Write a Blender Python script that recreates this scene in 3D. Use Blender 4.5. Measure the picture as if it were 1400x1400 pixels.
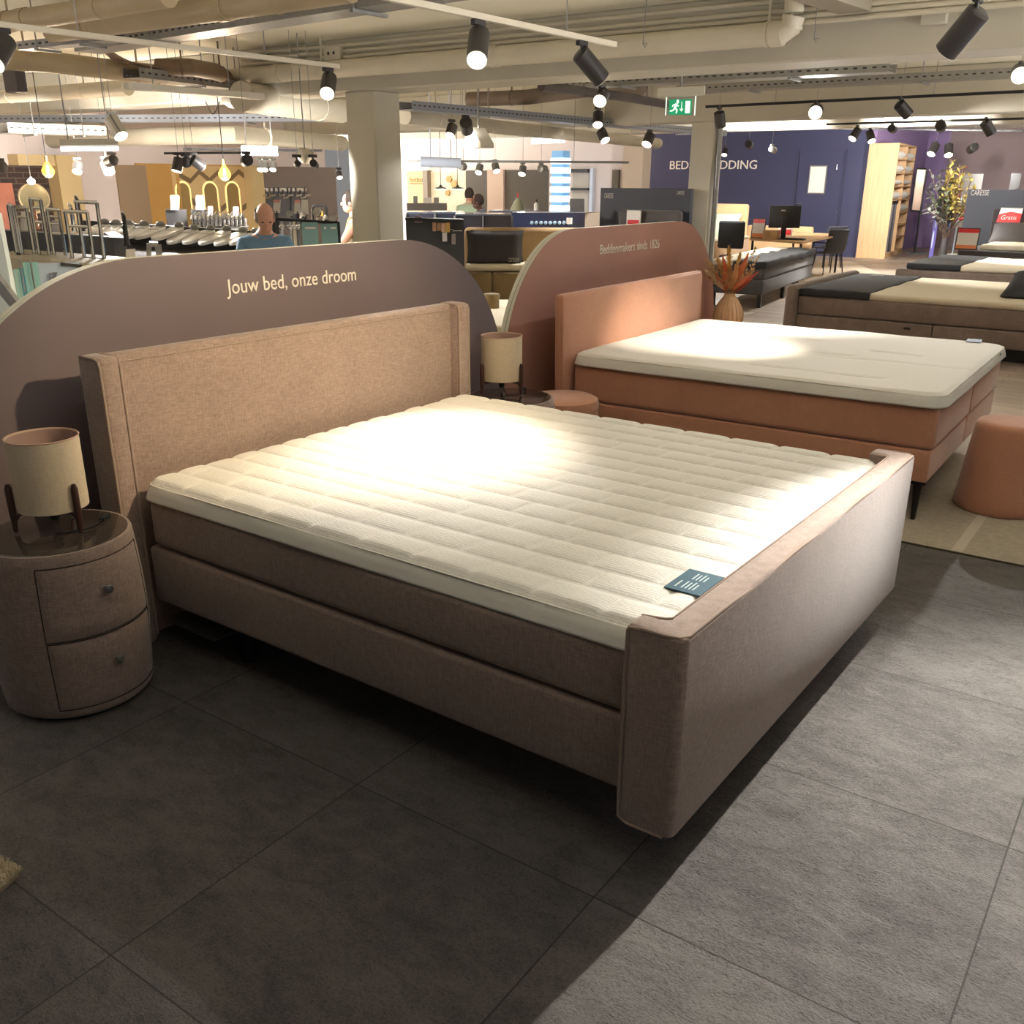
import bpy, bmesh, math, random
from mathutils import Vector, Matrix, Quaternion
random.seed(7)
PI = math.pi
SC = bpy.context.scene
COL = SC.collection
for o in list(bpy.data.objects):
    bpy.data.objects.remove(o)

# ------------------------------------------------------------------ camera
CF, CCY = 1296.77, 30.84
CAM = Vector((2.829, -1.860, 1.8617))
from mathutils import Euler
CE = Euler((1.2135, -0.0036, 0.6157), 'XYZ')
CR = CE.to_matrix()
cd = bpy.data.cameras.new('camera')
cam = bpy.data.objects.new('camera', cd)
COL.objects.link(cam)
cam.location = CAM
cam.rotation_euler = CE
cd.sensor_fit = 'HORIZONTAL'
cd.sensor_width = 36.0
cd.lens = 36.0 * CF / 1400
cd.shift_y = CCY / 1400
cd.clip_start = 0.05
cd.clip_end = 200
SC.camera = cam

# ------------------------------------------------------------------ world and exposure
SC.view_settings.view_transform = 'Standard'
SC.view_settings.look = 'None'
SC.view_settings.gamma = 1.0
SC.view_settings.exposure = 0.5
SC.view_settings.use_curve_mapping = False
W = bpy.data.worlds.new('world')
SC.world = W
W.use_nodes = True
bgn = W.node_tree.nodes['Background']
# added fill through the open sides: dim above, strong uplight below for the ceiling
bgn.inputs[0].default_value = (1.0, 0.97, 0.94, 1)
wt = W.node_tree.nodes.new('ShaderNodeTexCoord'); wx = W.node_tree.nodes.new('ShaderNodeSeparateXYZ'); wr = W.node_tree.nodes.new('ShaderNodeMapRange')
W.node_tree.links.new(wt.outputs['Generated'], wx.inputs[0]); W.node_tree.links.new(wx.outputs[2], wr.inputs[0])
wr.inputs[1].default_value = -0.34; wr.inputs[2].default_value = -0.11; wr.inputs[3].default_value = 30.0; wr.inputs[4].default_value = 0.17
wy = W.node_tree.nodes.new('ShaderNodeMapRange'); wy.inputs[1].default_value = -0.75; wy.inputs[2].default_value = 0.1; wy.inputs[3].default_value = 0.12; wy.inputs[4].default_value = 1.0
wm = W.node_tree.nodes.new('ShaderNodeMath'); wm.operation = 'MULTIPLY'
W.node_tree.links.new(wx.outputs[1], wy.inputs[0]); W.node_tree.links.new(wr.outputs[0], wm.inputs[0]); W.node_tree.links.new(wy.outputs[0], wm.inputs[1])
W.node_tree.links.new(wm.outputs[0], bgn.inputs[1])
SC.cycles.use_denoising = True
SC.cycles.max_bounces = 6
SC.cycles.diffuse_bounces = 4
SC.cycles.sample_clamp_indirect = 4.0

# the shop's spotlights: filled by track_light(); each row is (position, aim point, watts, cone degrees, blend, colour)
WARM = (1.0, 0.86, 0.65)
NEUT = (1.0, 0.95, 0.89)
COOL = (0.92, 0.96, 1.0)

# ------------------------------------------------------------------ pixel rays (1400 x 1400 frame) to places in the room
def ray(x, y):
    return CR @ Vector(((x - 700) / CF, -(y - 700 - CCY) / CF, -1))
def atz(x, y, z):
    d = ray(x, y); return CAM + d * ((z - CAM.z) / d.z)
def atx(x, y, v):
    d = ray(x, y); return CAM + d * ((v - CAM.x) / d.x)
def aty(x, y, v):
    d = ray(x, y); return CAM + d * ((v - CAM.y) / d.y)
def atr(x, y, r):
    d = ray(x, y); return CAM + d * (r / math.hypot(d.x, d.y))

# ------------------------------------------------------------------ materials
def lin(c):
    return tuple(((v / 255) / 12.92 if v / 255 <= 0.04045 else ((v / 255 + 0.055) / 1.055) ** 2.4) for v in c)
MATS = {}
def mat(name, rgb, rough=0.6, metal=0.0, var=0.0, vscale=8.0, bump=0.0, bscale=40.0, sheen=0.0, emit=None, estr=0.0, spec=0.5, alpha=None, trans=0.0):
    if name in MATS: return MATS[name]
    m = bpy.data.materials.new(name); m.use_nodes = True
    nt = m.node_tree; b = nt.nodes['Principled BSDF']
    c = (*lin(rgb), 1)
    b.inputs['Base Color'].default_value = c
    b.inputs['Roughness'].default_value = rough
    b.inputs['Metallic'].default_value = metal
    b.inputs['Specular IOR Level'].default_value = spec
    if sheen: b.inputs['Sheen Weight'].default_value = sheen
    if trans: b.inputs['Transmission Weight'].default_value = trans
    if alpha is not None: b.inputs['Alpha'].default_value = alpha
    if emit is not None:
        b.inputs['Emission Color'].default_value = (*lin(emit), 1)
        b.inputs['Emission Strength'].default_value = estr
    if var or bump:
        tc = nt.nodes.new('ShaderNodeTexCoord')
    if var:
        n = nt.nodes.new('ShaderNodeTexNoise'); n.inputs['Scale'].default_value = vscale; n.inputs['Detail'].default_value = 5
        nt.links.new(tc.outputs['Object'], n.inputs['Vector'])
        r = nt.nodes.new('ShaderNodeMapRange'); r.inputs[1].default_value = 0.3; r.inputs[2].default_value = 0.7
        r.inputs[3].default_value = 1 - var; r.inputs[4].default_value = 1 + var
        nt.links.new(n.outputs['Fac'], r.inputs[0])
        mx = nt.nodes.new('ShaderNodeVectorMath'); mx.operation = 'SCALE'
        mx.inputs[0].default_value = c[:3]
        nt.links.new(r.outputs[0], mx.inputs['Scale'])
        nt.links.new(mx.outputs[0], b.inputs['Base Color'])
    if bump:
        n2 = nt.nodes.new('ShaderNodeTexNoise'); n2.inputs['Scale'].default_value = bscale; n2.inputs['Detail'].default_value = 4
        nt.links.new(tc.outputs['Object'], n2.inputs['Vector'])
        bp = nt.nodes.new('ShaderNodeBump'); bp.inputs['Strength'].default_value = bump; bp.inputs['Distance'].default_value = 0.01
        nt.links.new(n2.outputs['Fac'], bp.inputs['Height']); nt.links.new(bp.outputs[0], b.inputs['Normal'])
    MATS[name] = m
    return m

def fabric(name, rgb, var=0.16, scale=190.0, bump=0.25, sheen=0.25, blotch=0.06):
    """woven cloth: two crossed thread noises plus a soft large blotch"""
    if name in MATS: return MATS[name]
    m = mat(name, rgb, rough=0.9, sheen=sheen, spec=0.15)
    nt = m.node_tree; b = nt.nodes['Principled BSDF']
    tc = nt.nodes.new('ShaderNodeTexCoord')
    outs = []
    for sc_ in ((1, 1, 0.16), (0.16, 0.16, 1)):
        mp = nt.nodes.new('ShaderNodeMapping'); mp.inputs['Scale'].default_value = sc_
        nt.links.new(tc.outputs['Object'], mp.inputs['Vector'])
        n = nt.nodes.new('ShaderNodeTexNoise'); n.inputs['Scale'].default_value = scale; n.inputs['Detail'].default_value = 3
        nt.links.new(mp.outputs[0], n.inputs['Vector']); outs.append(n.outputs['Fac'])
    add = nt.nodes.new('ShaderNodeMath'); add.operation = 'ADD'
    nt.links.new(outs[0], add.inputs[0]); nt.links.new(outs[1], add.inputs[1])
    big = nt.nodes.new('ShaderNodeTexNoise'); big.inputs['Scale'].default_value = 5; big.inputs['Detail'].default_value = 3
    nt.links.new(tc.outputs['Object'], big.inputs['Vector'])
    r = nt.nodes.new('ShaderNodeMapRange'); r.inputs[1].default_value = 0.7; r.inputs[2].default_value = 1.3
    r.inputs[3].default_value = 1 - var; r.inputs[4].default_value = 1 + var
    nt.links.new(add.outputs[0], r.inputs[0])
    r2 = nt.nodes.new('ShaderNodeMapRange'); r2.inputs[1].default_value = 0.3; r2.inputs[2].default_value = 0.7
    r2.inputs[3].default_value = 1 - blotch; r2.inputs[4].default_value = 1 + blotch
    nt.links.new(big.outputs['Fac'], r2.inputs[0])
    mu = nt.nodes.new('ShaderNodeMath'); mu.operation = 'MULTIPLY'
    nt.links.new(r.outputs[0], mu.inputs[0]); nt.links.new(r2.outputs[0], mu.inputs[1])
    mx = nt.nodes.new('ShaderNodeVectorMath'); mx.operation = 'SCALE'; mx.inputs[0].default_value = lin(rgb)
    nt.links.new(mu.outputs[0], mx.inputs['Scale']); nt.links.new(mx.outputs[0], b.inputs['Base Color'])
    bp = nt.nodes.new('ShaderNodeBump'); bp.inputs['Strength'].default_value = bump; bp.inputs['Distance'].default_value = 0.002
    nt.links.new(add.outputs[0], bp.inputs['Height']); nt.links.new(bp.outputs[0], b.inputs['Normal'])
    return m

def wood(name, rgb, axis='Z', rough=0.5, scale=6.0, var=0.12):
    if name in MATS: return MATS[name]
    m = mat(name, rgb, rough=rough)
    nt = m.node_tree; b = nt.nodes['Principled BSDF']
    tc = nt.nodes.new('ShaderNodeTexCoord'); mp = nt.nodes.new('ShaderNodeMapping')
    s = {'X': (0.06, 1, 1), 'Y': (1, 0.06, 1), 'Z': (1, 1, 0.06)}[axis]
    mp.inputs['Scale'].default_value = s
    nt.links.new(tc.outputs['Object'], mp.inputs['Vector'])
    n = nt.nodes.new('ShaderNodeTexNoise'); n.inputs['Scale'].default_value = scale * 4; n.inputs['Detail'].default_value = 6
    nt.links.new(mp.outputs[0], n.inputs['Vector'])
    r = nt.nodes.new('ShaderNodeMapRange'); r.inputs[1].default_value = 0.3; r.inputs[2].default_value = 0.7
    r.inputs[3].default_value = 1 - var; r.inputs[4].default_value = 1 + var
    nt.links.new(n.outputs['Fac'], r.inputs[0])
    mx = nt.nodes.new('ShaderNodeVectorMath'); mx.operation = 'SCALE'; mx.inputs[0].default_value = lin(rgb)
    nt.links.new(r.outputs[0], mx.inputs['Scale']); nt.links.new(mx.outputs[0], b.inputs['Base Color'])
    return m

# ------------------------------------------------------------------ geometry helpers
def B(): return bmesh.new()
def bx(bm, x0, x1, y0, y1, z0, z1, r=0.0, seg=2):
    t = bmesh.new()
    bmesh.ops.create_cube(t, size=1.0)
    for v in t.verts:
        v.co = Vector(((x0 + x1) / 2 + v.co.x * (x1 - x0), (y0 + y1) / 2 + v.co.y * (y1 - y0), (z0 + z1) / 2 + v.co.z * (z1 - z0)))
    if r: bmesh.ops.bevel(t, geom=t.edges[:], offset=r, segments=seg, profile=0.5, affect='EDGES', clamp_overlap=True)
    merge(bm, t)
def merge(bm, t, M=None):
    if M is not None: bmesh.ops.transform(t, matrix=M, verts=t.verts[:])
    mp = {}
    for v in t.verts: mp[v] = bm.verts.new(v.co)
    for f in t.faces:
        try: bm.faces.new([mp[v] for v in f.verts])
        except ValueError: pass
    t.free()
def frame(d):
    d = d.normalized()
    up = Vector((0, 0, 1)) if abs(d.z) < 0.95 else Vector((1, 0, 0))
    a = d.cross(up).normalized(); b = a.cross(d).normalized()
    return a, b
def tube(bm, pts, r, n=10, cap=True):
    """round tube along a polyline; r is a number or one radius per point"""
    pts = [Vector(p) for p in pts]; rs = r if isinstance(r, (list, tuple)) else [r] * len(pts)
    rings = []; pa = None
    for i, p in enumerate(pts):
        if i == 0: d = pts[1] - pts[0]
        elif i == len(pts) - 1: d = pts[-1] - pts[-2]
        else: d = (pts[i + 1] - p).normalized() + (p - pts[i - 1]).normalized()
        d = d.normalized() if d.length > 1e-9 else Vector((0, 0, 1))
        if pa is None: a, b = frame(d)
        else:
            a = pa - d * pa.dot(d)
            a = a.normalized() if a.length > 1e-6 else frame(d)[0]
            b = a.cross(d).normalized()
        pa = a
        rings.append([bm.verts.new(p + (a * math.cos(2 * PI * k / n) + b * math.sin(2 * PI * k / n)) * rs[i]) for k in range(n)])
    for i in range(len(rings) - 1):
        for k in range(n):
            bm.faces.new((rings[i][k], rings[i][(k + 1) % n], rings[i + 1][(k + 1) % n], rings[i + 1][k]))
    if cap:
        for q in (rings[0], rings[-1]):
            try: bm.faces.new(q)
            except ValueError: pass
def bar(bm, p, q, w, h, up=Vector((0, 0, 1))):
    """rectangular bar from p to q, w wide (sideways) and h high"""
    p = Vector(p); q = Vector(q); d = (q - p).normalized()
    a = d.cross(up)
    a = a.normalized() if a.length > 1e-6 else Vector((1, 0, 0))
    b = a.cross(d).normalized()
    vs = []
    for c in (p, q):
        vs.append([bm.verts.new(c + a * (w / 2 * sx) + b * (h / 2 * sy)) for sx, sy in ((-1, -1), (1, -1), (1, 1), (-1, 1))])
    for k in range(4): bm.faces.new((vs[0][k], vs[0][(k + 1) % 4], vs[1][(k + 1) % 4], vs[1][k]))
    bm.faces.new(vs[0][::-1]); bm.faces.new(vs[1])
def lathe(bm, prof, n=40, c=(0, 0), rx=1.0, ry=1.0):
    """prof: list of (radius, z); radius 0 closes the end"""
    rings = []
    for r, z in prof:
        if r <= 1e-6: rings.append([bm.verts.new((c[0], c[1], z))])
        else: rings.append([bm.verts.new((c[0] + r * rx * math.cos(2 * PI * k / n), c[1] + r * ry * math.sin(2 * PI * k / n), z)) for k in range(n)])
    for i in range(len(rings) - 1):
        p, q = rings[i], rings[i + 1]
        for k in range(n):
            k2 = (k + 1) % n
            if len(p) == 1 and len(q) == 1: continue
            if len(p) == 1: bm.faces.new((p[0], q[k2], q[k]))
            elif len(q) == 1: bm.faces.new((p[k], p[k2], q[0]))
            else: bm.faces.new((p[k], p[k2], q[k2], q[k]))
def prism(bm, pts, ex):
    """closed polygon pts (3D) extruded by the vector ex"""
    ex = Vector(ex); a = [bm.verts.new(Vector(p)) for p in pts]; b = [bm.verts.new(Vector(p) + ex) for p in pts]
    n = len(pts)
    bm.faces.new(a[::-1]); bm.faces.new(b)
    for k in range(n): bm.faces.new((a[k], a[(k + 1) % n], b[(k + 1) % n], b[k]))
def ball(bm, c, rx, ry=None, rz=None, u=16, v=10):
    ry = rx if ry is None else ry; rz = rx if rz is None else rz
    t = bmesh.new(); bmesh.ops.create_uvsphere(t, u_segments=u, v_segments=v, radius=1)
    merge(bm, t, Matrix.Translation(Vector(c)) @ Matrix.Diagonal((rx, ry, rz, 1)))
def bevel_sharp(bm, off, seg=2, ang=0.5):
    bmesh.ops.recalc_face_normals(bm, faces=bm.faces[:])
    es = [e for e in bm.edges if len(e.link_faces) == 2 and e.calc_face_angle(0) > ang]
    if es: bmesh.ops.bevel(bm, geom=es, offset=off, segments=seg, profile=0.5, affect='EDGES', clamp_overlap=True)
def arc(c, r, a0, a1, n, r2=None):
    r2 = r if r2 is None else r2
    return [(c[0] + r * math.cos(a0 + (a1 - a0) * k / n), c[1] + r2 * math.sin(a0 + (a1 - a0) * k / n)) for k in range(n + 1)]

def obj(name, bm, m, parent=None, world=False, smooth=True, sharp=0.7):
    bmesh.ops.recalc_face_normals(bm, faces=bm.faces[:])
    me = bpy.data.meshes.new(name)
    bm.to_mesh(me); bm.free()
    if smooth:
        for p in me.polygons: p.use_smooth = True
        try: me.set_sharp_from_angle(angle=sharp)
        except Exception: pass
    for k in (m if isinstance(m, (list, tuple)) else [m]): me.materials.append(k)
    o = bpy.data.objects.new(name, me); COL.objects.link(o)
    if parent is not None:
        o.parent = parent
        if world: o.matrix_parent_inverse = wmat(parent).inverted()
    return o
def wmat(o):
    m = o.matrix_basis.copy()
    if o.parent is not None: m = wmat(o.parent) @ o.matrix_parent_inverse @ m
    return m
def tag(o, label, cat, group=None):
    o['label'] = label; o['category'] = cat
    if group: o['group'] = group
    return o
def thing(name, label, cat, loc=(0, 0, 0), rz=0.0, group=None):
    o = bpy.data.objects.new(name, None); COL.objects.link(o)
    o.empty_display_size = 0.1
    o.location = loc; o.rotation_euler = (0, 0, rz)
    return tag(o, label, cat, group)
def struct(name, bm, m, **k):
    o = obj(name, bm, m, **k); o['kind'] = 'structure'; return o
def copy_tree(o, parent=None):
    c = o.copy(); COL.objects.link(c)
    if parent is not None:
        mi = o.matrix_parent_inverse.copy(); c.parent = parent; c.matrix_parent_inverse = mi
    for ch in list(KIDS.get(o.name, [])) or [k for k in bpy.data.objects if k.parent == o]:
        copy_tree(ch, c)
    return c
KIDS = {}
def dup(root, label, loc=None, rz=None, group=None):
    c = copy_tree(root)
    if loc is not None: c.location = loc
    if rz is not None: c.rotation_euler = (0, 0, rz)
    c['label'] = label
    if group: c['group'] = group
    return c
def lettering(name, body, m, width, height, origin, xdir, ydir, parent, depth=0.004, italic=0.0):
    """text as a mesh, fitted to width x height, its lower left corner at origin"""
    cu = bpy.data.curves.new(name, 'FONT'); cu.body = body; cu.extrude = 0.02; cu.resolution_u = 3; cu.shear = italic
    to = bpy.data.objects.new(name + '_t', cu); COL.objects.link(to)
    dg = bpy.context.evaluated_depsgraph_get(); dg.update()
    me = bpy.data.meshes.new_from_object(to.evaluated_get(dg))
    bpy.data.objects.remove(to)
    xs = [v.co.x for v in me.vertices]; ys = [v.co.y for v in me.vertices]
    x0, x1, y0, y1 = min(xs), max(xs), min(ys), max(ys)
    X = Vector(xdir).normalized(); Y = Vector(ydir).normalized(); N = X.cross(Y).normalized()
    for v in me.vertices:
        a = (v.co.x - x0) / (x1 - x0) * width; b = (v.co.y - y0) / (y1 - y0) * height; c = (v.co.z / 0.02 + 1) / 2 * depth
        v.co = Vector(origin) + X * a + Y * b + N * c
    me.name = name
    me.materials.clear(); me.materials.append(m)
    o = bpy.data.objects.new(name, me); COL.objects.link(o)
    if parent is not None:
        o.parent = parent; o.matrix_parent_inverse = wmat(parent).inverted()
    return o

# ------------------------------------------------------------------ shared materials
M_TAUPE = fabric('taupe_weave', (143, 124, 114), var=0.24)
M_TAUPE_PIPE = mat('taupe_piping', (150, 132, 120), rough=0.85, spec=0.15)
M_APRICOT = fabric('apricot_velvet', (190, 136, 108), var=0.06, scale=120, bump=0.1, sheen=0.5, blotch=0.05)
M_TERRA = M_APRICOT
M_DARK = mat('charcoal_plastic', (34, 33, 34), rough=0.45)
M_BLACK = mat('black_metal', (20, 20, 22), rough=0.4)
M_SPOT = mat('spotlight_black', (46, 42, 42), rough=0.5)
M_WHITEP = mat('white_paint', (226, 220, 206), rough=0.6)
M_CREAM = mat('cream_paint', (196, 190, 174), rough=0.75, var=0.05, vscale=2.0)
M_CEIL = mat('ceiling_paint', (240, 234, 214), rough=0.85, var=0.05, vscale=0.8)
M_PIPE = mat('painted_pipe', (202, 194, 174), rough=0.5, var=0.05, vscale=3)
M_PIPE_B = mat('tan_pipe', (164, 144, 112), rough=0.45, var=0.08, vscale=3)
M_GALV = mat('galvanised_steel', (150, 150, 148), rough=0.42, metal=0.7, var=0.15, vscale=14)
M_CHROME = mat('chrome', (220, 220, 220), rough=0.12, metal=1.0)
M_WOOD_D = wood('dark_walnut', (64, 38, 28), 'Z', rough=0.35)
M_OAK = wood('light_oak', (198, 160, 116), 'Z', rough=0.5)
M_GLASS_T = mat('smoked_glass_top', (62, 54, 48), rough=0.07, spec=0.6)
M_LETTER = mat('white_lettering', (238, 230, 218), rough=0.6)
M_CHAR = fabric('charcoal_cloth', (84, 82, 84), var=0.12, scale=140)
M_NAVYC = mat('dark_navy_cover', (38, 40, 46), rough=0.7, bump=0.5, bscale=6)
M_GREYB = fabric('grey_brown_velvet', (130, 115, 106), var=0.1, scale=60, blotch=0.15)
M_SHEET = mat('cream_sheet', (226, 214, 190), rough=0.85, bump=0.3, bscale=9)
M_RED = mat('red_print', (214, 44, 48), rough=0.5)
M_PAPER = mat('white_card', (232, 226, 218), rough=0.6)
M_ACRYL = mat('clear_acrylic', (235, 240, 240), rough=0.1, trans=0.9)

# knitted mattress cover: fine dimples
def knit(name, rgb):
    m = mat(name, rgb, rough=0.85, spec=0.2, sheen=0.15)
    nt = m.node_tree; b = nt.nodes['Principled BSDF']
    tc = nt.nodes.new('ShaderNodeTexCoord')
    v = nt.nodes.new('ShaderNodeTexVoronoi'); v.inputs['Scale'].default_value = 80; v.inputs['Randomness'].default_value = 0.25
    nt.links.new(tc.outputs['Object'], v.inputs['Vector'])
    bp = nt.nodes.new('ShaderNodeBump'); bp.inputs['Strength'].default_value = 0.6; bp.inputs['Distance'].default_value = 0.003; bp.invert = True
    nt.links.new(v.outputs['Distance'], bp.inputs['Height']); nt.links.new(bp.outputs[0], b.inputs['Normal'])
    return m
M_KNIT = knit('white_knit', (230, 226, 217))
M_KNITSIDE = mat('white_mattress_border', (228, 224, 214), rough=0.8, bump=0.2, bscale=30)

# slate tiles, joints on a 0.9 m grid
def slate():
    m = mat('slate_tiles', (92, 86, 80), rough=0.45, spec=0.6)
    nt = m.node_tree; b = nt.nodes['Principled BSDF']; L = nt.links
    N = lambda t: nt.nodes.new(t)
    tc = N('ShaderNodeTexCoord')
    sep = N('ShaderNodeSeparateXYZ'); L.new(tc.outputs['Object'], sep.inputs[0])
    def math_(op, a, bb=None):
        n = N('ShaderNodeMath'); n.operation = op
        for i, q in enumerate((a, bb)):
            if q is None: continue
            if isinstance(q, (int, float)): n.inputs[i].default_value = q
            else: L.new(q, n.inputs[i])
        return n.outputs[0]
    ds = []
    for ax in (0, 1):
        f = math_('FRACT', math_('DIVIDE', sep.outputs[ax], 0.9))
        ds.append(math_('MINIMUM', f, math_('SUBTRACT', 1.0, f)))
    dist = math_('MULTIPLY', math_('MINIMUM', ds[0], ds[1]), 0.9)
    joint = math_('LESS_THAN', dist, 0.0026)
    cx = math_('FLOOR', math_('DIVIDE', sep.outputs[0], 0.9)); cy = math_('FLOOR', math_('DIVIDE', sep.outputs[1], 0.9))
    cv = N('ShaderNodeCombineXYZ'); L.new(cx, cv.inputs[0]); L.new(cy, cv.inputs[1])
    wn = N('ShaderNodeTexWhiteNoise'); wn.noise_dimensions = '2D'; L.new(cv.outputs[0], wn.inputs['Vector'])
    off = N('ShaderNodeVectorMath'); off.operation = 'MULTIPLY_ADD'
    L.new(wn.outputs['Color'], off.inputs[0]); off.inputs[1].default_value = (30, 30, 30); L.new(tc.outputs['Object'], off.inputs[2])
    mp = N('ShaderNodeMapping'); mp.inputs['Rotation'].default_value = (0, 0, 0.5); mp.inputs['Scale'].default_value = (1, 1.9, 1)
    L.new(off.outputs[0], mp.inputs['Vector'])
    n1 = N('ShaderNodeTexNoise'); n1.inputs['Scale'].default_value = 9; n1.inputs['Detail'].default_value = 9; n1.inputs['Roughness'].default_value = 0.62; n1.inputs['Distortion'].default_value = 0.5
    L.new(mp.outputs[0], n1.inputs['Vector'])
    n2 = N('ShaderNodeTexNoise'); n2.inputs['Scale'].default_value = 45; n2.inputs['Detail'].default_value = 8; n2.inputs['Roughness'].default_value = 0.7
    L.new(mp.outputs[0], n2.inputs['Vector'])
    n3 = N('ShaderNodeTexNoise'); n3.inputs['Scale'].default_value = 2.2; n3.inputs['Detail'].default_value = 4
    L.new(mp.outputs[0], n3.inputs['Vector'])
    n4 = N('ShaderNodeTexNoise'); n4.inputs['Scale'].default_value = 120; n4.inputs['Detail'].default_value = 5; n4.inputs['Roughness'].default_value = 0.75
    L.new(mp.outputs[0], n4.inputs['Vector'])
    ridge = math_('ABSOLUTE', math_('SUBTRACT', n2.outputs['Fac'], 0.5))
    h = math_('ADD', math_('ADD', math_('MULTIPLY', n1.outputs['Fac'], 0.9), math_('MULTIPLY', ridge, -1.1)), math_('MULTIPLY', n4.outputs['Fac'], 0.22))
    bp = N('ShaderNodeBump'); bp.inputs['Strength'].default_value = 1.0; bp.inputs['Distance'].default_value = 0.032
    L.new(math_('SUBTRACT', h, math_('MULTIPLY', joint, 0.25)), bp.inputs['Height']); L.new(bp.outputs[0], b.inputs['Normal'])
    val = math_('ADD', math_('ADD', math_('MULTIPLY', n3.outputs['Fac'], 0.55), math_('MULTIPLY', n1.outputs['Fac'], 0.8)), math_('ADD', math_('MULTIPLY', wn.outputs['Value'], 0.12), math_('SUBTRACT', math_('MULTIPLY', math_('SUBTRACT', n4.outputs['Fac'], 0.5), 1.3), math_('MULTIPLY', math_('SUBTRACT', ridge, 0.06), 1.6))))  # slate's own variation, plus relief shade painted in by darkening the crevices
    rr = N('ShaderNodeValToRGB')
    rr.color_ramp.elements[0].position = 0.36; rr.color_ramp.elements[0].color = (*lin((62, 58, 55)), 1)
    rr.color_ramp.elements[1].position = 1.02; rr.color_ramp.elements[1].color = (*lin((136, 130, 125)), 1)
    L.new(val, rr.inputs[0])
    mx = N('ShaderNodeMix'); mx.data_type = 'RGBA'
    L.new(joint, mx.inputs[0]); L.new(rr.outputs[0], mx.inputs[6]); mx.inputs[7].default_value = (*lin((66, 60, 55)), 1)
    L.new(mx.outputs[2], b.inputs['Base Color'])
    return m
M_SLATE = slate()
def planks():
    m = mat('wood_plank_floor', (120, 98, 80), rough=0.5)
    nt = m.node_tree; b = nt.nodes['Principled BSDF']; L = nt.links
    tc = nt.nodes.new('ShaderNodeTexCoord'); br = nt.nodes.new('ShaderNodeTexBrick')
    br.inputs['Scale'].default_value = 1.0; br.inputs['Brick Width'].default_value = 1.4; br.inputs['Row Height'].default_value = 0.19
    br.inputs['Mortar Size'].default_value = 0.004
    br.inputs['Color1'].default_value = (*lin((160, 143, 127)), 1); br.inputs['Color2'].default_value = (*lin((138, 122, 108)), 1); br.inputs['Mortar'].default_value = (*lin((96, 84, 74)), 1)
    L.new(tc.outputs['Object'], br.inputs['Vector'])
    mp = nt.nodes.new('ShaderNodeMapping'); mp.inputs['Scale'].default_value = (0.6, 9, 1); L.new(tc.outputs['Object'], mp.inputs['Vector'])
    n = nt.nodes.new('ShaderNodeTexNoise'); n.inputs['Scale'].default_value = 3; n.inputs['Detail'].default_value = 6; L.new(mp.outputs[0], n.inputs['Vector'])
    r = nt.nodes.new('ShaderNodeMapRange'); r.inputs[1].default_value = .3; r.inputs[2].default_value = .7; r.inputs[3].default_value = .8; r.inputs[4].default_value = 1.2
    L.new(n.outputs['Fac'], r.inputs[0])
    mx = nt.nodes.new('ShaderNodeVectorMath'); mx.operation = 'SCALE'; L.new(br.outputs['Color'], mx.inputs[0]); L.new(r.outputs[0], mx.inputs['Scale'])
    L.new(mx.outputs[0], b.inputs['Base Color'])
    return m
M_PLANK = planks()

# ------------------------------------------------------------------ the shell
ZC = 3.28
bm = B(); bx(bm, -18, 9, -5, 6.9, -0.05, 0); struct('floor', bm, M_SLATE, smooth=False)
bm = B(); bx(bm, -18, -2.6, -5, 12.2, 0.0005, 0.003); struct('floor', bm, mat('pale_bounce_floor', (196, 188, 174), rough=.4, var=.04, vscale=2), smooth=False)  # unseen pale sheet over the slate, added to bounce light onto the ceiling
bm = B(); bx(bm, -18, 9, 6.9, 33, -0.05, 0); struct('floor', bm, M_PLANK, smooth=False)
bm = B(); bx(bm, -18, 3.6, -1.2, 33, ZC, ZC + 0.1); struct('ceiling', bm, M_CEIL, smooth=False)

# beams and columns
def beam(x0, x1, y0, y1, z0, nm):
    bm = B(); bx(bm, x0, x1, y0, y1, z0, ZC - 0.001, r=0.015, seg=1); struct(nm, bm, M_CREAM, smooth=False)
beam(-17.9, 3.55, 6.384, 6.90, 2.762, 'trim_1')
beam(-17.9, 3.55, 12.5, 12.95, 2.70, 'trim_2')
beam(-17.9, 3.55, 18.6, 19.0, 2.86, 'trim_3')
def column(nm, x1, y0, s, top, label):
    bm = B(); bx(bm, x1 - s, x1, y0, y0 + s, 0, top - 0.001, r=0.012, seg=1)
    o = struct(nm, bm, M_CREAM, smooth=False); return o
column('column', -4.825, 6.386, 0.42, 2.762, '')
c2 = column('column', -3.63, 12.502, 0.36, 2.70, '')
bm = B(); tube(bm, [(-3.58, 12.62, 0.0), (-3.58, 12.62, 2.69)], 0.035)
struct('trim_4', bm, M_GALV)

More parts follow.
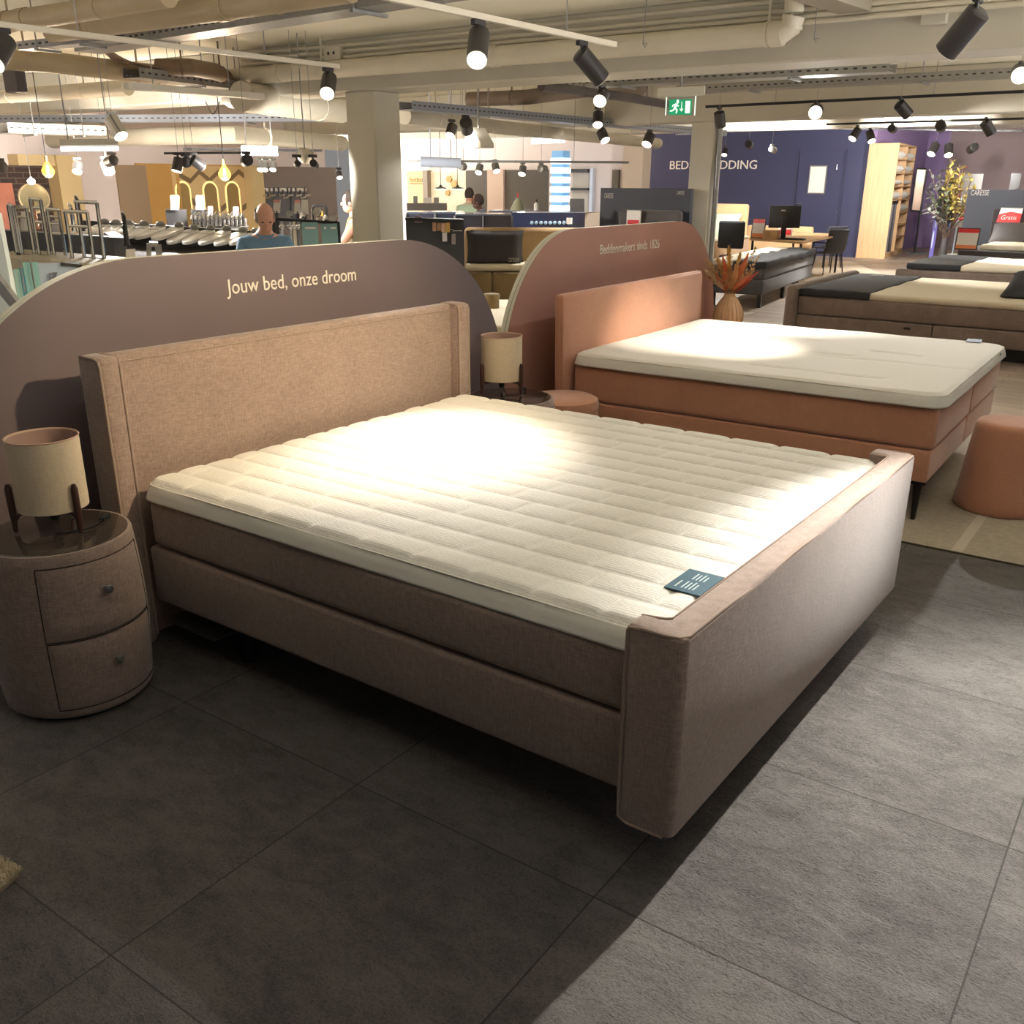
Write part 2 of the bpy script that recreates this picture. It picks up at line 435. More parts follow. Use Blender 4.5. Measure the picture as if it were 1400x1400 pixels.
# ------------------------------------------------------------------ walls
M_WALLP = mat('pale_pinkish_wall', (224, 211, 207), rough=0.8, var=0.03, vscale=1)
M_WGREY = mat('warm_grey_wall', (134, 122, 116), rough=0.8)
M_NAVY = mat('navy_wall_paint', (52, 54, 84), rough=0.7)
M_PURPLE = mat('lilac_wall', (134, 112, 152), rough=0.75, var=0.04, vscale=2)
M_PLUM = mat('greyed_plum_wall', (140, 122, 122), rough=0.8)
M_BEIGEW = mat('beige_wall', (190, 174, 156), rough=0.8)
M_BROWNW = mat('taupe_wall', (150, 128, 104), rough=0.8)
M_OCHRE = mat('ochre_wall', (196, 152, 88), rough=0.75)
def brickm():
    m = mat('dark_brick', (60, 44, 38), rough=0.85)
    nt = m.node_tree; b = nt.nodes['Principled BSDF']; L = nt.links
    tc = nt.nodes.new('ShaderNodeTexCoord'); mp = nt.nodes.new('ShaderNodeMapping'); mp.inputs['Rotation'].default_value = (PI / 2, 0, PI / 2)
    sx = nt.nodes.new('ShaderNodeSeparateXYZ'); cb = nt.nodes.new('ShaderNodeCombineXYZ')
    L.new(tc.outputs['Object'], sx.inputs[0]); L.new(sx.outputs[1], cb.inputs[0]); L.new(sx.outputs[2], cb.inputs[1])
    br = nt.nodes.new('ShaderNodeTexBrick'); br.inputs['Scale'].default_value = 1; br.inputs['Brick Width'].default_value = .26; br.inputs['Row Height'].default_value = .085; br.inputs['Mortar Size'].default_value = .008
    br.inputs['Color1'].default_value = (*lin((66, 48, 42)), 1); br.inputs['Color2'].default_value = (*lin((48, 38, 36)), 1); br.inputs['Mortar'].default_value = (*lin((96, 84, 76)), 1)
    L.new(cb.outputs[0], br.inputs['Vector']); L.new(br.outputs['Color'], b.inputs['Base Color'])
    return m
M_BRICK = brickm()
XL = -13.0          # the bath department's back wall
bm = B(); bx(bm, XL - 0.2, XL, -6, 13.6, 0, ZC - 0.002); struct('wall_left', bm, M_WALLP, smooth=False)
YF = 22.0
# navy back wall, lilac side wall
YN = 24.5
x0 = aty(888, 240, YN).x
bm = B(); bx(bm, x0, -4.76, YN, YN + 0.2, 0, ZC - 0.002); struct('wall_back', bm, M_NAVY, smooth=False)
xw1 = aty(555, 240, YF).x - 1.5; xw2 = aty(851, 240, YF).x
bm = B(); bx(bm, xw1, xw2, YF, YF + 0.2, 0, ZC - 0.002); struct('wall_far', bm, M_WALLP, smooth=False)
# grey-beige pier between the two
pa = aty(851, 240, 21.4); pb = aty(878, 240, 21.4); pd_ = atx(889, 240, pb.x).y
bm = B(); bx(bm, pa.x, pb.x, 21.4, pd_, 0, ZC - 0.002); struct('wall_pier', bm, M_BEIGEW, smooth=False)
YP = 29.8
xp = aty(1291, 250, YP).x
bm = B(); bx(bm, -4.6, xp, YP, YP + 0.2, 0, ZC - 0.002); struct('wall_right', bm, M_PURPLE, smooth=False)
bm = B(); bx(bm, xp, 8.9, YP, YP + 0.2, 0, ZC - 0.002); struct('wall_right', bm, M_PLUM, smooth=False)
bm = B(); bx(bm, -4.76, -4.6, YN, YP + .2, 0, ZC - 0.002); struct('wall_side', bm, M_PURPLE, smooth=False)

# ================================================================== the taupe box spring bed in front
BX, BY, BYAW = 1.954, 0.138, math.radians(-0.9)
def qz(u, v):
    return 0
bed = thing('box_spring_bed', 'taupe woven box spring bed with winged headboard and wrapped footboard, nearest bed', 'bed', (BX, BY, 0), BYAW)
WB = 2.169
# footboard: a tray-shaped upholstered end
def foot_outline(o=0.0):
    r = 0.03; p = []
    p += arc((-r + o, r - o), r, -PI / 2, 0, 4)
    p += arc((-r + o, WB - r + o), r, 0, PI / 2, 4)
    q = 0.02
    p += arc((-0.172 + q, WB - q + o), q, PI / 2, PI, 3)
    p += arc((-0.172 + q, WB - 0.085 + q), q, PI, 1.5 * PI, 3)
    p += [(-0.105, WB - 0.085), (-0.092, WB - 0.098), (-0.092, 0.098), (-0.105, 0.085)]
    p += arc((-0.172 + q, 0.085 - q), q, PI / 2, PI, 3)
    p += arc((-0.172 + q, q - o), q, PI, 1.5 * PI, 3)
    return p
bm = B(); out = foot_outline()
prism(bm, [(x, y, 0.164) for x, y in out], (0, 0, 0.616)); bevel_sharp(bm, 0.014, 3, 0.9)
fb = obj('footboard', bm, M_TAUPE, bed)
# piping along the top outer edge, bowed a little as cloth is, and down the near and far ends
bm = B()
pts = []
for k in range(25):
    v = 0.035 + (WB - 0.07) * k / 24
    pts.append((-0.007, v, 0.775 + 0.004 * math.sin(k * 0.9) - 0.004 * math.sin(PI * k / 24)))
tube(bm, [(-0.166, 0.006, 0.768), (-0.12, 0.003, 0.776), (-0.06, 0.003, 0.776), (-0.022, 0.010, 0.776)] + pts + [(-0.03, WB - 0.006, 0.776), (-0.16, WB - 0.002, 0.774)], 0.0062, 8)
tube(bm, [(-0.166, 0.004, 0.765), (-0.169, 0.003, 0.6), (-0.169, 0.003, 0.3), (-0.168, 0.004, 0.18), (-0.14, 0.003, 0.167), (-0.03, 0.006, 0.166)], 0.006, 8)
tube(bm, [(-0.17, 0.085, 0.772), (-0.105, 0.0935, 0.776), (-0.089, 0.105, 0.777), (-0.089, WB - 0.105, 0.777), (-0.17, WB - 0.085, 0.772)], 0.004, 8)
obj('piping', bm, M_TAUPE_PIPE, fb)
# headboard panel and wings
HX = -2.448
bm = B(); bx(bm, HX - 0.14, HX - 0.062, 0.06, WB - 0.005, 0.02, 1.225, r=0.018, seg=3)
hb = obj('headboard', bm, M_TAUPE, bed)
bm = B(); tube(bm, [(HX - 0.06, 0.07, 1.195), (HX - 0.06, WB, 1.195)], 0.003, 6); obj('piping', bm, M_TAUPE_PIPE, hb)
for v0, v1 in ((-0.026, 0.068), (WB - 0.056, WB + 0.038)):
    bm = B(); bx(bm, HX - 0.15, HX, v0, v1, 0.015, 1.228, r=0.022, seg=3)
    wg = obj('headboard_wing', bm, M_TAUPE, bed)
    bm = B()
    for v in (v0 + 0.005, v1 - 0.005):
        tube(bm, [(HX - 0.13, v, 1.224), (HX - 0.03, v, 1.222), (HX - 0.010, v, 1.214), (HX - 0.003, v, 1.19), (HX - 0.003, v, 0.05)], 0.006, 8)
    obj('piping', bm, M_TAUPE_PIPE, wg)
# the two stacked base layers
def base_layer(nm, u0, u1, v0, v1, z0, z1, m, parent, r=0.03):
    bm = B(); bx(bm, u0, u1, v0, v1, z0, z1, r=r, seg=4)
    return obj(nm, bm, m, parent)
u0, u1 = HX + 0.02, -0.165
base_layer('mattress_base', u0 + 0.03, u1, 0.062, WB - 0.06, 0.462, 0.668, M_TAUPE, bed, 0.035)
base_layer('bed_base', u0, u1, 0.062, WB - 0.06, 0.212, 0.458, M_TAUPE, bed, 0.022)
# a steel mounting plate under the head end and round feet
bm = B(); bx(bm, HX + 0.0, HX + 0.34, 0.10, 0.42, 0.10, 0.107); obj('mounting_plate', bm, M_GALV, bed)
for u, v in ((HX + 0.42, 0.2), (HX + 0.42, WB - 0.2), (-0.75, 0.9), (-0.75, WB - 0.6)):
    bm = B(); lathe(bm, [(0, 0), (0.028, 0), (0.034, 0.03), (0.036, 0.2), (0.036, 0.215), (0, 0.215)], 20, (u, v)); obj('leg', bm, M_DARK, bed)

# mattress topper with a staggered quilt
def quilt_h(a, b, La, Lb):
    """a along the bed, b across; pads staggered row by row"""
    row = b / Lb; j = math.floor(row); fy = row - j
    col = a / La + (0.5 if j % 2 else 0.0) + 0.13 * math.sin(j * 2.4); fx = col - math.floor(col)
    dx = min(fx, 1 - fx) * La + 1e-4; dy = min(fy, 1 - fy) * Lb + 1e-4
    d = (dx ** -3 + dy ** -3) ** (-1 / 3)
    return (1 - math.exp(-(d / 0.013) ** 1.2)) * (0.72 + 0.28 * math.sin(PI * min(fy, 1 - fy)))
def topper_mesh(L, Wd, z0, z1, R, hf, step, sag=0.0):
    """top grid of L x Wd with rounded corners and a soft border; local u from -L to 0, v 0..Wd"""
    bm = B(); nu = int(L / step); nv = int(Wd / step)
    def place(i, j):
        s = i / nu; t = j / nv; u = -L + s * L; v = t * Wd
        # pull the corners in to radius R
        cx = min(max(u, -L + R), -R); cy = min(max(v, R), Wd - R)
        dx, dy = u - cx, v - cy
        if dx and dy:
            m = max(abs(dx), abs(dy)); l = math.hypot(dx, dy); k = m / l
            dx *= k; dy *= k
        return cx + dx, cy + dy
    def edge_d(i, j): return min(i, nu - i, j, nv - j) * step
    g = []
    for i in range(nu + 1):
        rowv = []
        for j in range(nv + 1):
            u, v = place(i, j); d = edge_d(i, j)
            z = z1 - (0.0 if d > 0.03 else 0.012 * (1 - d / 0.03) ** 2)
            z += hf(u + L, v) * min(1, d / 0.02)
            rowv.append(bm.verts.new((u, v, z)))
        g.append(rowv)
    for i in range(nu):
        for j in range(nv): bm.faces.new((g[i][j], g[i + 1][j], g[i + 1][j + 1], g[i][j + 1]))
    loop = [g[i][0] for i in range(nu + 1)] + [g[nu][j] for j in range(1, nv + 1)] + [g[i][nv] for i in range(nu - 1, -1, -1)] + [g[0][j] for j in range(nv - 1, 0, -1)]
    return bm, loop
def topper(name, label, cat, loc, rz, L, Wd, z0, z1, hf, step, mtop, mside, R=0.06, wav=0.004, mpipe=None):
    t = thing(name, label, cat, loc, rz)
    bm, loop = topper_mesh(L, Wd, z0, z1, R, hf, step)
    lc = [v.co.copy() for v in loop]
    obj('quilted_top', bm, mtop, t, sharp=1.2)
    bm = B(); c = Vector((-L / 2, Wd / 2, 0)); n = len(lc); rings = []
    prof = [(0.0, 0.0), (0.006, -0.006), (0.004, -0.014), (0.010, -0.022)]
    H = z1 - z0 - 0.012
    levels = [(0.0, 1.0), (0.006, 0.985), (0.004, 0.93), (0.011, 0.80), (0.019, 0.5), (0.025, 0.2), (0.027, 0.12), (0.020, 0.02), (-0.02, 0.0)]
    for off, f in levels:
        ring = []
        for k, p in enumerate(lc):
            d = lc[(k + 1) % n] - lc[k - 1]; d.z = 0; nn = Vector((d.y, -d.x, 0)); nn.normalize()
            w = wav * math.sin(k * step * 7.0 + 1.3 * math.sin(k * step * 2.1))
            q = p + nn * (off + (w if 0.0 < f < 0.95 else 0)); q.z = z0 + H * f + (w * 0.6 if f < 0.9 else 0)
            if f == 1.0: q.z = p.z
            ring.append(bm.verts.new(q))
        rings.append(ring)
    for a, b in zip(rings[:-1], rings[1:]):
        for k in range(n): bm.faces.new((a[k], a[(k + 1) % n], b[(k + 1) % n], b[k]))
    bm.faces.new(rings[-1])
    obj('border', bm, mside, t, sharp=1.2)
    return t
La, Lb = 0.235, 0.138
tp = topper('mattress_topper', 'white quilted mattress topper lying on the nearest taupe bed', 'mattress topper', (BX - 0.118, BY + 0.093, 0), BYAW + 0.004,
            2.30, 2.03, 0.655, 0.734, lambda a, b: 0.0105 * quilt_h(a, b, La, Lb), 0.0095, M_KNIT, M_KNITSIDE)
# dark teal sewn label near the foot corner
M_TEAL = mat('teal_label_cloth', (34, 80, 98), rough=0.6)
M_TLINE = mat('label_print', (190, 205, 205), rough=0.6)
def topper_label(parent, u, v, z, du, dv, body, rot, txt_label):
    bm = B(); bx(bm, -du / 2, du / 2, -dv / 2, dv / 2, 0, 0.003)
    bmesh.ops.transform(bm, matrix=Matrix.Translation((u, v, z)) @ Matrix.Rotation(rot, 4, 'Z'), verts=bm.verts[:])
    lb = obj('sewn_label', bm, M_TEAL, parent); lb['label'] = txt_label
    return lb
p = atz(948, 793, 0.752)
c_, s_ = math.cos(-BYAW), math.sin(-BYAW)
lu, lv = p.x - (BX - 0.118), p.y - (BY + 0.093)
lb = topper_label(tp, lu, lv, 0.744, 0.115, 0.17, '', 0.0, 'dark teal printed label')
# small rows of white print on the label, read from the foot end
bm = B()
for k, (a, w_) in enumerate(((0.034, .05), (0.014, .055), (0.002, .05), (-0.010, .058), (-0.022, .045))):
    bx(bm, lu - a - 0.002, lu - a + 0.002, lv - 0.062, lv - 0.062 + w_, 0.7472, 0.7476)
    if k: bx(bm, lu - a - 0.002, lu - a + 0.002, lv + 0.012, lv + 0.012 + w_ * 0.9, 0.7472, 0.7476)
obj('print', bm, M_TLINE, lb, smooth=False)

# ================================================================== bedside drum cabinets
def nightstand(name, label, loc):
    t = thing(name, label, 'nightstand', loc, 0.0, None)
    R0, H = 0.262, 0.652
    def rad(z): return R0 + 0.018 * math.sin(PI * min(max((z - 0.02) / (H - 0.02), 0), 1))
    bm = B()
    prof = [(0, 0.018), (rad(0.018) - 0.012, 0.018), (rad(0.02), 0.03)] + [(rad(z), z) for z in [0.05 + 0.04 * k for k in range(15)]] + [(rad(H) + 0.001, H - 0.012), (rad(H) - 0.004, H - 0.001), (rad(H) - 0.012, H), (rad(H) - 0.016, H - 0.006), (0, H - 0.006)]
    lathe(bm, prof, 64); obj('body', bm, M_TAUPE, t)
    bm = B(); lathe(bm, [(0, 0), (R0 - 0.03, 0), (R0 - 0.03, 0.018), (0, 0.018)], 40); obj('plinth', bm, M_BLACK, t)
    bm = B(); lathe(bm, [(0, H - 0.006), (R0 - 0.016, H - 0.006), (R0 - 0.014, H + 0.001), (R0 - 0.02, H + 0.003), (0, H + 0.003)], 64); obj('glass_top', bm, M_GLASS_T, t)
    bm = B(); tube(bm, [((R0 + 0.0005) * math.cos(2 * PI * k / 48), (R0 + 0.0005) * math.sin(2 * PI * k / 48), H - 0.03) for k in range(49)], 0.0022, 6, cap=False); obj('seam', bm, M_TAUPE_PIPE, t)
    # curved drawer fronts on the +x side
    a0, a1 = -0.80, 0.80
    for z0, z1 in ((0.058, 0.330), (0.336, 0.608)):
        bm = B(); n = 28; g = []
        zs = [z0, z0 + 0.012] + [z0 + 0.012 + (z1 - z0 - 0.024) * k / 6 for k in range(1, 6)] + [z1 - 0.012, z1]
        for zi, z in enumerate(zs):
            row = []
            for k in range(n + 1):
                a = a0 + (a1 - a0) * k / n
                e = min(k, n - k) / n * (a1 - a0) * R0; ez = min(z - z0, z1 - z)
                off = 0.0045 if (e > 0.008 and ez > 0.006) else -0.002
                r = rad(z) + off
                row.append(bm.verts.new((r * math.cos(a), r * math.sin(a), z)))
            g.append(row)
        for i in range(len(g) - 1):
            for k in range(n): bm.faces.new((g[i][k], g[i][k + 1], g[i + 1][k + 1], g[i + 1][k]))
        d = obj('drawer', bm, M_TAUPE, t)
        bm = B(); zc = (z0 + z1) / 2 + 0.03; r = rad(zc) + 0.004
        lathe(bm, [(0, 0), (0.007, 0), (0.006, 0.014), (0.015, 0.018), (0.017, 0.024), (0.014, 0.030), (0, 0.032)], 20)
        bmesh.ops.transform(bm, matrix=Matrix.Translation((r * math.cos(0.0), 0, zc)) @ Matrix.Rotation(PI / 2, 4, 'Y'), verts=bm.verts[:])
        obj('knob', bm, mat('gunmetal', (112, 112, 114), rough=0.4, metal=0.5), d)
        bm = B()
        def rr_(a, z): return ((rad(z) + 0.0006) * math.cos(a), (rad(z) + 0.0006) * math.sin(a), z)
        e = 0.0
        lp = [rr_(a0 + (a1 - a0) * k / 20, z1) for k in range(21)] + [rr_(a1, z1 - (z1 - z0) * k / 6) for k in range(1, 7)] + [rr_(a1 + (a0 - a1) * k / 20, z0) for k in range(1, 21)] + [rr_(a0, z0 + (z1 - z0) * k / 6) for k in range(1, 7)]
        tube(bm, lp, 0.002, 6, cap=False); obj('shadow_gap', bm, mat('dark_gap', (40, 30, 25), rough=0.9), d)
    return t
ns = nightstand('nightstand', 'round taupe fabric nightstand with two drawers, left of the nearest bed', (-0.41, -0.168, 0))
dup(ns, 'round taupe nightstand half hidden behind the far side of the nearest bed', (-0.41, 2.70, 0))

# ================================================================== tripod table lamps
M_SHADE = fabric('linen_shade', (214, 196, 168), var=0.08, scale=220, bump=0.15, sheen=0.0, blotch=0.02)
M_SHADEIN = mat('shade_lining', (176, 146, 134), rough=0.7)
def lamp(label, loc, rz):
    t = thing('table_lamp', label, 'lamp', loc, rz)
    z0, z1, R = 0.085, 0.345, 0.122
    bm = B(); n = 48
    lathe(bm, [(R, z0), (R, z1), (R - 0.003, z1), (R - 0.003, z0), (R, z0)], n); obj('lamp_shade', bm, M_SHADE, t, sharp=0.6)
    bm = B(); lathe(bm, [(R - 0.0035, z0 + 0.004), (R - 0.0035, z1 - 0.004)], n); obj('shade_lining', bm, M_SHADEIN, t)
    bm = B(); tube(bm, [(R * math.cos(2 * PI * k / 40), R * math.sin(2 * PI * k / 40), z1) for k in range(41)], 0.0028, 6, cap=False); obj('shade_rim', bm, mat('shade_tape', (196, 160, 138), rough=0.7), t)
    for k in range(3):
        a = 2 * PI * k / 3; ca, sa = math.cos(a), math.sin(a)
        bm = B()
        rr = R + 0.013
        tube(bm, [(rr * ca, rr * sa, 0.006), (rr * ca, rr * sa, 0.09), ((rr + 0.001) * ca, (rr + 0.001) * sa, 0.17), (rr * ca, rr * sa, 0.188)], [0.0085, 0.0125, 0.0125, 0.007], 12)
        tube(bm, [((rr - 0.003) * ca, (rr - 0.003) * sa, 0.05), ((rr - 0.02) * ca, (rr - 0.02) * sa, 0.071), (0.055 * ca, 0.055 * sa, 0.077), (0, 0, 0.078)], [0.008, 0.008, 0.007, 0.007], 10)
        obj('leg', bm, M_WOOD_D, t)
    bm = B(); lathe(bm, [(0, 0.035), (0.017, 0.035), (0.019, 0.06), (0.019, 0.10), (0.014, 0.14), (0, 0.14)], 20); obj('lamp_holder', bm, M_BLACK, t)
    bm = B(); lathe(bm, [(0, 0.14), (0.014, 0.145), (0.03, 0.185), (0.028, 0.205), (0.014, 0.225), (0, 0.228)], 20); obj('bulb', bm, mat('opal_bulb', (230, 226, 215), rough=0.3), t)
    return t
ZT = 0.6565
Lc = Vector((-0.437, -0.142, ZT))
ang = math.atan2(-0.252 - Lc.y, -0.486 - Lc.x)
lampA = lamp('linen drum table lamp on the left nightstand', Lc, ang)
bm = B()
P = [Vector((-0.437, -0.142, ZT + 0.04)), Vector((-0.40, -0.15, ZT + 0.005)), Vector((-0.375, -0.185, ZT + 0.004)), Vector((-0.345, -0.15, ZT + 0.004)), Vector((-0.33, -0.09, ZT + 0.004)), Vector((-0.345, -0.04, ZT + 0.004)), Vector((-0.36, -0.01, ZT + 0.005))]
P = [v - Lc for v in P]
P = [Matrix.Rotation(-ang, 4, 'Z') @ v for v in P]
def smoothpts(P, n=6):
    out = []
    for i in range(len(P) - 1):
        a = P[max(i - 1, 0)]; b = P[i]; c = P[i + 1]; d = P[min(i + 2, len(P) - 1)]
        for k in range(n):
            t = k / n
            out.append(0.5 * ((2 * b) + (c - a) * t + (2 * a - 5 * b + 4 * c - d) * t * t + (3 * b - a - 3 * c + d) * t ** 3))
    out.append(P[-1]); return out
tube(bm, smoothpts(P), 0.003, 8); cord = obj('cord', bm, M_BLACK, lampA)
bm = B(); bar(bm, P[-1] + Vector((0, 0, 0.002)), P[-1] + (Matrix.Rotation(-ang, 4, 'Z') @ Vector((-0.035, 0.05, 0.002))), 0.022, 0.016); bevel_sharp(bm, 0.003); obj('cord_switch', bm, M_DARK, lampA)
lampB = dup(lampA, 'linen drum table lamp on the nightstand between the two front beds', (-0.50, 2.745, ZT), ang)

# ================================================================== arched panels behind the beds
def panel(name, label, y0, y1, za, a, text, tw, th, torg, rgb, mname):
    t = thing(name, label, 'display panel', (-0.85, (y0 + y1) / 2, 0))
    zr = 1.551 if za is None else za; zb = 0.94
    out = [(y0, 0.0)] + arc((y0 + a, zr - zb), -a, 0, -PI / 2, 28, zb)[0:0]
    pts = [(y0, 0.0)]
    for k in range(29):
        q = PI / 2 * k / 28; pts.append((y0 + a - a * math.cos(q), zr - zb + zb * math.sin(q)))
    for k in range(29):
        q = PI / 2 * (1 - k / 28); pts.append((y1 - a + a * math.cos(q), zr - zb + zb * math.sin(q)))
    pts.append((y1, 0.0))
    m = mat(mname, rgb, rough=0.6, var=0.07, vscale=1.6)
    medge = mat('panel_edge', (206, 202, 184), rough=0.6)
    bm = B(); prism(bm, [(-0.853, y, z) for y, z in pts], (0.002, 0, 0)); obj('printed_face', bm, m, t, world=True, smooth=False)
    bm = B(); prism(bm, [(-0.876, y, z) for y, z in pts], (0.0228, 0, 0)); obj('front_board', bm, medge, t, world=True, sharp=0.5)
    bm = B(); ins = [(min(max(y, y0 + 0.006), y1 - 0.006), z - (0.006 if z > 0 else 0)) for y, z in pts]
    prism(bm, [(-0.881, y, z) for y, z in ins], (0.0049, 0, 0)); obj('gap_strip', bm, mat('panel_gap', (84, 92, 82), rough=0.7), t, world=True, sharp=0.5)
    bm = B(); prism(bm, [(-0.91, y, z) for y, z in pts], (0.0288, 0, 0)); obj('back_board', bm, medge, t, world=True, sharp=0.5)
    lettering('lettering', text, M_LETTER, tw, th, torg, (0, 1, 0), (0, 0, 1), t)
    return t
panel('arched_panel', 'mauve arched panel lettered in white behind the nearest bed headboard', -0.38, 3.25, None, 1.0, 'Jouw bed, onze droom', 0.85, 0.088, (-0.8505, 1.055, 1.34), (106, 93, 95), 'mauve_print')
panel('arched_panel', 'terracotta arched panel lettered in white behind the apricot bed', 3.25, 6.62, 1.546, 0.85, 'Beddenmakers sinds 1826', 0.955, 0.068, (-0.8505, 4.466, 1.352), (166, 121, 108), 'terracotta_print')

# ================================================================== the apricot bed
DX, DY, DYAW = 1.796, 3.678, math.radians(1.0)
bed2 = thing('box_spring_bed', 'apricot velvet box spring bed with slim headboard on black legs', 'bed', (DX, DY, 0), DYAW)
W2 = 2.14; L2 = 2.342
bm = B()
# headboard leans back slightly and is softly rounded
t_ = bmesh.new(); bx(t_, -0.035, 0.035, -0.10, W2 + 0.02, 0.02, 1.16, r=0.028, seg=4)
for v in t_.verts: v.co.x += -0.0 - 0.03 * max(v.co.z - 0.5, 0)
merge(bm, t_, Matrix.Translation((-L2 - 0.05, 0, 0)))
hb2 = obj('headboard', bm, M_APRICOT, bed2)
bm = B()
def hx(z, s): return -L2 - 0.05 + s - 0.03 * max(z - 0.5, 0)
tube(bm, [(hx(0.1, 0.03), -0.094, 0.1), (hx(0.6, 0.03), -0.094, 0.6), (hx(1.12, 0.03), -0.094, 1.12), (hx(1.152, 0.022), -0.08, 1.153), (hx(1.155, 0.022), W2, 1.154), (hx(1.12, 0.03), W2 + 0.014, 1.12), (hx(0.6, 0.03), W2 + 0.014, 0.6)], 0.005, 8)
obj('piping', bm, M_APRICOT, hb2)
for v0, v1 in ((0.004, W2 / 2 - 0.004), (W2 / 2 + 0.004, W2 - 0.004)):
    base_layer('mattress_base', -L2, -0.004, v0, v1, 0.452, 0.690, M_TERRA, bed2, 0.03)
    base_layer('bed_base', -L2, -0.012, v0 + 0.004, v1 - 0.004, 0.262, 0.448, M_TERRA, bed2, 0.014)
for u in (-0.07, -L2 + 0.12):
    for v in (0.10, W2 - 0.10):
        bm = B(); lathe(bm, [(0, 0.011), (0.013, 0.011), (0.027, 0.25), (0.027, 0.262), (0, 0.262)], 16); 
        bmesh.ops.transform(bm, matrix=Matrix.Translation((u, v, 0)), verts=bm.verts[:]); bx(bm, u - 0.045, u + 0.045, v - 0.045, v + 0.045, 0.235, 0.2615)
        obj('leg', bm, M_BLACK, bed2)
def soft_h(a, b):
    h = 0.003 * math.sin(a * 3.1 + 0.4) * math.sin(b * 2.7) + 0.002 * math.sin(a * 9 + b * 4)
    for (ca, cb, la, wb) in ((1.35, 0.30, 0.20, 0.05), (1.78, 0.30, 0.16, 0.05), (0.85, 0.55, 0.2, 0.05), (1.35, 1.0, 0.22, 0.05), (0.6, 1.0, 0.2, .05), (1.8, 1.25, .15, .05), (1.0, 1.5, .2, .05)):
        d = max(abs(a - ca) - la, 0) ** 2 + (b - cb) ** 2
        h -= 0.010 * math.exp(-d / 0.0007)
    d = (abs(b - W2 * 0.42)); h -= 0.007 * math.exp(-(d / 0.03) ** 2)
    return h
tp2 = topper('mattress_topper', 'smooth white mattress topper lying on the apricot bed', 'mattress topper', (DX + 0.005, DY + 0.0, 0), DYAW, L2 + 0.01, W2, 0.690, 0.772, soft_h, 0.02, M_KNIT, M_KNITSIDE, R=0.10, wav=0.003)
pl_ = Matrix.Rotation(-DYAW, 4, 'Z') @ (atz(1332, 466, 0.776) - Vector((DX + 0.005, DY, 0)))
topper_label(tp2, pl_.x, pl_.y, 0.7765, 0.10, 0.16, '', 0.1, 'small grey teal label')
bm = B(); bx(bm, 0.010, 0.013, W2 - 0.32, W2 - 0.27, 0.70, 0.745); obj('sewn_label', bm, M_TEAL, tp2)

# ================================================================== poufs, rugs, vase
def pouf_rings(r0, r1, h, lid=None):
    pr = [(0, 0.012), (r0 - 0.012, 0.012), (r0, 0.03)]
    for k in range(1, 9): pr.append((r0 + (r1 - r0) * k / 8, 0.03 + (h - 0.07) * k / 8))
    pr += [(r1 - 0.004, h - 0.022), (r1 - 0.018, h - 0.006), (r1 - 0.05, h), (0, h + 0.004)]
    return pr
pf = thing('pouf', 'apricot storage pouf with a lid between the two front beds', 'pouf', (-0.36, 3.225, 0))
bm = B(); lathe(bm, [(0, 0.0), (0.215, 0.0), (0.225, 0.02), (0.225, 0.475), (0.215, 0.49), (0, 0.49)], 48); obj('body', bm, M_APRICOT, pf)
bm = B(); lathe(bm, [(0, 0.491), (0.212, 0.491), (0.228, 0.50), (0.23, 0.53), (0.222, 0.556), (0.19, 0.573), (0.1, 0.583), (0, 0.586)], 48); obj('lid', bm, M_APRICOT, pf)
pf2 = thing('pouf', 'tall tapered apricot pouf standing on the rug at the foot of the apricot bed', 'pouf', (2.09, 4.33, 0))
bm = B(); lathe(bm, pouf_rings(0.258, 0.205, 0.545), 56)
obj('body', bm, M_APRICOT, pf2)
bm = B(); lathe(bm, [(0, 0.011), (0.245, 0.011), (0.245, 0.013), (0, 0.013)], 40); obj('base_pad', bm, M_BLACK, pf2)
def rugm(nm, rgb):
    return mat(nm, rgb, rough=0.95, var=0.10, vscale=30, bump=0.8, bscale=160, spec=0.1)
M_RUG = rugm('sand_rug_pile', (170, 160, 142))
rug = thing('rug', 'sand coloured woven rug under the apricot bed', 'rug', (0.9, 3.36, 0))
bm = B()
g = []
nx, ny = 90, 60
bx(bm, 0.35, 4.2, 3.375, 6.35, 0.0, 0.010, r=0.003, seg=1); obj('pile', bm, M_RUG, rug, world=True)
for y_ in (3.366, 6.349):
    bm = B(); bx(bm, 0.35, 4.2, y_, y_ + 0.0095, 0.0, 0.0085); obj('binding', bm, mat('rug_binding', (70, 62, 48), rough=0.9), rug, world=True, smooth=False)
for x_ in (2.02, 3.1):
    bm = B(); bx(bm, x_, x_ + 0.055, 3.38, 6.34, 0.0101, 0.0108); obj('pale_stripe', bm, mat('rug_stripe', (184, 175, 158), rough=0.95), rug, world=True, smooth=False)
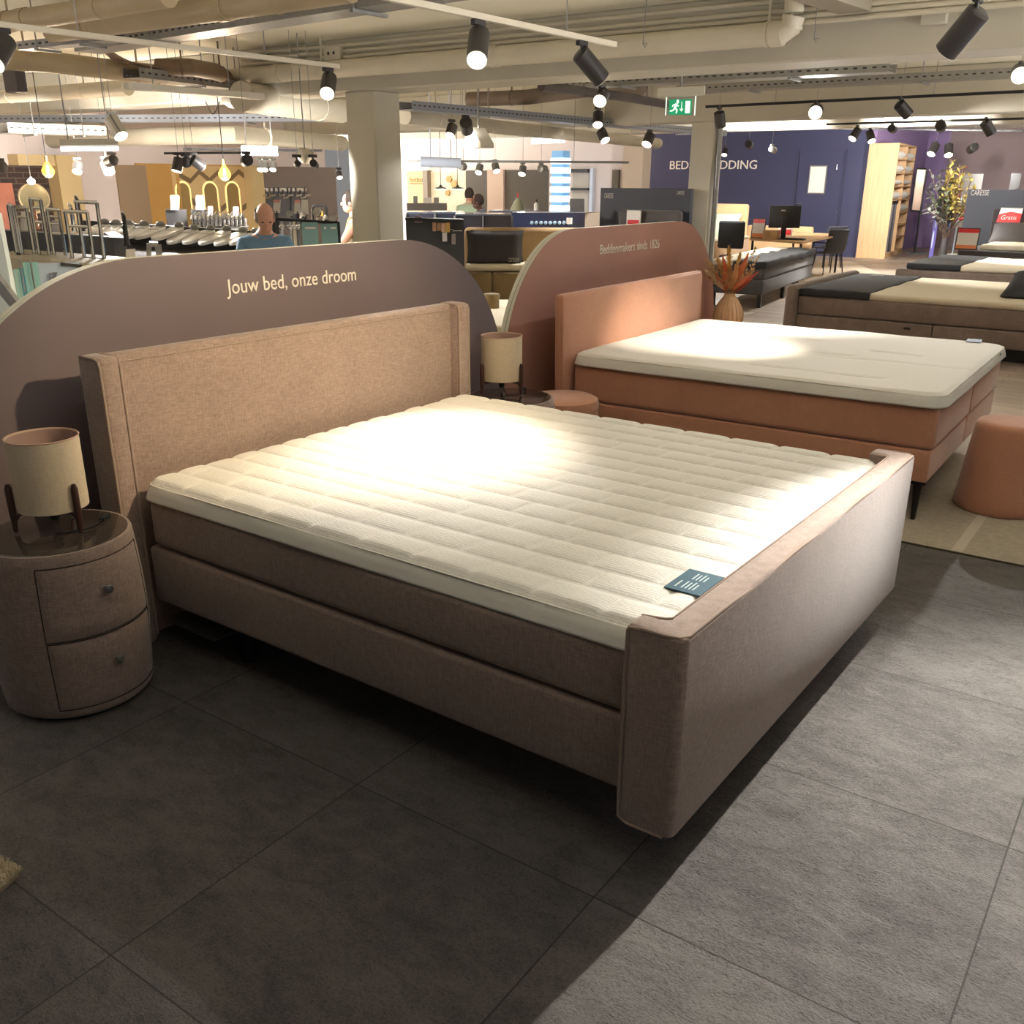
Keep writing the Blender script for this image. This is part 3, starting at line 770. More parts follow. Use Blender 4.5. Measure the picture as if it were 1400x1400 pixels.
# corner of a shaggy pale rug at lower left
rc = thing('rug', 'corner of a pale shaggy rug at the left edge of the floor', 'rug', (0.3, -1.0, 0))
bm = B(); a = atz(27, 1197, 0.0); 
d1 = (atz(0, 1178, 0) - a).normalized(); d2 = (atz(0, 1222, 0) - a).normalized()
poly = [a, a + d1 * 1.3, a + d1 * 1.3 + d2 * 1.3, a + d2 * 1.3]
prism(bm, [(p.x, p.y, 0.0) for p in poly], (0, 0, 0.012))
obj('backing', bm, mat('rug_back', (150, 136, 110), rough=0.95), rc, world=True, smooth=False)
bm = B(); rnd = random.Random(3)
for k in range(2600):
    s, t = rnd.random() ** 2.2 * 0.4, rnd.random() ** 2.2 * 0.4
    p = a + d1 * s + d2 * t; p.z = 0.01
    e = Vector((rnd.uniform(-1, 1), rnd.uniform(-1, 1), 0)) * 0.012
    q = p + e + Vector((0, 0, rnd.uniform(0.008, 0.02)))
    w = Vector((rnd.uniform(-1, 1), rnd.uniform(-1, 1), 0)).normalized() * 0.0016
    v = [bm.verts.new(p - w), bm.verts.new(p + w), bm.verts.new(q + w * 0.5), bm.verts.new(q - w * 0.5)]
    bm.faces.new(v)
o = obj('pile', bm, mat('shaggy_pile', (214, 200, 170), rough=0.95), rc, world=True, smooth=False)
o['kind'] = 'stuff'

# ================================================================== ribbed vase with dried flowers beyond the apricot bed
V0 = atz(994, 449, 0.60)
st = thing('side_table', 'round nightstand hidden behind the far corner of the apricot bed', 'nightstand', (V0.x, V0.y, 0))
bm = B(); lathe(bm, [(0, 0), (0.25, 0), (0.262, 0.03), (0.27, 0.3), (0.262, 0.585), (0.25, 0.6), (0, 0.6)], 40); obj('body', bm, M_APRICOT, st)
vs = thing('vase', 'ribbed tan ceramic vase of dried flowers behind the apricot bed', 'vase', (V0.x, V0.y, 0.601))
bm = B(); n = 160
prof = [(0, 0), (0.085, 0), (0.105, 0.02), (0.125, 0.08), (0.128, 0.13), (0.112, 0.19), (0.08, 0.245), (0.055, 0.28), (0.048, 0.30), (0.052, 0.315), (0.046, 0.315), (0.042, 0.29), (0, 0.27)]
rings = []
for r, z in prof:
    if r == 0: rings.append([bm.verts.new((0, 0, z))]); continue
    amp = 0.09 if 0.01 < z < 0.29 else 0.0
    rings.append([bm.verts.new((r * (1 + amp * math.cos(20 * 2 * PI * k / n)) * math.cos(2 * PI * k / n), r * (1 + amp * math.cos(20 * 2 * PI * k / n)) * math.sin(2 * PI * k / n), z)) for k in range(n)])
for p, q in zip(rings[:-1], rings[1:]):
    for k in range(n):
        k2 = (k + 1) % n
        if len(p) == 1: bm.faces.new((p[0], q[k2], q[k]))
        elif len(q) == 1: bm.faces.new((p[k], p[k2], q[0]))
        else: bm.faces.new((p[k], p[k2], q[k2], q[k]))
obj('body', bm, mat('ribbed_ceramic', (190, 152, 112), rough=0.55, var=0.08, vscale=10), vs)
right = Vector((CR.col[0].x, CR.col[0].y, 0)).normalized()
back = Vector((-right.y, right.x, 0))
top0 = Vector((V0.x, V0.y, 0.601 + 0.30))
def spray(kind, ang, lean, length, rgb, label, seed):
    rn = random.Random(seed)
    base = top0 + right * (0.012 * math.sin(ang * 3)) + back * rn.uniform(-0.02, 0.02)
    d = (Vector((0, 0, 1)) * math.cos(ang) + right * math.sin(ang) + back * lean).normalized()
    t = thing('dried_stem', label, 'dried flower', base - d * 0.02, 0, 'dried stems in the ribbed vase')
    mt = mat('dried_' + kind + str(rgb), rgb, rough=0.8, var=0.15, vscale=60)
    mst = mat('straw_stem', (150, 116, 70), rough=0.8)
    tip = base + d * length
    bm = B(); tube(bm, [base - d * 0.06, base + d * length * 0.5, tip], [0.0022, 0.0018, 0.001], 6); obj('stalk', bm, mst, t, world=True)
    a, b = frame(d); bm = B()
    if kind == 'leaf':
        n = 10; rows = []
        for k in range(n + 1):
            s = k / n; w = 0.034 * math.sin(PI * min(1, s * 1.02)) ** 0.8 * (1 - 0.3 * s) + 0.001
            c = base + d * (length * (0.12 + 0.9 * s)) + b * 0.012 * math.sin(s * 4 + seed)
            e = (right * 0.8 + a * 0.4).normalized()
            rows.append([bm.verts.new(c - e * w), bm.verts.new(c + b * 0.008), bm.verts.new(c + e * w)])
        for p, q in zip(rows[:-1], rows[1:]):
            for k in range(2): bm.faces.new((p[k], p[k + 1], q[k + 1], q[k]))
        o = obj('leaf_blade', bm, mt, t, world=True)
        sd = o.modifiers.new('thick', 'SOLIDIFY'); sd.thickness = 0.0012
    elif kind == 'plume':
        for k in range(170):
            s = rn.random(); w = 0.055 * math.sin(PI * (0.1 + 0.85 * s)) + 0.004
            c = base + d * (length * (0.22 + 0.78 * s)); e = (a * rn.uniform(-1, 1) + b * rn.uniform(-1, 1) + d * 1.1).normalized()
            q = c + e * w * rn.uniform(0.6, 1.1); tube(bm, [c, q], [0.0042, 0.0016], 4, cap=False)
        obj('plume', bm, mt, t, world=True)
    else:
        for k in range(11):
            s = k / 10; c = base + d * (length * (0.3 + 0.66 * s)); e = (a * rn.uniform(-1, 1) + b * rn.uniform(-1, 1) + d * 0.9).normalized()
            q = c + e * (0.045 * (1.2 - s)); tube(bm, [c, q], 0.001, 4)
            for j in range(4):
                ball(bm, q + Vector((rn.uniform(-1, 1), rn.uniform(-1, 1), rn.uniform(-1, 1))) * 0.009, 0.008, u=8, v=5)
        obj('seed_heads', bm, mt, t, world=True)
for k, (kind, an, ln, le, rgb, lab) in enumerate([
    ('plume', -0.62, 0.1, 0.36, (206, 176, 128), 'pale sandy dried grass plume leaning far left in the ribbed vase'),
    ('plume', -0.40, -0.15, 0.36, (202, 158, 96), 'sandy dried grass plume at left of centre in the ribbed vase'),
    ('leaf', -0.30, -0.25, 0.38, (196, 84, 46), 'upright rust red dried leaf left of centre in the ribbed vase'),
    ('plume', -0.08, 0.05, 0.42, (214, 164, 78), 'golden dried plume in the middle of the ribbed vase'),
    ('leaf', 0.24, -0.3, 0.40, (204, 112, 70), 'tall orange dried leaf right of centre in the ribbed vase'),
    ('leaf', 0.05, -0.35, 0.30, (200, 144, 92), 'tan dried leaf in the middle front of the ribbed vase'),
    ('berry', 0.46, 0.1, 0.46, (236, 216, 176), 'cream seed head spray leaning right in the ribbed vase'),
    ('berry', 0.58, -0.05, 0.40, (230, 208, 168), 'lower cream seed head spray at right of the ribbed vase'),
    ('leaf', 0.86, -0.15, 0.30, (150, 58, 40), 'dark red dried leaf pointing right from the ribbed vase'),
    ('leaf', -0.92, -0.1, 0.30, (168, 66, 42), 'dark red dried leaf pointing left from the ribbed vase'),
    ('plume', -0.85, -0.2, 0.34, (216, 190, 150), 'pale plume fanning out low at the left of the ribbed vase'),
    ('leaf', 0.5, -0.4, 0.24, (198, 104, 66), 'short rust dried leaf at the front right of the ribbed vase'),
    ('leaf', -0.62, -0.35, 0.26, (190, 104, 66), 'short rust dried leaf at the front left of the ribbed vase'),
    ('plume', 0.2, 0.2, 0.38, (210, 172, 110), 'sandy plume at the back of the ribbed vase'),
    ('plume', 0.36, -0.2, 0.30, (206, 150, 96), 'light brown plume right of the tall orange leaf in the ribbed vase'),
    ('plume', -0.2, -0.45, 0.26, (196, 140, 90), 'brown plume at the front of the ribbed vase'),
    ('plume', 0.7, 0.05, 0.30, (200, 160, 116), 'dull sandy plume behind the dark red leaf at right of the vase'),
    ('berry', -0.75, 0.15, 0.40, (228, 206, 170), 'cream seed head spray leaning left in the ribbed vase')]):
    spray(kind, an, ln, le, rgb, lab, k + 3)

# ================================================================== the beds, desk and walls further back on the right
def softbox(bm, x0, x1, y0, y1, z0, z1, r=0.04): bx(bm, x0, x1, y0, y1, z0, z1, r=r, seg=3)
def cover(nm, x0, x1, y0, y1, z0, z1, m, parent, wob=0.006, r=0.04, seed=1):
    bm = B(); t = bmesh.new(); bx(t, x0, x1, y0, y1, z0, z1, r=r, seg=3)
    bmesh.ops.subdivide_edges(t, edges=[e for e in t.edges if e.calc_length() > 0.15], cuts=9, use_grid_fill=True)
    rn = random.Random(seed); ph = [rn.uniform(0, 6) for _ in range(6)]
    for v in t.verts:
        v.co.z += wob * (math.sin(v.co.x * 9 + ph[0]) * math.sin(v.co.y * 7 + ph[1]) + 0.5 * math.sin(v.co.x * 23 + v.co.y * 17 + ph[2]))
        v.co.y += wob * 0.8 * math.sin(v.co.x * 25 + ph[3]); v.co.x += wob * 0.8 * math.sin(v.co.y * 25 + ph[4])
    merge(bm, t); return obj(nm, bm, m, parent, world=True)
def pillow_bm(cx, cy, cz, lx, ly, h, M=None, pw=0.55):
    bm = B(); n = 16; rows = []
    for s in (1, -1):
        g = []
        for i in range(n + 1):
            row = []
            for j in range(n + 1):
                a = 2 * i / n - 1; b = 2 * j / n - 1
                pin = 1 - 0.07 * (1 - a * a) * 0 - 0.0
                x = a * lx / 2 * (1 - 0.06 * (1 - b * b) * 0 + 0.0); y = b * ly / 2
                x *= 1 - 0.05 * (1 - abs(b)) * abs(a) ** 3 * 0 ; 
                e = max(0, (1 - a ** 4) * (1 - b ** 4)) ** pw
                y *= 1 - 0.05 * (1 - a * a); x *= 1 - 0.05 * (1 - b * b)
                row.append((x, y, s * h / 2 * e))
            g.append(row)
        rows.append(g)
    for g in rows:
        vv = [[bm.verts.new(p) for p in r] for r in g]
        for i in range(n):
            for j in range(n): bm.faces.new((vv[i][j], vv[i + 1][j], vv[i + 1][j + 1], vv[i][j + 1]))
    bmesh.ops.remove_doubles(bm, verts=bm.verts[:], dist=1e-5)
    T = Matrix.Translation((cx, cy, cz)) @ (M or Matrix.Identity(4))
    bmesh.ops.transform(bm, matrix=T, verts=bm.verts[:]); return bm

# grey-brown bed at right, its foot towards the left
gb = thing('box_spring_bed', 'grey brown velvet bed with charcoal foot cover at the right edge', 'bed', (0.3, 10.9, 0))
def part(nm, bm, m, t): return obj(nm, bm, m, t, world=True)
bm = B(); softbox(bm, -1.26, -1.12, 9.62, 12.2, 0.06, 0.70, 0.05); part('footboard', bm, M_GREYB, gb)
bm = B(); softbox(bm, -1.115, 2.6, 9.70, 12.1, 0.36, 0.575, 0.03); part('mattress_base', bm, M_GREYB, gb)
bm = B(); softbox(bm, -1.115, 0.45, 9.69, 12.1, 0.16, 0.352, 0.02); softbox(bm, 0.455, 2.6, 9.69, 12.1, 0.16, 0.352, 0.02); part('bed_base', bm, M_GREYB, gb)
bm = B(); bx(bm, -1.0, 2.5, 9.9, 11.9, 0.0, 0.16); part('plinth', bm, M_BLACK, gb)
bm = B(); bx(bm, 0.15, 0.22, 9.675, 9.69, 0.285, 0.31); part('latch', bm, M_BLACK, gb)
cover('white_topper', -0.3, 2.6, 9.70, 12.1, 0.577, 0.655, M_SHEET, gb, 0.006, 0.035, 4)
cover('foot_cover', -1.11, -0.28, 9.68, 12.12, 0.580, 0.668, M_NAVYC, gb, 0.004, 0.02, 5)
p = atz(1200, 376, 0.68)
bm = B(); bx(bm, p.x - 0.07, p.x + 0.07, p.y - 0.06, p.y + 0.06, 0.6735, 0.676); part('woven_badge', bm, mat('pale_badge', (170, 170, 160), rough=0.7), gb)
p = atz(1402, 392, 0.76)
o = obj('pillow', pillow_bm(p.x + 0.12, p.y, 0.775, 0.62, 0.8, 0.2, Matrix.Rotation(0.25, 4, 'X')), M_NAVYC); tag(o, 'dark navy pillow on the grey brown bed at the right edge', 'pillow')
# the bed behind it
p1 = atz(1238, 364, 0.62); 
tb = thing('box_spring_bed', 'charcoal bed with cream topper, second in the row at the right edge', 'bed', (1.0, 15.2, 0))
bm = B(); softbox(bm, p1.x - 0.16, 3.4, p1.y + 0.05, p1.y + 2.4, 0.10, 0.575, 0.04); part('base', bm, M_GREYB, tb)
q1 = atz(1315, 366, 0.62)
cover('white_topper', q1.x, 3.4, p1.y + 0.06, p1.y + 2.3, 0.577, 0.66, M_SHEET, tb, 0.008, 0.035, 6)
cover('foot_cover', p1.x, q1.x + 0.02, p1.y + 0.04, p1.y + 2.33, 0.580, 0.67, M_NAVYC, tb, 0.004, 0.02, 8)
bm = B(); p = atz(1302, 347, 0.68); bx(bm, p.x - 0.08, p.x + 0.08, p.y - 0.08, p.y + 0.08, 0.675, 0.678); part('woven_badge', bm, MATS['pale_badge'], tb)
# third one with headboard, pillow and red voucher
q = atr(1310, 336, 21.5); 
fbed = thing('box_spring_bed', 'charcoal bed with grey pillow against the dark display wall at right', 'bed', (q.x + 1.5, q.y + 1, 0))
yb = q.y
bm = B(); softbox(bm, q.x, q.x + 4.0, yb, yb + 1.9, 0.12, 0.60, 0.04); part('base', bm, fabric('anthracite_cloth', (58, 52, 52), var=0.1), fbed)
cover('white_topper', q.x + 0.35, q.x + 4.0, yb + 0.3, yb + 1.9, 0.602, 0.70, M_SHEET, fbed, 0.006, 0.03, 9)
pw = atr(1330, 335, 24.2); dwx0 = atr(1319, 280, 24.2).x
zt = atr(1330, 259, 24.2).z
hbx = atr(1357, 300, 23.9); 
bm = B(); softbox(bm, hbx.x, hbx.x + 3, hbx.y - 0.10, hbx.y + 0.02, 0.3, atr(1370, 285, 23.9).z, 0.05); part('headboard', bm, MATS['anthracite_cloth'], fbed)
dwl = thing('display_wall', 'tall dark blue grey display wall at the right edge behind the beds', 'display panel', (dwx0 + 2, pw.y, 0))
M_SLATEB = mat('slate_blue_board', (42, 45, 55), rough=0.6)
bm = B(); bx(bm, dwx0, dwx0 + 5, pw.y + 0.05, pw.y + 0.15, 0, zt); part('board', bm, M_SLATEB, dwl)
a = aty(1327, 267, pw.y + 0.05); b = aty(1353, 260, pw.y + 0.05)
lettering('lettering', 'CARESSE', mat('grey_lettering', (176, 170, 160), rough=0.6), b.x - a.x, b.z - a.z, (a.x, pw.y + 0.049, a.z), (1, 0, 0), (0, 0, 1), dwl)
o = obj('pillow', pillow_bm(*(lambda c: (c.x + .1, c.y - 0.25, c.z + 0.02))(atr(1390, 322, 23.6)), 1.15, 0.65, 0.26, Matrix.Rotation(0.75, 4, 'X')), mat('grey_pillow', (92, 88, 88), rough=0.8, bump=.5, bscale=8)); tag(o, 'grey pillow leaning on the dark headboard at the right edge', 'pillow')
# the red and white voucher hanging over the headboard
a = atr(1362, 303, 23.7); b = atr(1396, 284, 23.7)
vc = thing('voucher_banner', 'red and white voucher draped over the dark headboard at the right edge', 'sign', (a.x, hbx.y - 0.105, a.z))
yv = hbx.y - 0.115
L_ = aty(1362, 304, yv); R_ = aty(1394, 304, yv); T_ = aty(1378, 284, yv)
w = R_.x - L_.x; h = T_.z - L_.z
bm = B(); prism(bm, [(L_.x, yv, L_.z), (R_.x, yv, L_.z), (R_.x + .02, yv, L_.z + h), (L_.x + .05, yv, L_.z + h)], (0, 0.008, 0)); bx(bm, L_.x + .04, R_.x + .02, yv, yv + 0.16, L_.z + h - 0.008, L_.z + h); part('cloth', bm, M_PAPER, vc)
bm = B(); prism(bm, [(L_.x, yv - 0.002, L_.z), (R_.x, yv - 0.002, L_.z), (R_.x + .015, yv - 0.002, L_.z + h * .62), (L_.x + w * .55, yv - 0.002, L_.z + h * .74), (L_.x + .03, yv - 0.002, L_.z + h * .56)], (0, 0.0015, 0)); part('red_field', bm, M_RED, vc)
lettering('lettering', 'Gratis', M_PAPER, w * 0.66, h * 0.30, (L_.x + w * 0.18, yv - 0.0025, L_.z + h * 0.20), (1, 0, 0), (0, 0, 1), vc, italic=0.2)
# framed leaflet standing on that bed
c = atr(1317, 322, 21.3); 
def sign_frame(nm, label, c, w, h, mframe, fields, tilt=0.0):
    t = thing(nm, label, 'sign', (c.x, c.y, c.z - h / 2))
    R = Matrix.Translation((0, 0, 0)) @ Matrix.Rotation(tilt, 4, 'X')
    bm = B(); bx(bm, -w / 2, w / 2, 0, 0.02, 0, h, r=0.004, seg=1); bmesh.ops.transform(bm, matrix=R, verts=bm.verts[:]); obj('frame', bm, mframe, t)
    bm = B(); bx(bm, -w / 2 + 0.02, w / 2 - 0.02, -0.003, 0.001, 0.02, h - 0.02); bmesh.ops.transform(bm, matrix=R, verts=bm.verts[:]); pp = obj('leaflet', bm, M_PAPER, t, smooth=False)
    for (f0, f1, m) in fields:
        bm = B(); bx(bm, -w / 2 + 0.022, w / 2 - 0.022, -0.0045, -0.0025, 0.02 + (h - .04) * f0, 0.02 + (h - .04) * f1); bmesh.ops.transform(bm, matrix=R, verts=bm.verts[:]); obj('printed_band', bm, m, pp, smooth=False)
    bm = B(); bx(bm, -w / 2, w / 2, 0.0, 0.1, -0.004, 0.01); obj('foot', bm, mframe, t)
    return t
M_ORNG = mat('orange_print', (226, 136, 84), rough=0.5); M_CORAL = mat('coral_print', (226, 92, 96), rough=0.5)
sign_frame('sign_holder', 'dark framed red and white leaflet standing on the bed by the lilac wall', Vector((c.x, yb + 0.22, 0.602 + 0.21)), 0.42, 0.42, M_DARK, ((0.8, 1.0, M_RED), (0.0, 0.18, M_ORNG)), -0.2)

# charcoal box spring with crumpled black cover, behind the vase
cb = thing('box_spring_bed', 'charcoal box spring with a black foot cover behind the vase of dried flowers', 'bed', (-3.4, 14.4, 0))
rz = math.atan2(16.2 - 12.72, -3.134 + 2.722) - PI / 2
Mcb = Matrix.Translation((-2.722, 12.724, 0)) @ Matrix.Rotation(rz, 4, 'Z')
def rot_part(nm, bm, m, t, M=Mcb):
    bmesh.ops.transform(bm, matrix=M, verts=bm.verts[:]); return obj(nm, bm, m, t, world=True)
bm = B(); softbox(bm, -0.86, 0.0, 0, 3.55, 0.43, 0.62, 0.03); rot_part('mattress_base', bm, M_CHAR, cb)
bm = B(); softbox(bm, -0.86, 0.0, 0, 3.55, 0.20, 0.425, 0.03); rot_part('bed_base', bm, M_CHAR, cb)
for u, v in ((-0.06, 0.1), (-0.06, 1.6), (-0.06, 2.4), (-0.8, 0.1)):
    bm = B(); bx(bm, u - 0.03, u + 0.03, v - 0.03, v + 0.03, 0, 0.20); rot_part('leg', bm, M_BLACK, cb)
bm = B(); softbox(bm, -0.86, -0.45, 0.0, 3.55, 0.622, 0.715, 0.03); rot_part('white_topper', bm, M_SHEET, cb)
bm = B(); t = bmesh.new(); bx(t, -0.5, 0.03, -0.03, 3.6, 0.60, 0.71, r=0.03, seg=3)
bmesh.ops.subdivide_edges(t, edges=[e for e in t.edges if e.calc_length() > 0.2], cuts=10, use_grid_fill=True)
for v in t.verts: v.co.z += 0.012 * math.sin(v.co.x * 12 + 1) * math.sin(v.co.y * 9) + 0.008 * math.sin(v.co.y * 21 + v.co.x * 15)
merge(bm, t); rot_part('foot_cover', bm, M_NAVYC, cb)
cbed_hb = None

# beige bed, office chair, desk with monitor and armchairs
RD = 20.5
hA = atr(960, 279, RD + 3.2); hB = atr(1026, 279, RD + 3.2)
bb = thing('box_spring_bed', 'sand beige bed with mint pillow against the navy wall', 'bed', (hA.x, hA.y, 0))
yb2 = min(hB.y, YN - 0.2)
bm = B(); softbox(bm, hA.x - 0.5, hB.x, yb2 - 0.12, yb2, 0.0, hB.z, 0.08); part('headboard', bm, fabric('sand_cloth', (204, 168, 126), var=0.06), bb)
bm = B(); softbox(bm, hA.x - 0.5, hB.x + 0.1, yb2 - 2.0, yb2 - 0.13, 0.0, 0.62, 0.04); part('base', bm, MATS['sand_cloth'], bb)
bm = B(); softbox(bm, hA.x - 0.5, hB.x + 0.1, yb2 - 2.0, yb2 - 0.13, 0.622, 0.70, 0.03); part('topper', bm, M_SHEET, bb)
c = Vector((hA.x + 0.42, yb2 - 0.42, 0.93))
o = obj('pillow', pillow_bm(c.x, c.y, c.z, 1.0, 0.62, 0.2, Matrix.Rotation(0.9, 4, 'X')), mat('mint_cloth', (186, 206, 180), rough=0.8, bump=0.3, bscale=8)); tag(o, 'mint green pillow on the sand beige bed by the navy wall', 'pillow')
hC = atr(1114, 310, RD + 3.4)
b5 = thing('headboard', 'sand beige headboard behind the desk with the monitor', 'headboard', (hC.x, hC.y, 0))
bm = B(); softbox(bm, hC.x - 1.6, hC.x, hC.y - 0.1, hC.y, 0.0, hC.z, 0.06); part('panel', bm, MATS['sand_cloth'], b5)
# desk
RK = 18.8
d1_, d2_ = atr(1022, 329, RK), atr(1096, 331, RK)
dz = 0.80
DL = atz(1024, 326, dz); DR = atz(1096, 331, dz); DF = atz(1152, 320.5, dz); DB = atz(1082, 321, dz)
dk = thing('desk', 'oak topped sales desk on black legs in front of the navy wall', 'desk', ((DL.x + DF.x) / 2, (DL.y + DF.y) / 2, 0))
bm = B(); prism(bm, [(v.x, v.y, dz - 0.035) for v in (DL, DR, DF, DF + (DL - DR))], (0, 0, 0.035)); part('desk_top', bm, M_OAK, dk)
for v in (DL, DR, DF, DF + (DL - DR)):
    c = (DL + DF) / 2; w = v + (c - v) * 0.08
    bm = B(); tube(bm, [(w.x, w.y, 0), (w.x, w.y, dz - 0.036)], 0.024, 10); part('leg', bm, M_BLACK, dk)
cen = (DL + DF) / 2
# monitor seen from behind
mc = atz(1070, 327, dz); 
mn = thing('monitor', 'black computer monitor on the sales desk, seen from behind', 'monitor', (mc.x, mc.y, dz))
face = (CAM - mc); face.z = 0; face.normalize(); sx = Vector((-face.y, face.x, 0))
rm = math.hypot(mc.x - CAM.x, mc.y - CAM.y)
tl, br = atr(1051, 281, rm), atr(1091, 312, rm)
mw = (br - tl).to_2d().length; mz0, mz1 = br.z, tl.z
Mm = Matrix(((sx.x, face.x, 0, mc.x), (sx.y, face.y, 0, mc.y), (0, 0, 1, 0), (0, 0, 0, 1)))
def mpart(nm, bm, m, t, M): bmesh.ops.transform(bm, matrix=M, verts=bm.verts[:]); return obj(nm, bm, m, t, world=True)
bm = B(); bx(bm, -mw / 2, mw / 2, -0.03, 0.03, mz0, mz1, r=0.012, seg=2); mpart('screen_housing', bm, M_DARK, mn, Mm)
bm = B(); bx(bm, -0.05, 0.05, 0.03, 0.08, dz + 0.01, (mz0 + mz1) / 2 + 0.1, r=0.01, seg=2); mpart('stand', bm, M_BLACK, mn, Mm)
bm = B(); bx(bm, -0.22, 0.22, -0.1, 0.16, dz + 0.001, dz + 0.016, r=0.006, seg=1); mpart('stand_foot', bm, M_DARK, mn, Mm)
bm = B(); bx(bm, -0.08, 0.0, 0.03, 0.033, mz1 - 0.10, mz1 - 0.075); mpart('badge', bm, MATS['grey_lettering'], mn, Mm)
# small wooden box, keyboard, leaflet stand on the desk
c = atz(1054, 327, dz); o = thing('wooden_box', 'small oak box beside the monitor on the sales desk', 'box', (c.x, c.y, dz)); bm = B(); bx(bm, -0.14, 0.14, -0.1, 0.1, 0.001, 0.17, r=0.006, seg=1); obj('case', bm, M_OAK, o)
c = atz(1085, 328, dz); o = thing('keyboard', 'dark keyboard on the sales desk beside the monitor', 'keyboard', (c.x, c.y, dz)); bm = B(); bx(bm, -0.22, 0.22, -0.08, 0.08, 0.001, 0.03, r=0.006, seg=1); obj('case', bm, M_DARK, o)
bm = B()
for i in range(10):
    for j in range(4): bx(bm, -0.2 + i * 0.04, -0.166 + i * 0.04, -0.065 + j * 0.034, -0.037 + j * 0.034, 0.0301, 0.037)
obj('keys', bm, M_BLACK, o, smooth=False)
c = atz(1035, 326, dz)
rr_ = math.hypot(c.x - CAM.x, c.y - CAM.y); zt_ = atr(1033, 298, rr_).z
sign_frame('sign_holder', 'dark framed coral and white leaflet on the left end of the sales desk', Vector((c.x, c.y, dz + (zt_ - dz) / 2)), 0.28, zt_ - dz, M_DARK, ((0.78, 1.0, M_CORAL), (0.0, 0.22, M_ORNG)), -0.12)
c = atz(1068, 323, dz); 
sign_frame('sign_holder', 'small red and white leaflet behind the monitor on the sales desk', Vector((c.x, c.y + 0.2, dz + 0.13)), 0.30, 0.26, M_PAPER, ((0.0, 0.5, M_RED),), -0.1)
# black office chair
oc0 = atr(1000, 322, 19.3)
och = thing('office_chair', 'black office chair with tall curved back beside the round column', 'chair', (oc0.x, oc0.y, 0))
och['label'] = 'black office chair with a tall back left of the sales desk'
za, zb_ = atr(1000, 336, 19.3).z, atr(1000, 302, 19.3).z
bm = B(); bx(bm, -0.26, 0.26, -0.05, 0.03, za - 0.05, zb_, r=0.05, seg=3); obj('backrest', bm, mat('black_mesh', (24, 24, 28), rough=0.8), och)
bm = B(); bx(bm, -0.25, 0.25, 0.02, 0.5, 0.45, 0.53, r=0.04, seg=3); obj('seat', bm, MATS['black_mesh'], och)
bm = B(); tube(bm, [(0, 0.25, 0.08), (0, 0.25, 0.45)], 0.03); obj('gas_column', bm, M_BLACK, och)
bm = B(); bar(bm, (0, 0.3, 0.46), (0, -0.06, 0.46), 0.06, 0.02); bar(bm, (0, -0.06, 0.45), (0, -0.06, 0.75), 0.06, 0.02); obj('back_bracket', bm, M_BLACK, och)
for k in range(5):
    a = 2 * PI * k / 5; bm = B(); tube(bm, [(0, 0.25, 0.09), (0.3 * math.cos(a), 0.25 + 0.3 * math.sin(a), 0.06)], [0.025, 0.016]); ball(bm, (0.3 * math.cos(a), 0.25 + 0.3 * math.sin(a), 0.028), 0.027); obj('castor_leg', bm, M_BLACK, och)
# two black shell armchairs at the desk
def armchair(label, loc, rz):
    t = thing('armchair', label, 'chair', loc, rz, None)
    bm = B(); n = 10
    prof = [(0.25, 0.46), (0.2, 0.44), (0.0, 0.44), (-0.16, 0.46), (-0.23, 0.52), (-0.27, 0.66), (-0.32, 0.90), (-0.35, 0.93)]
    g = [[bm.verts.new((w * 0.24 * (1 - 0.1 * max(0, z - 0.6)), y - 0.05 * w * w * (1 if z > 0.5 else 0) * -1, z + 0.03 * w * w * (z < 0.5))) for w in [2 * k / n - 1 for k in range(n + 1)]] for y, z in prof]
    for i in range(len(g) - 1):
        for k in range(n): bm.faces.new((g[i][k], g[i][k + 1], g[i + 1][k + 1], g[i + 1][k]))
    o = obj('seat_shell', bm, mat('shell_grey', (58, 60, 68), rough=0.6), t); sd = o.modifiers.new('thick', 'SOLIDIFY'); sd.thickness = 0.03
    for sx_ in (-1, 1):
        bm = B(); tube(bm, smoothpts([Vector((sx_ * 0.22, 0.2, 0.45)), Vector((sx_ * 0.28, 0.2, 0.62)), Vector((sx_ * 0.28, 0.1, 0.66)), Vector((sx_ * 0.28, -0.15, 0.66)), Vector((sx_ * 0.25, -0.26, 0.66))]), 0.013, 8); obj('armrest', bm, M_BLACK, t)
        for yy in (0.2, -0.2):
            bm = B(); tube(bm, [(sx_ * 0.2, yy * 0.8, 0.44), (sx_ * 0.24, yy * 1.15, 0.0)], [0.016, 0.012], 8); obj('leg', bm, M_BLACK, t)
    return t
ac = atz(1134, 376, 0.0); 
armchair('near black shell armchair with thin legs at the right end of the sales desk', (ac.x - 0.1, ac.y + 0.1, 0), 0.9)
ac2 = atz(1122, 368, 0.0)
armchair('black shell armchair half hidden behind the near armchair at the desk', (ac2.x - 0.05, ac2.y + 0.5, 0), 0.9)
# pale floor rug by the desk
ra = atz(1165, 371, 0)
rp = thing('rug', 'large pale flat rug on the wooden floor by the sales desk', 'rug', (ra.x, ra.y, 0))
bm = B(); prism(bm, [(*atz(x, y, 0).xy, 0.0) for x, y in ((1090, 378), (1110, 393), (1205, 375), (1165, 358), (1120, 356))], (0, 0, 0.008)); part('pile', bm, rugm('ivory_rug_pile', (196, 180, 158)), rp)

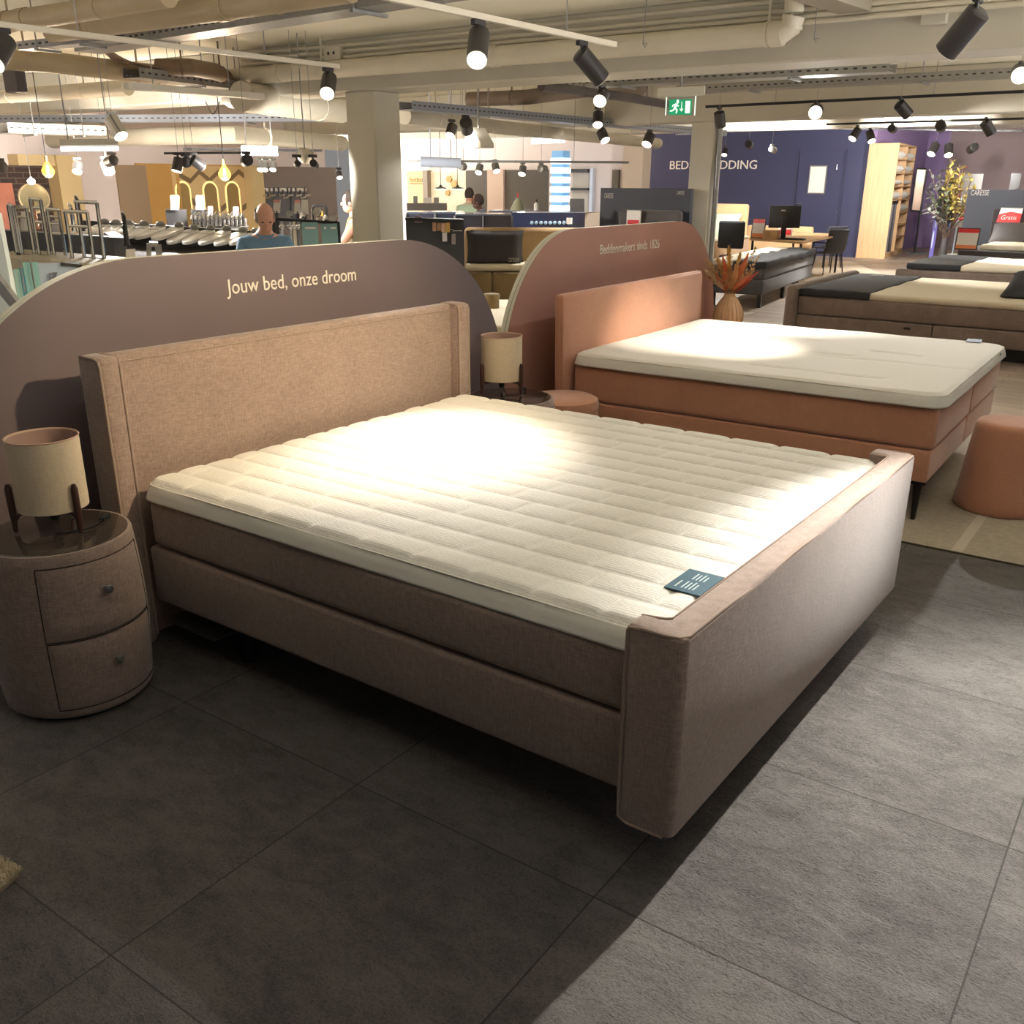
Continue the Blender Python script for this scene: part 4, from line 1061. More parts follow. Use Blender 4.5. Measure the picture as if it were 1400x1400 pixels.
# ------------------------------------------------ navy wall: letters, door, poster
la, lb_ = aty(916, 231.5, YN), aty(1034.5, 231, YN); zt_ = aty(975, 219.5, YN).z
sg = thing('wall_sign', 'white capital letters about bedding on the navy wall', 'sign', (la.x, YN, la.z))
lettering('lettering', 'BEDS & BEDDING', M_LETTER, lb_.x - la.x, zt_ - la.z, (la.x, YN - 0.002, la.z), (1, 0, 0), (0, 0, 1), sg, depth=0.02)
xa, xb = aty(1087, 280, YN).x, aty(1147, 280, YN).x
ztd = aty(1100, 199, YN).z
bm = B(); bx(bm, xa, xb, YN - 0.02, YN - 0.001, 0.0, min(ztd, 2.6), r=0.004, seg=1); dr = struct('door_1', bm, M_NAVY, smooth=False)
bm = B(); bx(bm, xa - 0.06, xa - 0.012, YN - 0.03, YN - 0.001, 0, 2.65); bx(bm, xb + 0.012, xb + 0.06, YN - 0.03, YN - 0.001, 0, 2.65); struct('trim_5', bm, mat('navy_trim', (44, 46, 72), rough=0.6), smooth=False)
h0 = aty(1091, 279, YN); h1 = aty(1097, 279.5, YN)
bm = B(); tube(bm, [(h0.x, YN - 0.02, h0.z), (h0.x, YN - 0.07, h0.z), (h1.x, YN - 0.07, h0.z)], 0.014, 8); obj('door_handle', bm, M_CHROME, dr)
for y in (228, 288):
    p = aty(1145, y, YN); bm = B(); tube(bm, [(p.x, YN - 0.03, p.z - 0.06), (p.x, YN - 0.03, p.z + 0.06)], 0.012, 8); obj('hinge', bm, M_CHROME, dr)
a = aty(1104, 265, YN); b = aty(1132.5, 226, YN)
ps = thing('poster', 'blank white framed poster on the navy door', 'poster', ((a.x + b.x) / 2, YN - 0.03, a.z))
bm = B(); bx(bm, a.x, b.x, YN - 0.05, YN - 0.0205, a.z, b.z, r=0.004, seg=1); part('frame', bm, mat('pewter', (120, 116, 112), rough=0.4, metal=0.4), ps)
bm = B(); bx(bm, a.x + 0.03, b.x - 0.03, YN - 0.053, YN - 0.049, a.z + 0.03, b.z - 0.03); part('sheet', bm, M_PAPER, ps)

# ------------------------------------------------ oak shelf unit with white pillows
S0 = atz(1172, 352, 0); S1 = atz(1209, 354, 0); S2 = Vector((S1.x - 0.0, S1.y + 2.9, 0))
H_ = atr(1190, 196, math.hypot(S0.x - CAM.x, S0.y - CAM.y)).z
su = thing('shelf_unit', 'tall oak shelf unit with open compartments beside the navy wall', 'shelf', ((S0.x + S1.x) / 2, S1.y, 0))
def loc_(u, v, z): return Vector((S1.x + u, S1.y + v, z))
wd = 0.72; Ld = 2.9
dirf = math.atan2(S1.y - S0.y, S1.x - S0.x)
Ms = Matrix.Translation((S1.x, S1.y, 0)) @ Matrix.Rotation(0.10, 4, 'Z')
bm = B(); bx(bm, -wd, 0, 0, 0.05, 0, H_, r=0.004, seg=1); rot_part('end_panel', bm, M_OAK, su, Ms)
bm = B(); bx(bm, -wd, 0, Ld - 0.05, Ld, 0, H_, r=0.004, seg=1); rot_part('end_panel', bm, M_OAK, su, Ms)
bm = B(); bx(bm, -wd, -wd + 0.03, 0.05, Ld - 0.05, 0, H_); rot_part('back_panel', bm, M_OAK, su, Ms)
bm = B(); bx(bm, -wd + 0.03, -0.002, Ld * 0.5 - 0.025, Ld * 0.5 + 0.025, 0.12, H_ - 0.05); rot_part('divider', bm, M_OAK, su, Ms)
bm = B(); bx(bm, -wd, 0, 0.05, Ld - 0.05, H_ - 0.05, H_); rot_part('top_panel', bm, M_OAK, su, Ms)
bm = B(); bx(bm, -wd + 0.03, -0.002, 0.05, Ld - 0.05, 0.0, 0.12); rot_part('plinth', bm, M_OAK, su, Ms)
NS = 8; zs = [0.12 + (H_ - 0.17) * k / NS for k in range(NS)]
for k in range(1, NS):
    z = zs[k]
    bm = B(); bx(bm, -wd + 0.03, -0.004, Ld * 0.5 + 0.026, Ld - 0.051, z - 0.015, z + 0.015); rot_part('shelf', bm, M_OAK, su, Ms)
    if k >= 4:
        bm = B(); bx(bm, -wd + 0.03, -0.004, 0.051, Ld * 0.5 - 0.026, z - 0.015, z + 0.015); rot_part('shelf', bm, M_OAK, su, Ms)
M_PILW = mat('white_pillow_cloth', (232, 228, 220), rough=0.8, bump=.3, bscale=10)
ords = {7: 'top', 6: 'second', 5: 'third', 4: 'fourth', 3: 'fifth'}
for k in (7, 6, 5, 4, 3):
    for side in (0, 1):
        if k == 3 and side == 0: continue
        v = Ld * (0.26 + 0.48 * side)
        p = Ms @ Vector((-0.22, v, zs[k] + 0.02 + 0.09))
        bm = pillow_bm(p.x, p.y, p.z, 0.42, 0.9, 0.2 if k != 5 else 0.12, Matrix.Rotation(0.0, 4, 'X'))
        o = obj('pillow', bm, M_PILW); tag(o, 'white pillow on the %s shelf down, %s column of the oak unit' % (ords[k], ('left', 'right')[side]), 'pillow', 'white pillows in the oak shelf unit')
# pole racks in the lower left compartment
rk = thing('fabric_rack', 'dark rod rack of fabric samples in the lower left of the oak unit', 'rack', Ms @ Vector((-0.1, Ld * 0.25, 0.12)))
bm = B(); bx(bm, -0.06, 0.06, -0.35, 0.35, 1.2, 1.32, r=0.01, seg=1); obj('clamp_bar', bm, M_BLACK, rk)
for j in range(4):
    bm = B(); bx(bm, -0.05, 0.04, -0.33 + j * 0.17, -0.2 + j * 0.17, 0.01, 1.2); obj('sample_sheet', bm, mat('sample%d' % j, ((96, 98, 112), (150, 150, 160), (70, 66, 66), (120, 116, 124))[j], rough=.8), rk)
# standing dressing mirror
mb = atz(1250, 347, 0); rmi = math.hypot(mb.x - CAM.x, mb.y - CAM.y)
q0, q1_ = atr(1245, 288, rmi), atr(1256, 231, rmi)
sm = thing('standing_mirror', 'black framed standing mirror in front of the lilac wall', 'mirror', (mb.x, mb.y, 0))
wv = 0.5
dirv = Vector((0.95, 0.25, 0)).normalized()
def mq(s, z): return Vector((mb.x, mb.y, 0)) - dirv * s + Vector((0, 0, z))
bm = B(); tube(bm, [mq(0, 0.03), mq(0, q1_.z)], 0.03, 8); part('post', bm, M_BLACK, sm)
bm = B(); bar(bm, mq(-0.3, 0.025), mq(0.2, 0.025), 0.25, 0.05); part('foot', bm, M_BLACK, sm)
bm = B(); prism(bm, [mq(0.03, q0.z), mq(0.24, q0.z), mq(0.24, q1_.z), mq(0.03, q1_.z)], Vector((0.02, -0.012, 0))); part('mirror_panel', bm, mat('brown_mirror', (150, 124, 104), rough=0.25, metal=0.3), sm)
bm = B()
for a, b in ((mq(0.03, q0.z), mq(0.24, q0.z)), (mq(0.24, q0.z), mq(0.24, q1_.z)), (mq(0.24, q1_.z), mq(0.0, q1_.z))): tube(bm, [a, b], 0.025, 8)
part('frame', bm, M_BLACK, sm)
# tall dried twig arrangement by the lilac wall
tv = atr(1290, 338, 26.0); tw = thing('twig_arrangement', 'tall arrangement of green and yellow twigs in front of the lilac wall', 'plant', (tv.x, tv.y, 0))
bm = B(); lathe(bm, [(0, 0), (0.08, 0), (0.10, 0.2), (0.08, 0.45), (0.06, 0.6), (0.05, 0.6), (0.04, 0.5), (0, 0.4)], 24); obj('vase', bm, mat('dark_stone', (70, 64, 66), rough=.6), tw)
rn = random.Random(5); ml = [mat('twig_green', (78, 86, 60), rough=.8), mat('twig_yellow', (150, 132, 58), rough=.8), mat('twig_grey', (120, 120, 116), rough=.8), mat('twig_red', (160, 60, 50), rough=.8)]
for i in range(38):
    tx = rn.uniform(1264, 1335); ty = rn.uniform(232, 300) if tx < 1295 else rn.uniform(215, 285)
    tip = atr(tx, ty, 26.0 + rn.uniform(-0.4, 0.4)) - Vector((tv.x, tv.y, 0)); b0 = Vector((rn.uniform(-.06, .06), rn.uniform(-.06, .06), 0.6))
    mid = b0 * 0.5 + tip * 0.5 + Vector((rn.uniform(-.12, .12), rn.uniform(-.12, .12), 0.1)); P_ = smoothpts([b0, mid, tip], 5)
    bm = B(); tube(bm, P_, 0.010, 5); br_ = obj('branch', bm, mat('twig_bark', (84, 66, 56), rough=.9), tw)
    bm = B()
    for j in range(26):
        s = rn.uniform(0.35, 1.0); k = min(int(s * (len(P_) - 1)), len(P_) - 2); c = P_[k] + (P_[k + 1] - P_[k]) * rn.random()
        e = Vector((rn.uniform(-1, 1), rn.uniform(-1, 1), rn.uniform(-0.4, 1))).normalized(); a_, b_ = frame(e); l_ = rn.uniform(0.10, 0.22)
        v_ = [bm.verts.new(c), bm.verts.new(c + e * l_ * .5 + a_ * l_ * .22), bm.verts.new(c + e * l_), bm.verts.new(c + e * l_ * .5 - a_ * l_ * .22)]; bm.faces.new(v_)
    obj('leaves', bm, ml[(1 if tx > 1298 else (0 if i % 2 else 2)) if i % 13 else 3], br_, smooth=False)
# tall narrow lit posters by the lilac wall
for k, (x0_, x1_, yb_, yt_, rgb, lab) in enumerate(((1271, 1281, 341, 276, (110, 100, 190), 'tall violet poster left of the twig arrangement'), (1288, 1300, 341, 262, (90, 130, 214), 'tall blue and white poster behind the twig arrangement'), (1302, 1309, 341, 270, (176, 186, 196), 'tall pale grey poster right of the twig arrangement'))):
    a = atr(x0_, yb_, 27.2); b = atr(x1_, yt_, 27.2)
    t = thing('poster_board', lab, 'poster', ((a.x + b.x) / 2, a.y, 0))
    bm = B(); bx(bm, a.x, b.x + 0.1, a.y, a.y + 0.04, 0.02, b.z, r=0.004, seg=1); part('board', bm, mat('poster%d' % k, rgb, rough=.5), t)
    bm = B(); w_ = b.x + .1 - a.x
    for j in range(3): ball(bm, (a.x + w_ * (0.35 + 0.2 * j), a.y - 0.002, 0.5 + 0.5 * j), w_ * 0.2, 0.004, 0.22)
    part('pale_print', bm, mat('poster_pale', (196, 206, 226), rough=.5), t)
# person in dark shorts beyond: built further down with the other people
# mirrored back wall strips at right
for x0_, x1_, y0_, y1_, rgb, nm in ((1300, 1345, 238, 262, (176, 170, 158), 'a'), (1372, 1397, 237, 300, (92, 84, 78), 'b')):
    a = aty(x0_, y1_, YP - 0.02); b = aty(x1_, y0_, YP - 0.02)
    bm = B(); bx(bm, a.x, b.x, YP - 0.03, YP - 0.001, max(0.0, a.z - 1), b.z); struct('window_1' if nm == 'a' else 'window_2', bm, mat('back_pane_' + nm, rgb, rough=.15), smooth=False)

# ------------------------------------------------ dark display board left of the second column
RB = 16.0
a = atr(821, 320, RB); bq = atr(943, 259, RB); yb = a.y
bl, br2 = aty(821, 262, a.y), aty(945, 258, a.y)
db = thing('display_wall', 'tall dark blue grey display board standing behind the terracotta arched panel', 'display panel', ((bl.x + br2.x) / 2, a.y, 0))
bm = B(); bx(bm, bl.x, br2.x, a.y, a.y + 0.10, 0, br2.z, r=0.004, seg=1); part('board', bm, M_SLATEB, db)
for x0_, x1_, y0_, y1_ in ((826, 839, 271, 264), (925, 936, 266, 261)):
    p0, p1_ = aty(x0_, y0_, a.y), aty(x1_, y1_, a.y)
    lettering('lettering', 'CARESSE', MATS['grey_lettering'], p1_.x - p0.x, p1_.z - p0.z, (p0.x, a.y - 0.001, p0.z), (1, 0, 0), (0, 0, 1), db)
h1_, h2_ = aty(847, 295, a.y - 0.3), aty(932, 288, a.y - 0.3)
hbd = thing('headboard', 'dark grey headboard in front of the dark display board', 'headboard', ((h1_.x + h2_.x) / 2, a.y - 0.3, 0))
bm = B(); softbox(bm, h1_.x, h2_.x, a.y - 0.35, a.y - 0.2, 0, h2_.z, 0.06); part('panel', bm, fabric('dim_grey_cloth', (82, 78, 78), var=.1), hbd)
c = aty(866, 300, a.y - 0.45); w_ = 0.22
sign_frame('sign_holder', 'white card with red print standing before the dark grey headboard', Vector((c.x, c.y, c.z + 0.02)), 0.24, 0.22, M_PAPER, ((0.0, 0.35, M_RED),), 0)

# ------------------------------------------------ taupe bed seen through the gap between the arched panels
RT = 11.6
hL, hR = atr(634, 311, RT), atr(765, 311, RT)
g1 = thing('box_spring_bed', 'sand bed with black pillows seen between the two arched panels', 'bed', (hL.x, hL.y, 0))
ux = (hR - hL); ux.z = 0; Lg = ux.length; ux.normalize(); fy = Vector((ux.y, -ux.x, 0))   # fy towards the camera
Mg = Matrix(((ux.x, fy.x, 0, hL.x), (ux.y, fy.y, 0, hL.y), (0, 0, 1, 0), (0, 0, 0, 1)))
M_SANDB = fabric('sand_brown_cloth', (176, 146, 108), var=.07); M_OLIVE = fabric('olive_brown_cloth', (128, 108, 76), var=.07)
bm = B(); t = bmesh.new(); bx(t, 0, 1.9, -0.12, 0, 0.05, hL.z, r=0.06, seg=4); merge(bm, t); rot_part('headboard', bm, M_SANDB, g1, Mg)
zb1 = 0.70
bm = B(); bx(bm, 0.03, 1.9, 0.001, 0.42, 0.46, zb1, r=0.04, seg=3); rot_part('mattress_base', bm, M_OLIVE, g1, Mg)
def gz(px, py, off=0.45): return atr(px, py, RT - off).z
zt1 = gz(690, 361); zt0 = gz(690, 371)
bm = B(); bx(bm, 0.03, 1.9, 0.001, 0.45, zt0, zt1, r=0.03, seg=3); rot_part('white_topper', bm, M_SHEET, g1, Mg)
zo1 = gz(690, 372); zo0 = gz(690, 408)
bm = B()
for k in range(6): bx(bm, 0.03 + k * 0.312, 0.03 + (k + 1) * 0.312 - 0.006, 0.43, 0.5, zo0, zo1, r=0.025, seg=3)
rot_part('channelled_front', bm, M_OLIVE, g1, Mg)
bm = B(); bx(bm, 0.1, 1.85, 0.05, 0.4, 0.0, 0.461); rot_part('plinth', bm, M_BLACK, g1, Mg)
for (xa_, xb_, ya_, yb_, off, ti, lab) in ((638, 712, 361, 316, 0.36, 0.22, 'black pillow in front, upright on the sand bed between the arched panels'), (644, 716, 360, 315, 0.16, 0.12, 'black pillow at the back on the sand bed between the arched panels')):
    A_ = atr(xa_, ya_, RT - off); B_ = atr(xb_, yb_, RT - off)
    w_ = (B_ - A_).to_2d().length; h_ = B_.z - A_.z; c = (A_ + B_) / 2
    Mp = Matrix(((ux.x, 0, fy.x, 0), (ux.y, 0, fy.y, 0), (0, 1, 0, 0), (0, 0, 0, 1)))
    o = obj('pillow', pillow_bm(c.x, c.y, c.z, w_, h_, 0.16, Mp), mat('black_pillow_cloth', (50, 46, 46), rough=.75)); tag(o, lab, 'pillow')
    if off == 0.36:
        la_ = atr(695, 358, RT - 0.46); lettering('lettering', 'caresse', MATS['grey_lettering'], 0.12, 0.045, la_, ux, (0, 0, 1), o)
# nearer white bed and olive pouf in the gap
n0 = atr(690, 409, 9.9)
nb = thing('mattress', 'white mattress in the gap between the arched panels, under the sand bed', 'mattress', (n0.x, n0.y, 0))
Mn = Matrix(((ux.x, fy.x, 0, n0.x), (ux.y, fy.y, 0, n0.y), (0, 0, 1, 0), (0, 0, 0, 1)))
bm = B(); bx(bm, -0.9, 1.0, 0, 1.9, n0.z - 0.16, n0.z, r=0.04, seg=3); rot_part('cover', bm, M_SHEET, nb, Mn)
bm = B(); bx(bm, -0.9, 1.0, 0.02, 1.88, 0, n0.z - 0.162, r=0.03, seg=2); rot_part('base', bm, M_SANDB, nb, Mn)
po = atr(672, 430, 9.2); zt_ = atr(674, 416, 9.2).z
op = thing('storage_tin', 'small olive round box on the white mattress in the gap between the panels', 'box', (po.x, po.y, n0.z + 0.001))
r_ = 0.075; bm = B(); lathe(bm, [(0, 0), (r_, 0), (r_, 0.09), (0, 0.09)], 28); obj('box', bm, M_OLIVE, op)
bm = B(); lathe(bm, [(0, 0.091), (r_ + 0.003, 0.091), (r_ + 0.003, 0.125), (r_ - 0.004, 0.13), (0, 0.131)], 28); obj('lid', bm, M_OLIVE, op)

# ================================================================== lighting track and spotlights
M_LENS = mat('lit_lens', (255, 240, 215), emit=(255, 238, 208), estr=14.0)
M_LENSOFF = mat('reflector_ring', (216, 210, 200), rough=0.3)
M_LENSC = mat('lit_lens_cool', (255, 250, 240), emit=(255, 248, 236), estr=12.0)
SPOTMESH = {}
def track_light(label, pos, aim, watts=0, cone=40, blend=0.5, colr=WARM, L=0.19, r=0.048, lit=True, m=None, group='track spotlights', drop=0.07, lens=None, soft=0.03, trackdir=(0, 1, 0)):
    m = m or M_SPOT
    pos = Vector(pos); aim = Vector(aim)
    t = thing('track_spotlight', label, 'spotlight', pos, math.atan2(trackdir[1], trackdir[0]) - PI / 2, group)
    R = Matrix.Rotation(-t.rotation_euler.z, 4, 'Z')
    key = (round(L, 3), round(r, 3), m.name, lit, lens.name if lens else '', round(drop, 3))
    piv = pos + Vector((0, 0, -drop)); d = (aim - piv).normalized()
    dl = R.to_3x3() @ d
    if key not in SPOTMESH:
        bm = B(); bx(bm, -0.017, 0.017, -0.06, 0.045, -0.032, -0.001, r=0.004, seg=1)
        tube(bm, [(0, -0.01, -0.03), (0, 0, -drop)], 0.011, 10); ma = bmd('mounting', bm, m)
        bm = B(); lathe(bm, [(0, 0.03), (r * 0.8, 0.03), (r, 0.022), (r, -L + 0.03), (r * 0.93, -L + 0.03), (r * 0.9, -L + 0.042), (0, -L + 0.042)], 28); mb = bmd('lamp_body', bm, m)
        bm = B(); lathe(bm, [(0, -L + 0.040), (r * 0.88, -L + 0.040), (r * 0.88, -L + 0.034), (0, -L + 0.034)], 24); ml = bmd('lens', bm, (lens or M_LENS) if lit else M_LENSOFF)
        bm = B(); lathe(bm, [(r * 0.90, -L + 0.035), (r * 0.985, -L + 0.035), (r * 0.985, -L + 0.026), (r * 0.90, -L + 0.026), (r * 0.90, -L + 0.035)], 28); mr = bmd('rim', bm, M_LENSOFF)
        SPOTMESH[key] = (ma, mb, ml, mr)
    ma, mb, ml, mr = SPOTMESH[key]
    q = Vector((0, 0, -1)).rotation_difference(dl)
    for nm, me, rot in (('mounting', ma, None), ('lamp_body', mb, q), ('lens', ml, q), ('rim', mr, q)):
        o = bpy.data.objects.new(nm, me); COL.objects.link(o); o.parent = t
        if rot is not None: o.location = (0, 0, -drop - 0.02); o.rotation_mode = 'QUATERNION'; o.rotation_quaternion = rot
    if watts:
        ld = bpy.data.lights.new('beam', 'SPOT'); ld.energy = watts; ld.color = colr; ld.spot_size = math.radians(cone); ld.spot_blend = blend; ld.shadow_soft_size = soft
        lo = bpy.data.objects.new('beam', ld); COL.objects.link(lo); lo.parent = t
        lo.location = Vector((0, 0, -drop - 0.02)) + dl * (L + 0.0); lo.rotation_mode = 'QUATERNION'; lo.rotation_quaternion = q
    return t
def bmd(name, bm, m):
    bmesh.ops.recalc_face_normals(bm, faces=bm.faces[:])
    me = bpy.data.meshes.new(name); bm.to_mesh(me); bm.free()
    for p in me.polygons: p.use_smooth = True
    me.set_sharp_from_angle(angle=0.6); me.materials.append(m); return me
def track(label, p, q, m, w=0.036, h=0.034):
    p, q = Vector(p), Vector(q)
    t = thing('lighting_track', label, 'lighting track', (p + q) / 2, 0)
    bm = B(); bar(bm, p, q, w, h); bevel_sharp(bm, 0.002, 1); obj('rail', bm, m, t, world=True, smooth=False)
    d = (q - p); n = max(2, int(d.length / 1.6))
    for k in range(n):
        c = p + d * ((k + 0.5) / n)
        bm = B(); tube(bm, [c + Vector((0, 0, h / 2)), Vector((c.x, c.y, ZC))], 0.004, 6); obj('suspension_rod', bm, M_GALV, t, world=True)
    return t
ZK = 2.75
M_TRACKW = mat('white_track', (214, 204, 184), rough=0.5)
a1, b1 = atz(-60, 26, ZK), atz(463, 91, ZK)
track('long white lighting track across the upper left ceiling', a1, b1, M_TRACKW)
a2, b2 = atz(500, -10, ZK), atz(841, 61, ZK)
track('white lighting track above the two front beds ending at the beam', a2, b2, M_TRACKW)
track('white lighting track running over the foot of the front beds', (2.15, -4.5, ZK), (2.15, 3.6, ZK), M_TRACKW)
track('white lighting track over the open floor beside the footboard', (4.6, -4.5, ZK), (4.6, 4.6, ZK), M_TRACKW)
V3 = atx(1338, -6, 1.62)
track('short white lighting track above the upper right corner of the photo', (1.62, V3.y - 0.35, V3.z + 0.017), (1.62, V3.y + 0.2, V3.z + 0.017), M_TRACKW)
def on(a, b, px, z=ZK):
    # the point of the track a-b nearest to the photo column px
    best = None
    for k in range(401):
        p = a + (b - a) * (k / 400)
        c = CR.transposed() @ (p - CAM)
        x = 700 + CF * c.x / -c.z
        if best is None or abs(x - px) < best[0]: best = (abs(x - px), p)
    return best[1] + Vector((0, 0, -0.017))
td2 = (b2 - a2).normalized(); td1 = (b1 - a1).normalized()
# the lamps that light the front beds
BIG = dict(L=0.235, r=0.062)
hot = atz(596, 618, 0.74)
track_light('lit black spotlight on the middle white track, pointing down at the nearest bed', on(a2, b2, 655), hot, 360, 34, 1.0, NEUT, trackdir=td2, group=None, soft=0.03, **BIG)
track_light('black spotlight on the end of the middle white track, turned away', on(a2, b2, 797), (0.25, 6.1, 0.7), 380, 44, 1.0, NEUT, trackdir=td2, group=None, **BIG)
track_light('lit black spotlight at the right end of the long left track', on(a1, b1, 449), (-1.2, 1.4, 0.0), 60, 70, 0.5, WARM, trackdir=td1, group=None, **BIG)
track_light('lit black spotlight at the left edge of the photo on the long track', on(a1, b1, 2), (-1.9, -0.9, 0.2), 70, 80, 0.5, NEUT, trackdir=td1, group=None, **BIG)
T3 = lambda y: (2.15, y, ZK - 0.017)
T4 = lambda y: (4.6, y, ZK - 0.017)
track_light('black spotlight hanging at the upper right corner above the apricot bed', V3, (-0.05, 4.62, 0.77), 400, 38, 1.0, (1, .9, .74), group=None, **BIG)
track_light('black spotlight over the foot of the nearest bed', T3(1.28), (-0.6, 1.25, 1.1), 255, 62, 0.8, (1.0, 0.77, 0.47), **BIG)
track_light('black spotlight over the foot of the nearest bed, the further one', T3(3.05), (3.25, 0.5, 0.0), 470, 71, 0.7, (1, .96, .9), **BIG)
track_light('black spotlight over the gap between the two front beds', T3(3.30), (3.35, 1.0, 0.0), 470, 71, 0.7, (1, .96, .9), **BIG)
track_light('black spotlight over the open floor right of the footboard', T4(0.9), (3.7, 0.5, 0.0), 170, 50, 0.9, (.95, .97, 1), **BIG)
track_light('black spotlight over the open floor near the tapered pouf', T4(3.2), (3.4, 2.2, 0.0), 170, 50, 0.9, (.95, .97, 1), **BIG)

# ================================================================== bath department at the left
def board(nm, label, cat, pts, th, m, group=None, parts='board'):
    """upright flat board through the given points (bottom left, bottom right, top right, top left), th thick away from the camera"""
    c = sum((Vector(p) for p in pts), Vector()) / len(pts)
    t = thing(nm, label, cat, (c.x, c.y, min(p[2] for p in pts)), 0, group)
    n = (Vector(pts[1]) - Vector(pts[0])).cross(Vector((0, 0, 1))).normalized()
    if n.dot(CAM - c) > 0: n = -n
    bm = B(); prism(bm, pts, n * th); obj(parts, bm, m, t, world=True, smooth=False)
    return t, n
# wall features on the bath department's back wall
def wl(x, y): return atx(x, y, XL)
def wall_patch(nm, x0_, x1_, y0_, y1_, m, d=0.03, off=0.001, z0=None):
    a, b = wl(x0_, y1_), wl(x1_, y0_)
    bm = B(); bx(bm, XL + off, XL + off + d, a.y, b.y, a.z if z0 is None else z0, b.z); return struct(nm, bm, m, smooth=False)
wall_patch('wall_brick', 12, 76, 227, 330, M_BRICK, z0=0)
wall_patch('trim_6', 78, 90, 213, 330, mat('cream_reveal', (204, 180, 134), rough=.8), 0.35, z0=0)
wall_patch('trim_7', 12, 90, 213, 226, MATS['cream_reveal'], 0.30)
wall_patch('wall_terracotta', -40, 14, 250, 330, mat('salmon_tiles', (178, 112, 90), rough=.4, var=.12, vscale=4), 0.05, z0=0)
wall_patch('wall_taupe', 170, 197, 226, 330, M_BROWNW, 0.04, z0=0)
wall_patch('wall_ochre', 197, 343, 226, 330, M_OCHRE, 0.02, z0=0)
wall_patch('trim_8', 339, 345, 226, 330, MATS['cream_reveal'], 0.3, z0=0)
wall_patch('wall_grey', 345, 456, 229, 340, M_WGREY, 0.05, z0=0)
# recess side wall, ochre
a, b = wl(197, 330), wl(240, 226)
bm = B(); bx(bm, XL + 0.021, XL + 0.07, b.y - 0.06, b.y, 0, b.z); struct('wall_ochre', bm, M_OCHRE, smooth=False)
# zigzag tile panel with three arched niches
za, zb = wl(240, 300), wl(338, 228)
zz = thing('zigzag_wall_panel', 'sand coloured wall panel with brown zigzag bands and three arched lit niches', 'wall panel', (XL, (za.y + zb.y) / 2, 0))
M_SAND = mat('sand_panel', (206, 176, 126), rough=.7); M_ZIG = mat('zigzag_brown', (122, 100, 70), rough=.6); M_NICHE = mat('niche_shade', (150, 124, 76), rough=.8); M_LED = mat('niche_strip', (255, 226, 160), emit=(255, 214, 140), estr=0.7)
bm = B(); bx(bm, XL + 0.022, XL + 0.05, za.y, zb.y, 0, zb.z); obj('panel', bm, M_SAND, zz, world=True, smooth=False)
def zig(pts_px, wpx):
    bm = B(); up = [wl(x, y) for x, y in pts_px]; lo = [wl(x, y + wpx) for x, y in pts_px]
    for i in range(len(up) - 1):
        q = [up[i], up[i + 1], lo[i + 1], lo[i]]
        prism(bm, [(XL + 0.0505, v.y, v.z) for v in q], (0.004, 0, 0))
    obj('zigzag_band', bm, M_ZIG, zz, world=True, smooth=False)
zig([(240, 234), (258, 244), (270, 231), (284, 243), (297, 231), (311, 243), (324, 231), (339, 244)], 7)
zig([(246, 279), (250, 279), (260, 270), (268, 277)], 8); zig([(280, 277), (287, 272)], 8); zig([(300, 282), (313, 272)], 8); zig([(329, 281), (341, 272)], 8)
for (cx_, w_, yt_) in ((252, 17, 250), (289, 17, 250), (319, 16, 250)):
    L0, R0_ = wl(cx_ - w_ / 2, 300), wl(cx_ + w_ / 2, 300); tz = wl(cx_, yt_).z; ww = R0_.y - L0.y; cy_ = (L0.y + R0_.y) / 2
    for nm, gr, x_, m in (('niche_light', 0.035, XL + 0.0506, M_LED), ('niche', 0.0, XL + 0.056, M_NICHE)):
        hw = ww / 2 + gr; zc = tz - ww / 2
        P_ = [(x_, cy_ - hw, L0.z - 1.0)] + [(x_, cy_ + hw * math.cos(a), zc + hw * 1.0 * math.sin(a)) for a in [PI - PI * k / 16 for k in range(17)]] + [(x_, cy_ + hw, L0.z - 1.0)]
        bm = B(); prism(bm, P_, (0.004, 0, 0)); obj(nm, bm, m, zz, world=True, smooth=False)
# round mirror in front of the brick wall with a small lamp on top
mc = atr(46.5, 271, 15.2)
rm_ = thing('round_mirror', 'round thin framed mirror hanging in front of the dark brick wall', 'mirror', mc)
fc = (CAM - mc); fc.z = 0; fc.normalize(); Q = Vector((0, 0, 1)).rotation_difference(fc).to_matrix().to_4x4()
R_ = 17.5 * 15.2 / CF * 0.9
bm = B(); lathe(bm, [(0, 0), (R_, 0), (R_, 0.02), (0, 0.021)], 40); bmesh.ops.transform(bm, matrix=Q, verts=bm.verts[:]); obj('glass', bm, mat('mirror_tint', (120, 110, 84), rough=.12, metal=.6), rm_)
bm = B(); tube(bm, [Q @ Vector((R_ * math.cos(2 * PI * k / 40), R_ * math.sin(2 * PI * k / 40), 0.015)) for k in range(41)], 0.014, 6, cap=False); obj('frame', bm, mat('brushed_brass', (176, 160, 130), rough=.3, metal=.8), rm_)
bm = B(); tube(bm, [(0, 0, R_), (0, 0, R_ + .08), tuple(fc * 0.12 + Vector((0, 0, R_ + 0.07)))], 0.01, 6); ball(bm, fc * 0.12 + Vector((0, 0, R_ + 0.03)), 0.05, 0.05, 0.04); obj('picture_lamp', bm, MATS['lit_lens'], rm_)
bm = B(); tube(bm, [(0, 0, R_ + .08), Vector((0, 0, ZC - mc.z))], 0.006, 6); obj('hanging_rod', bm, M_GALV, rm_)
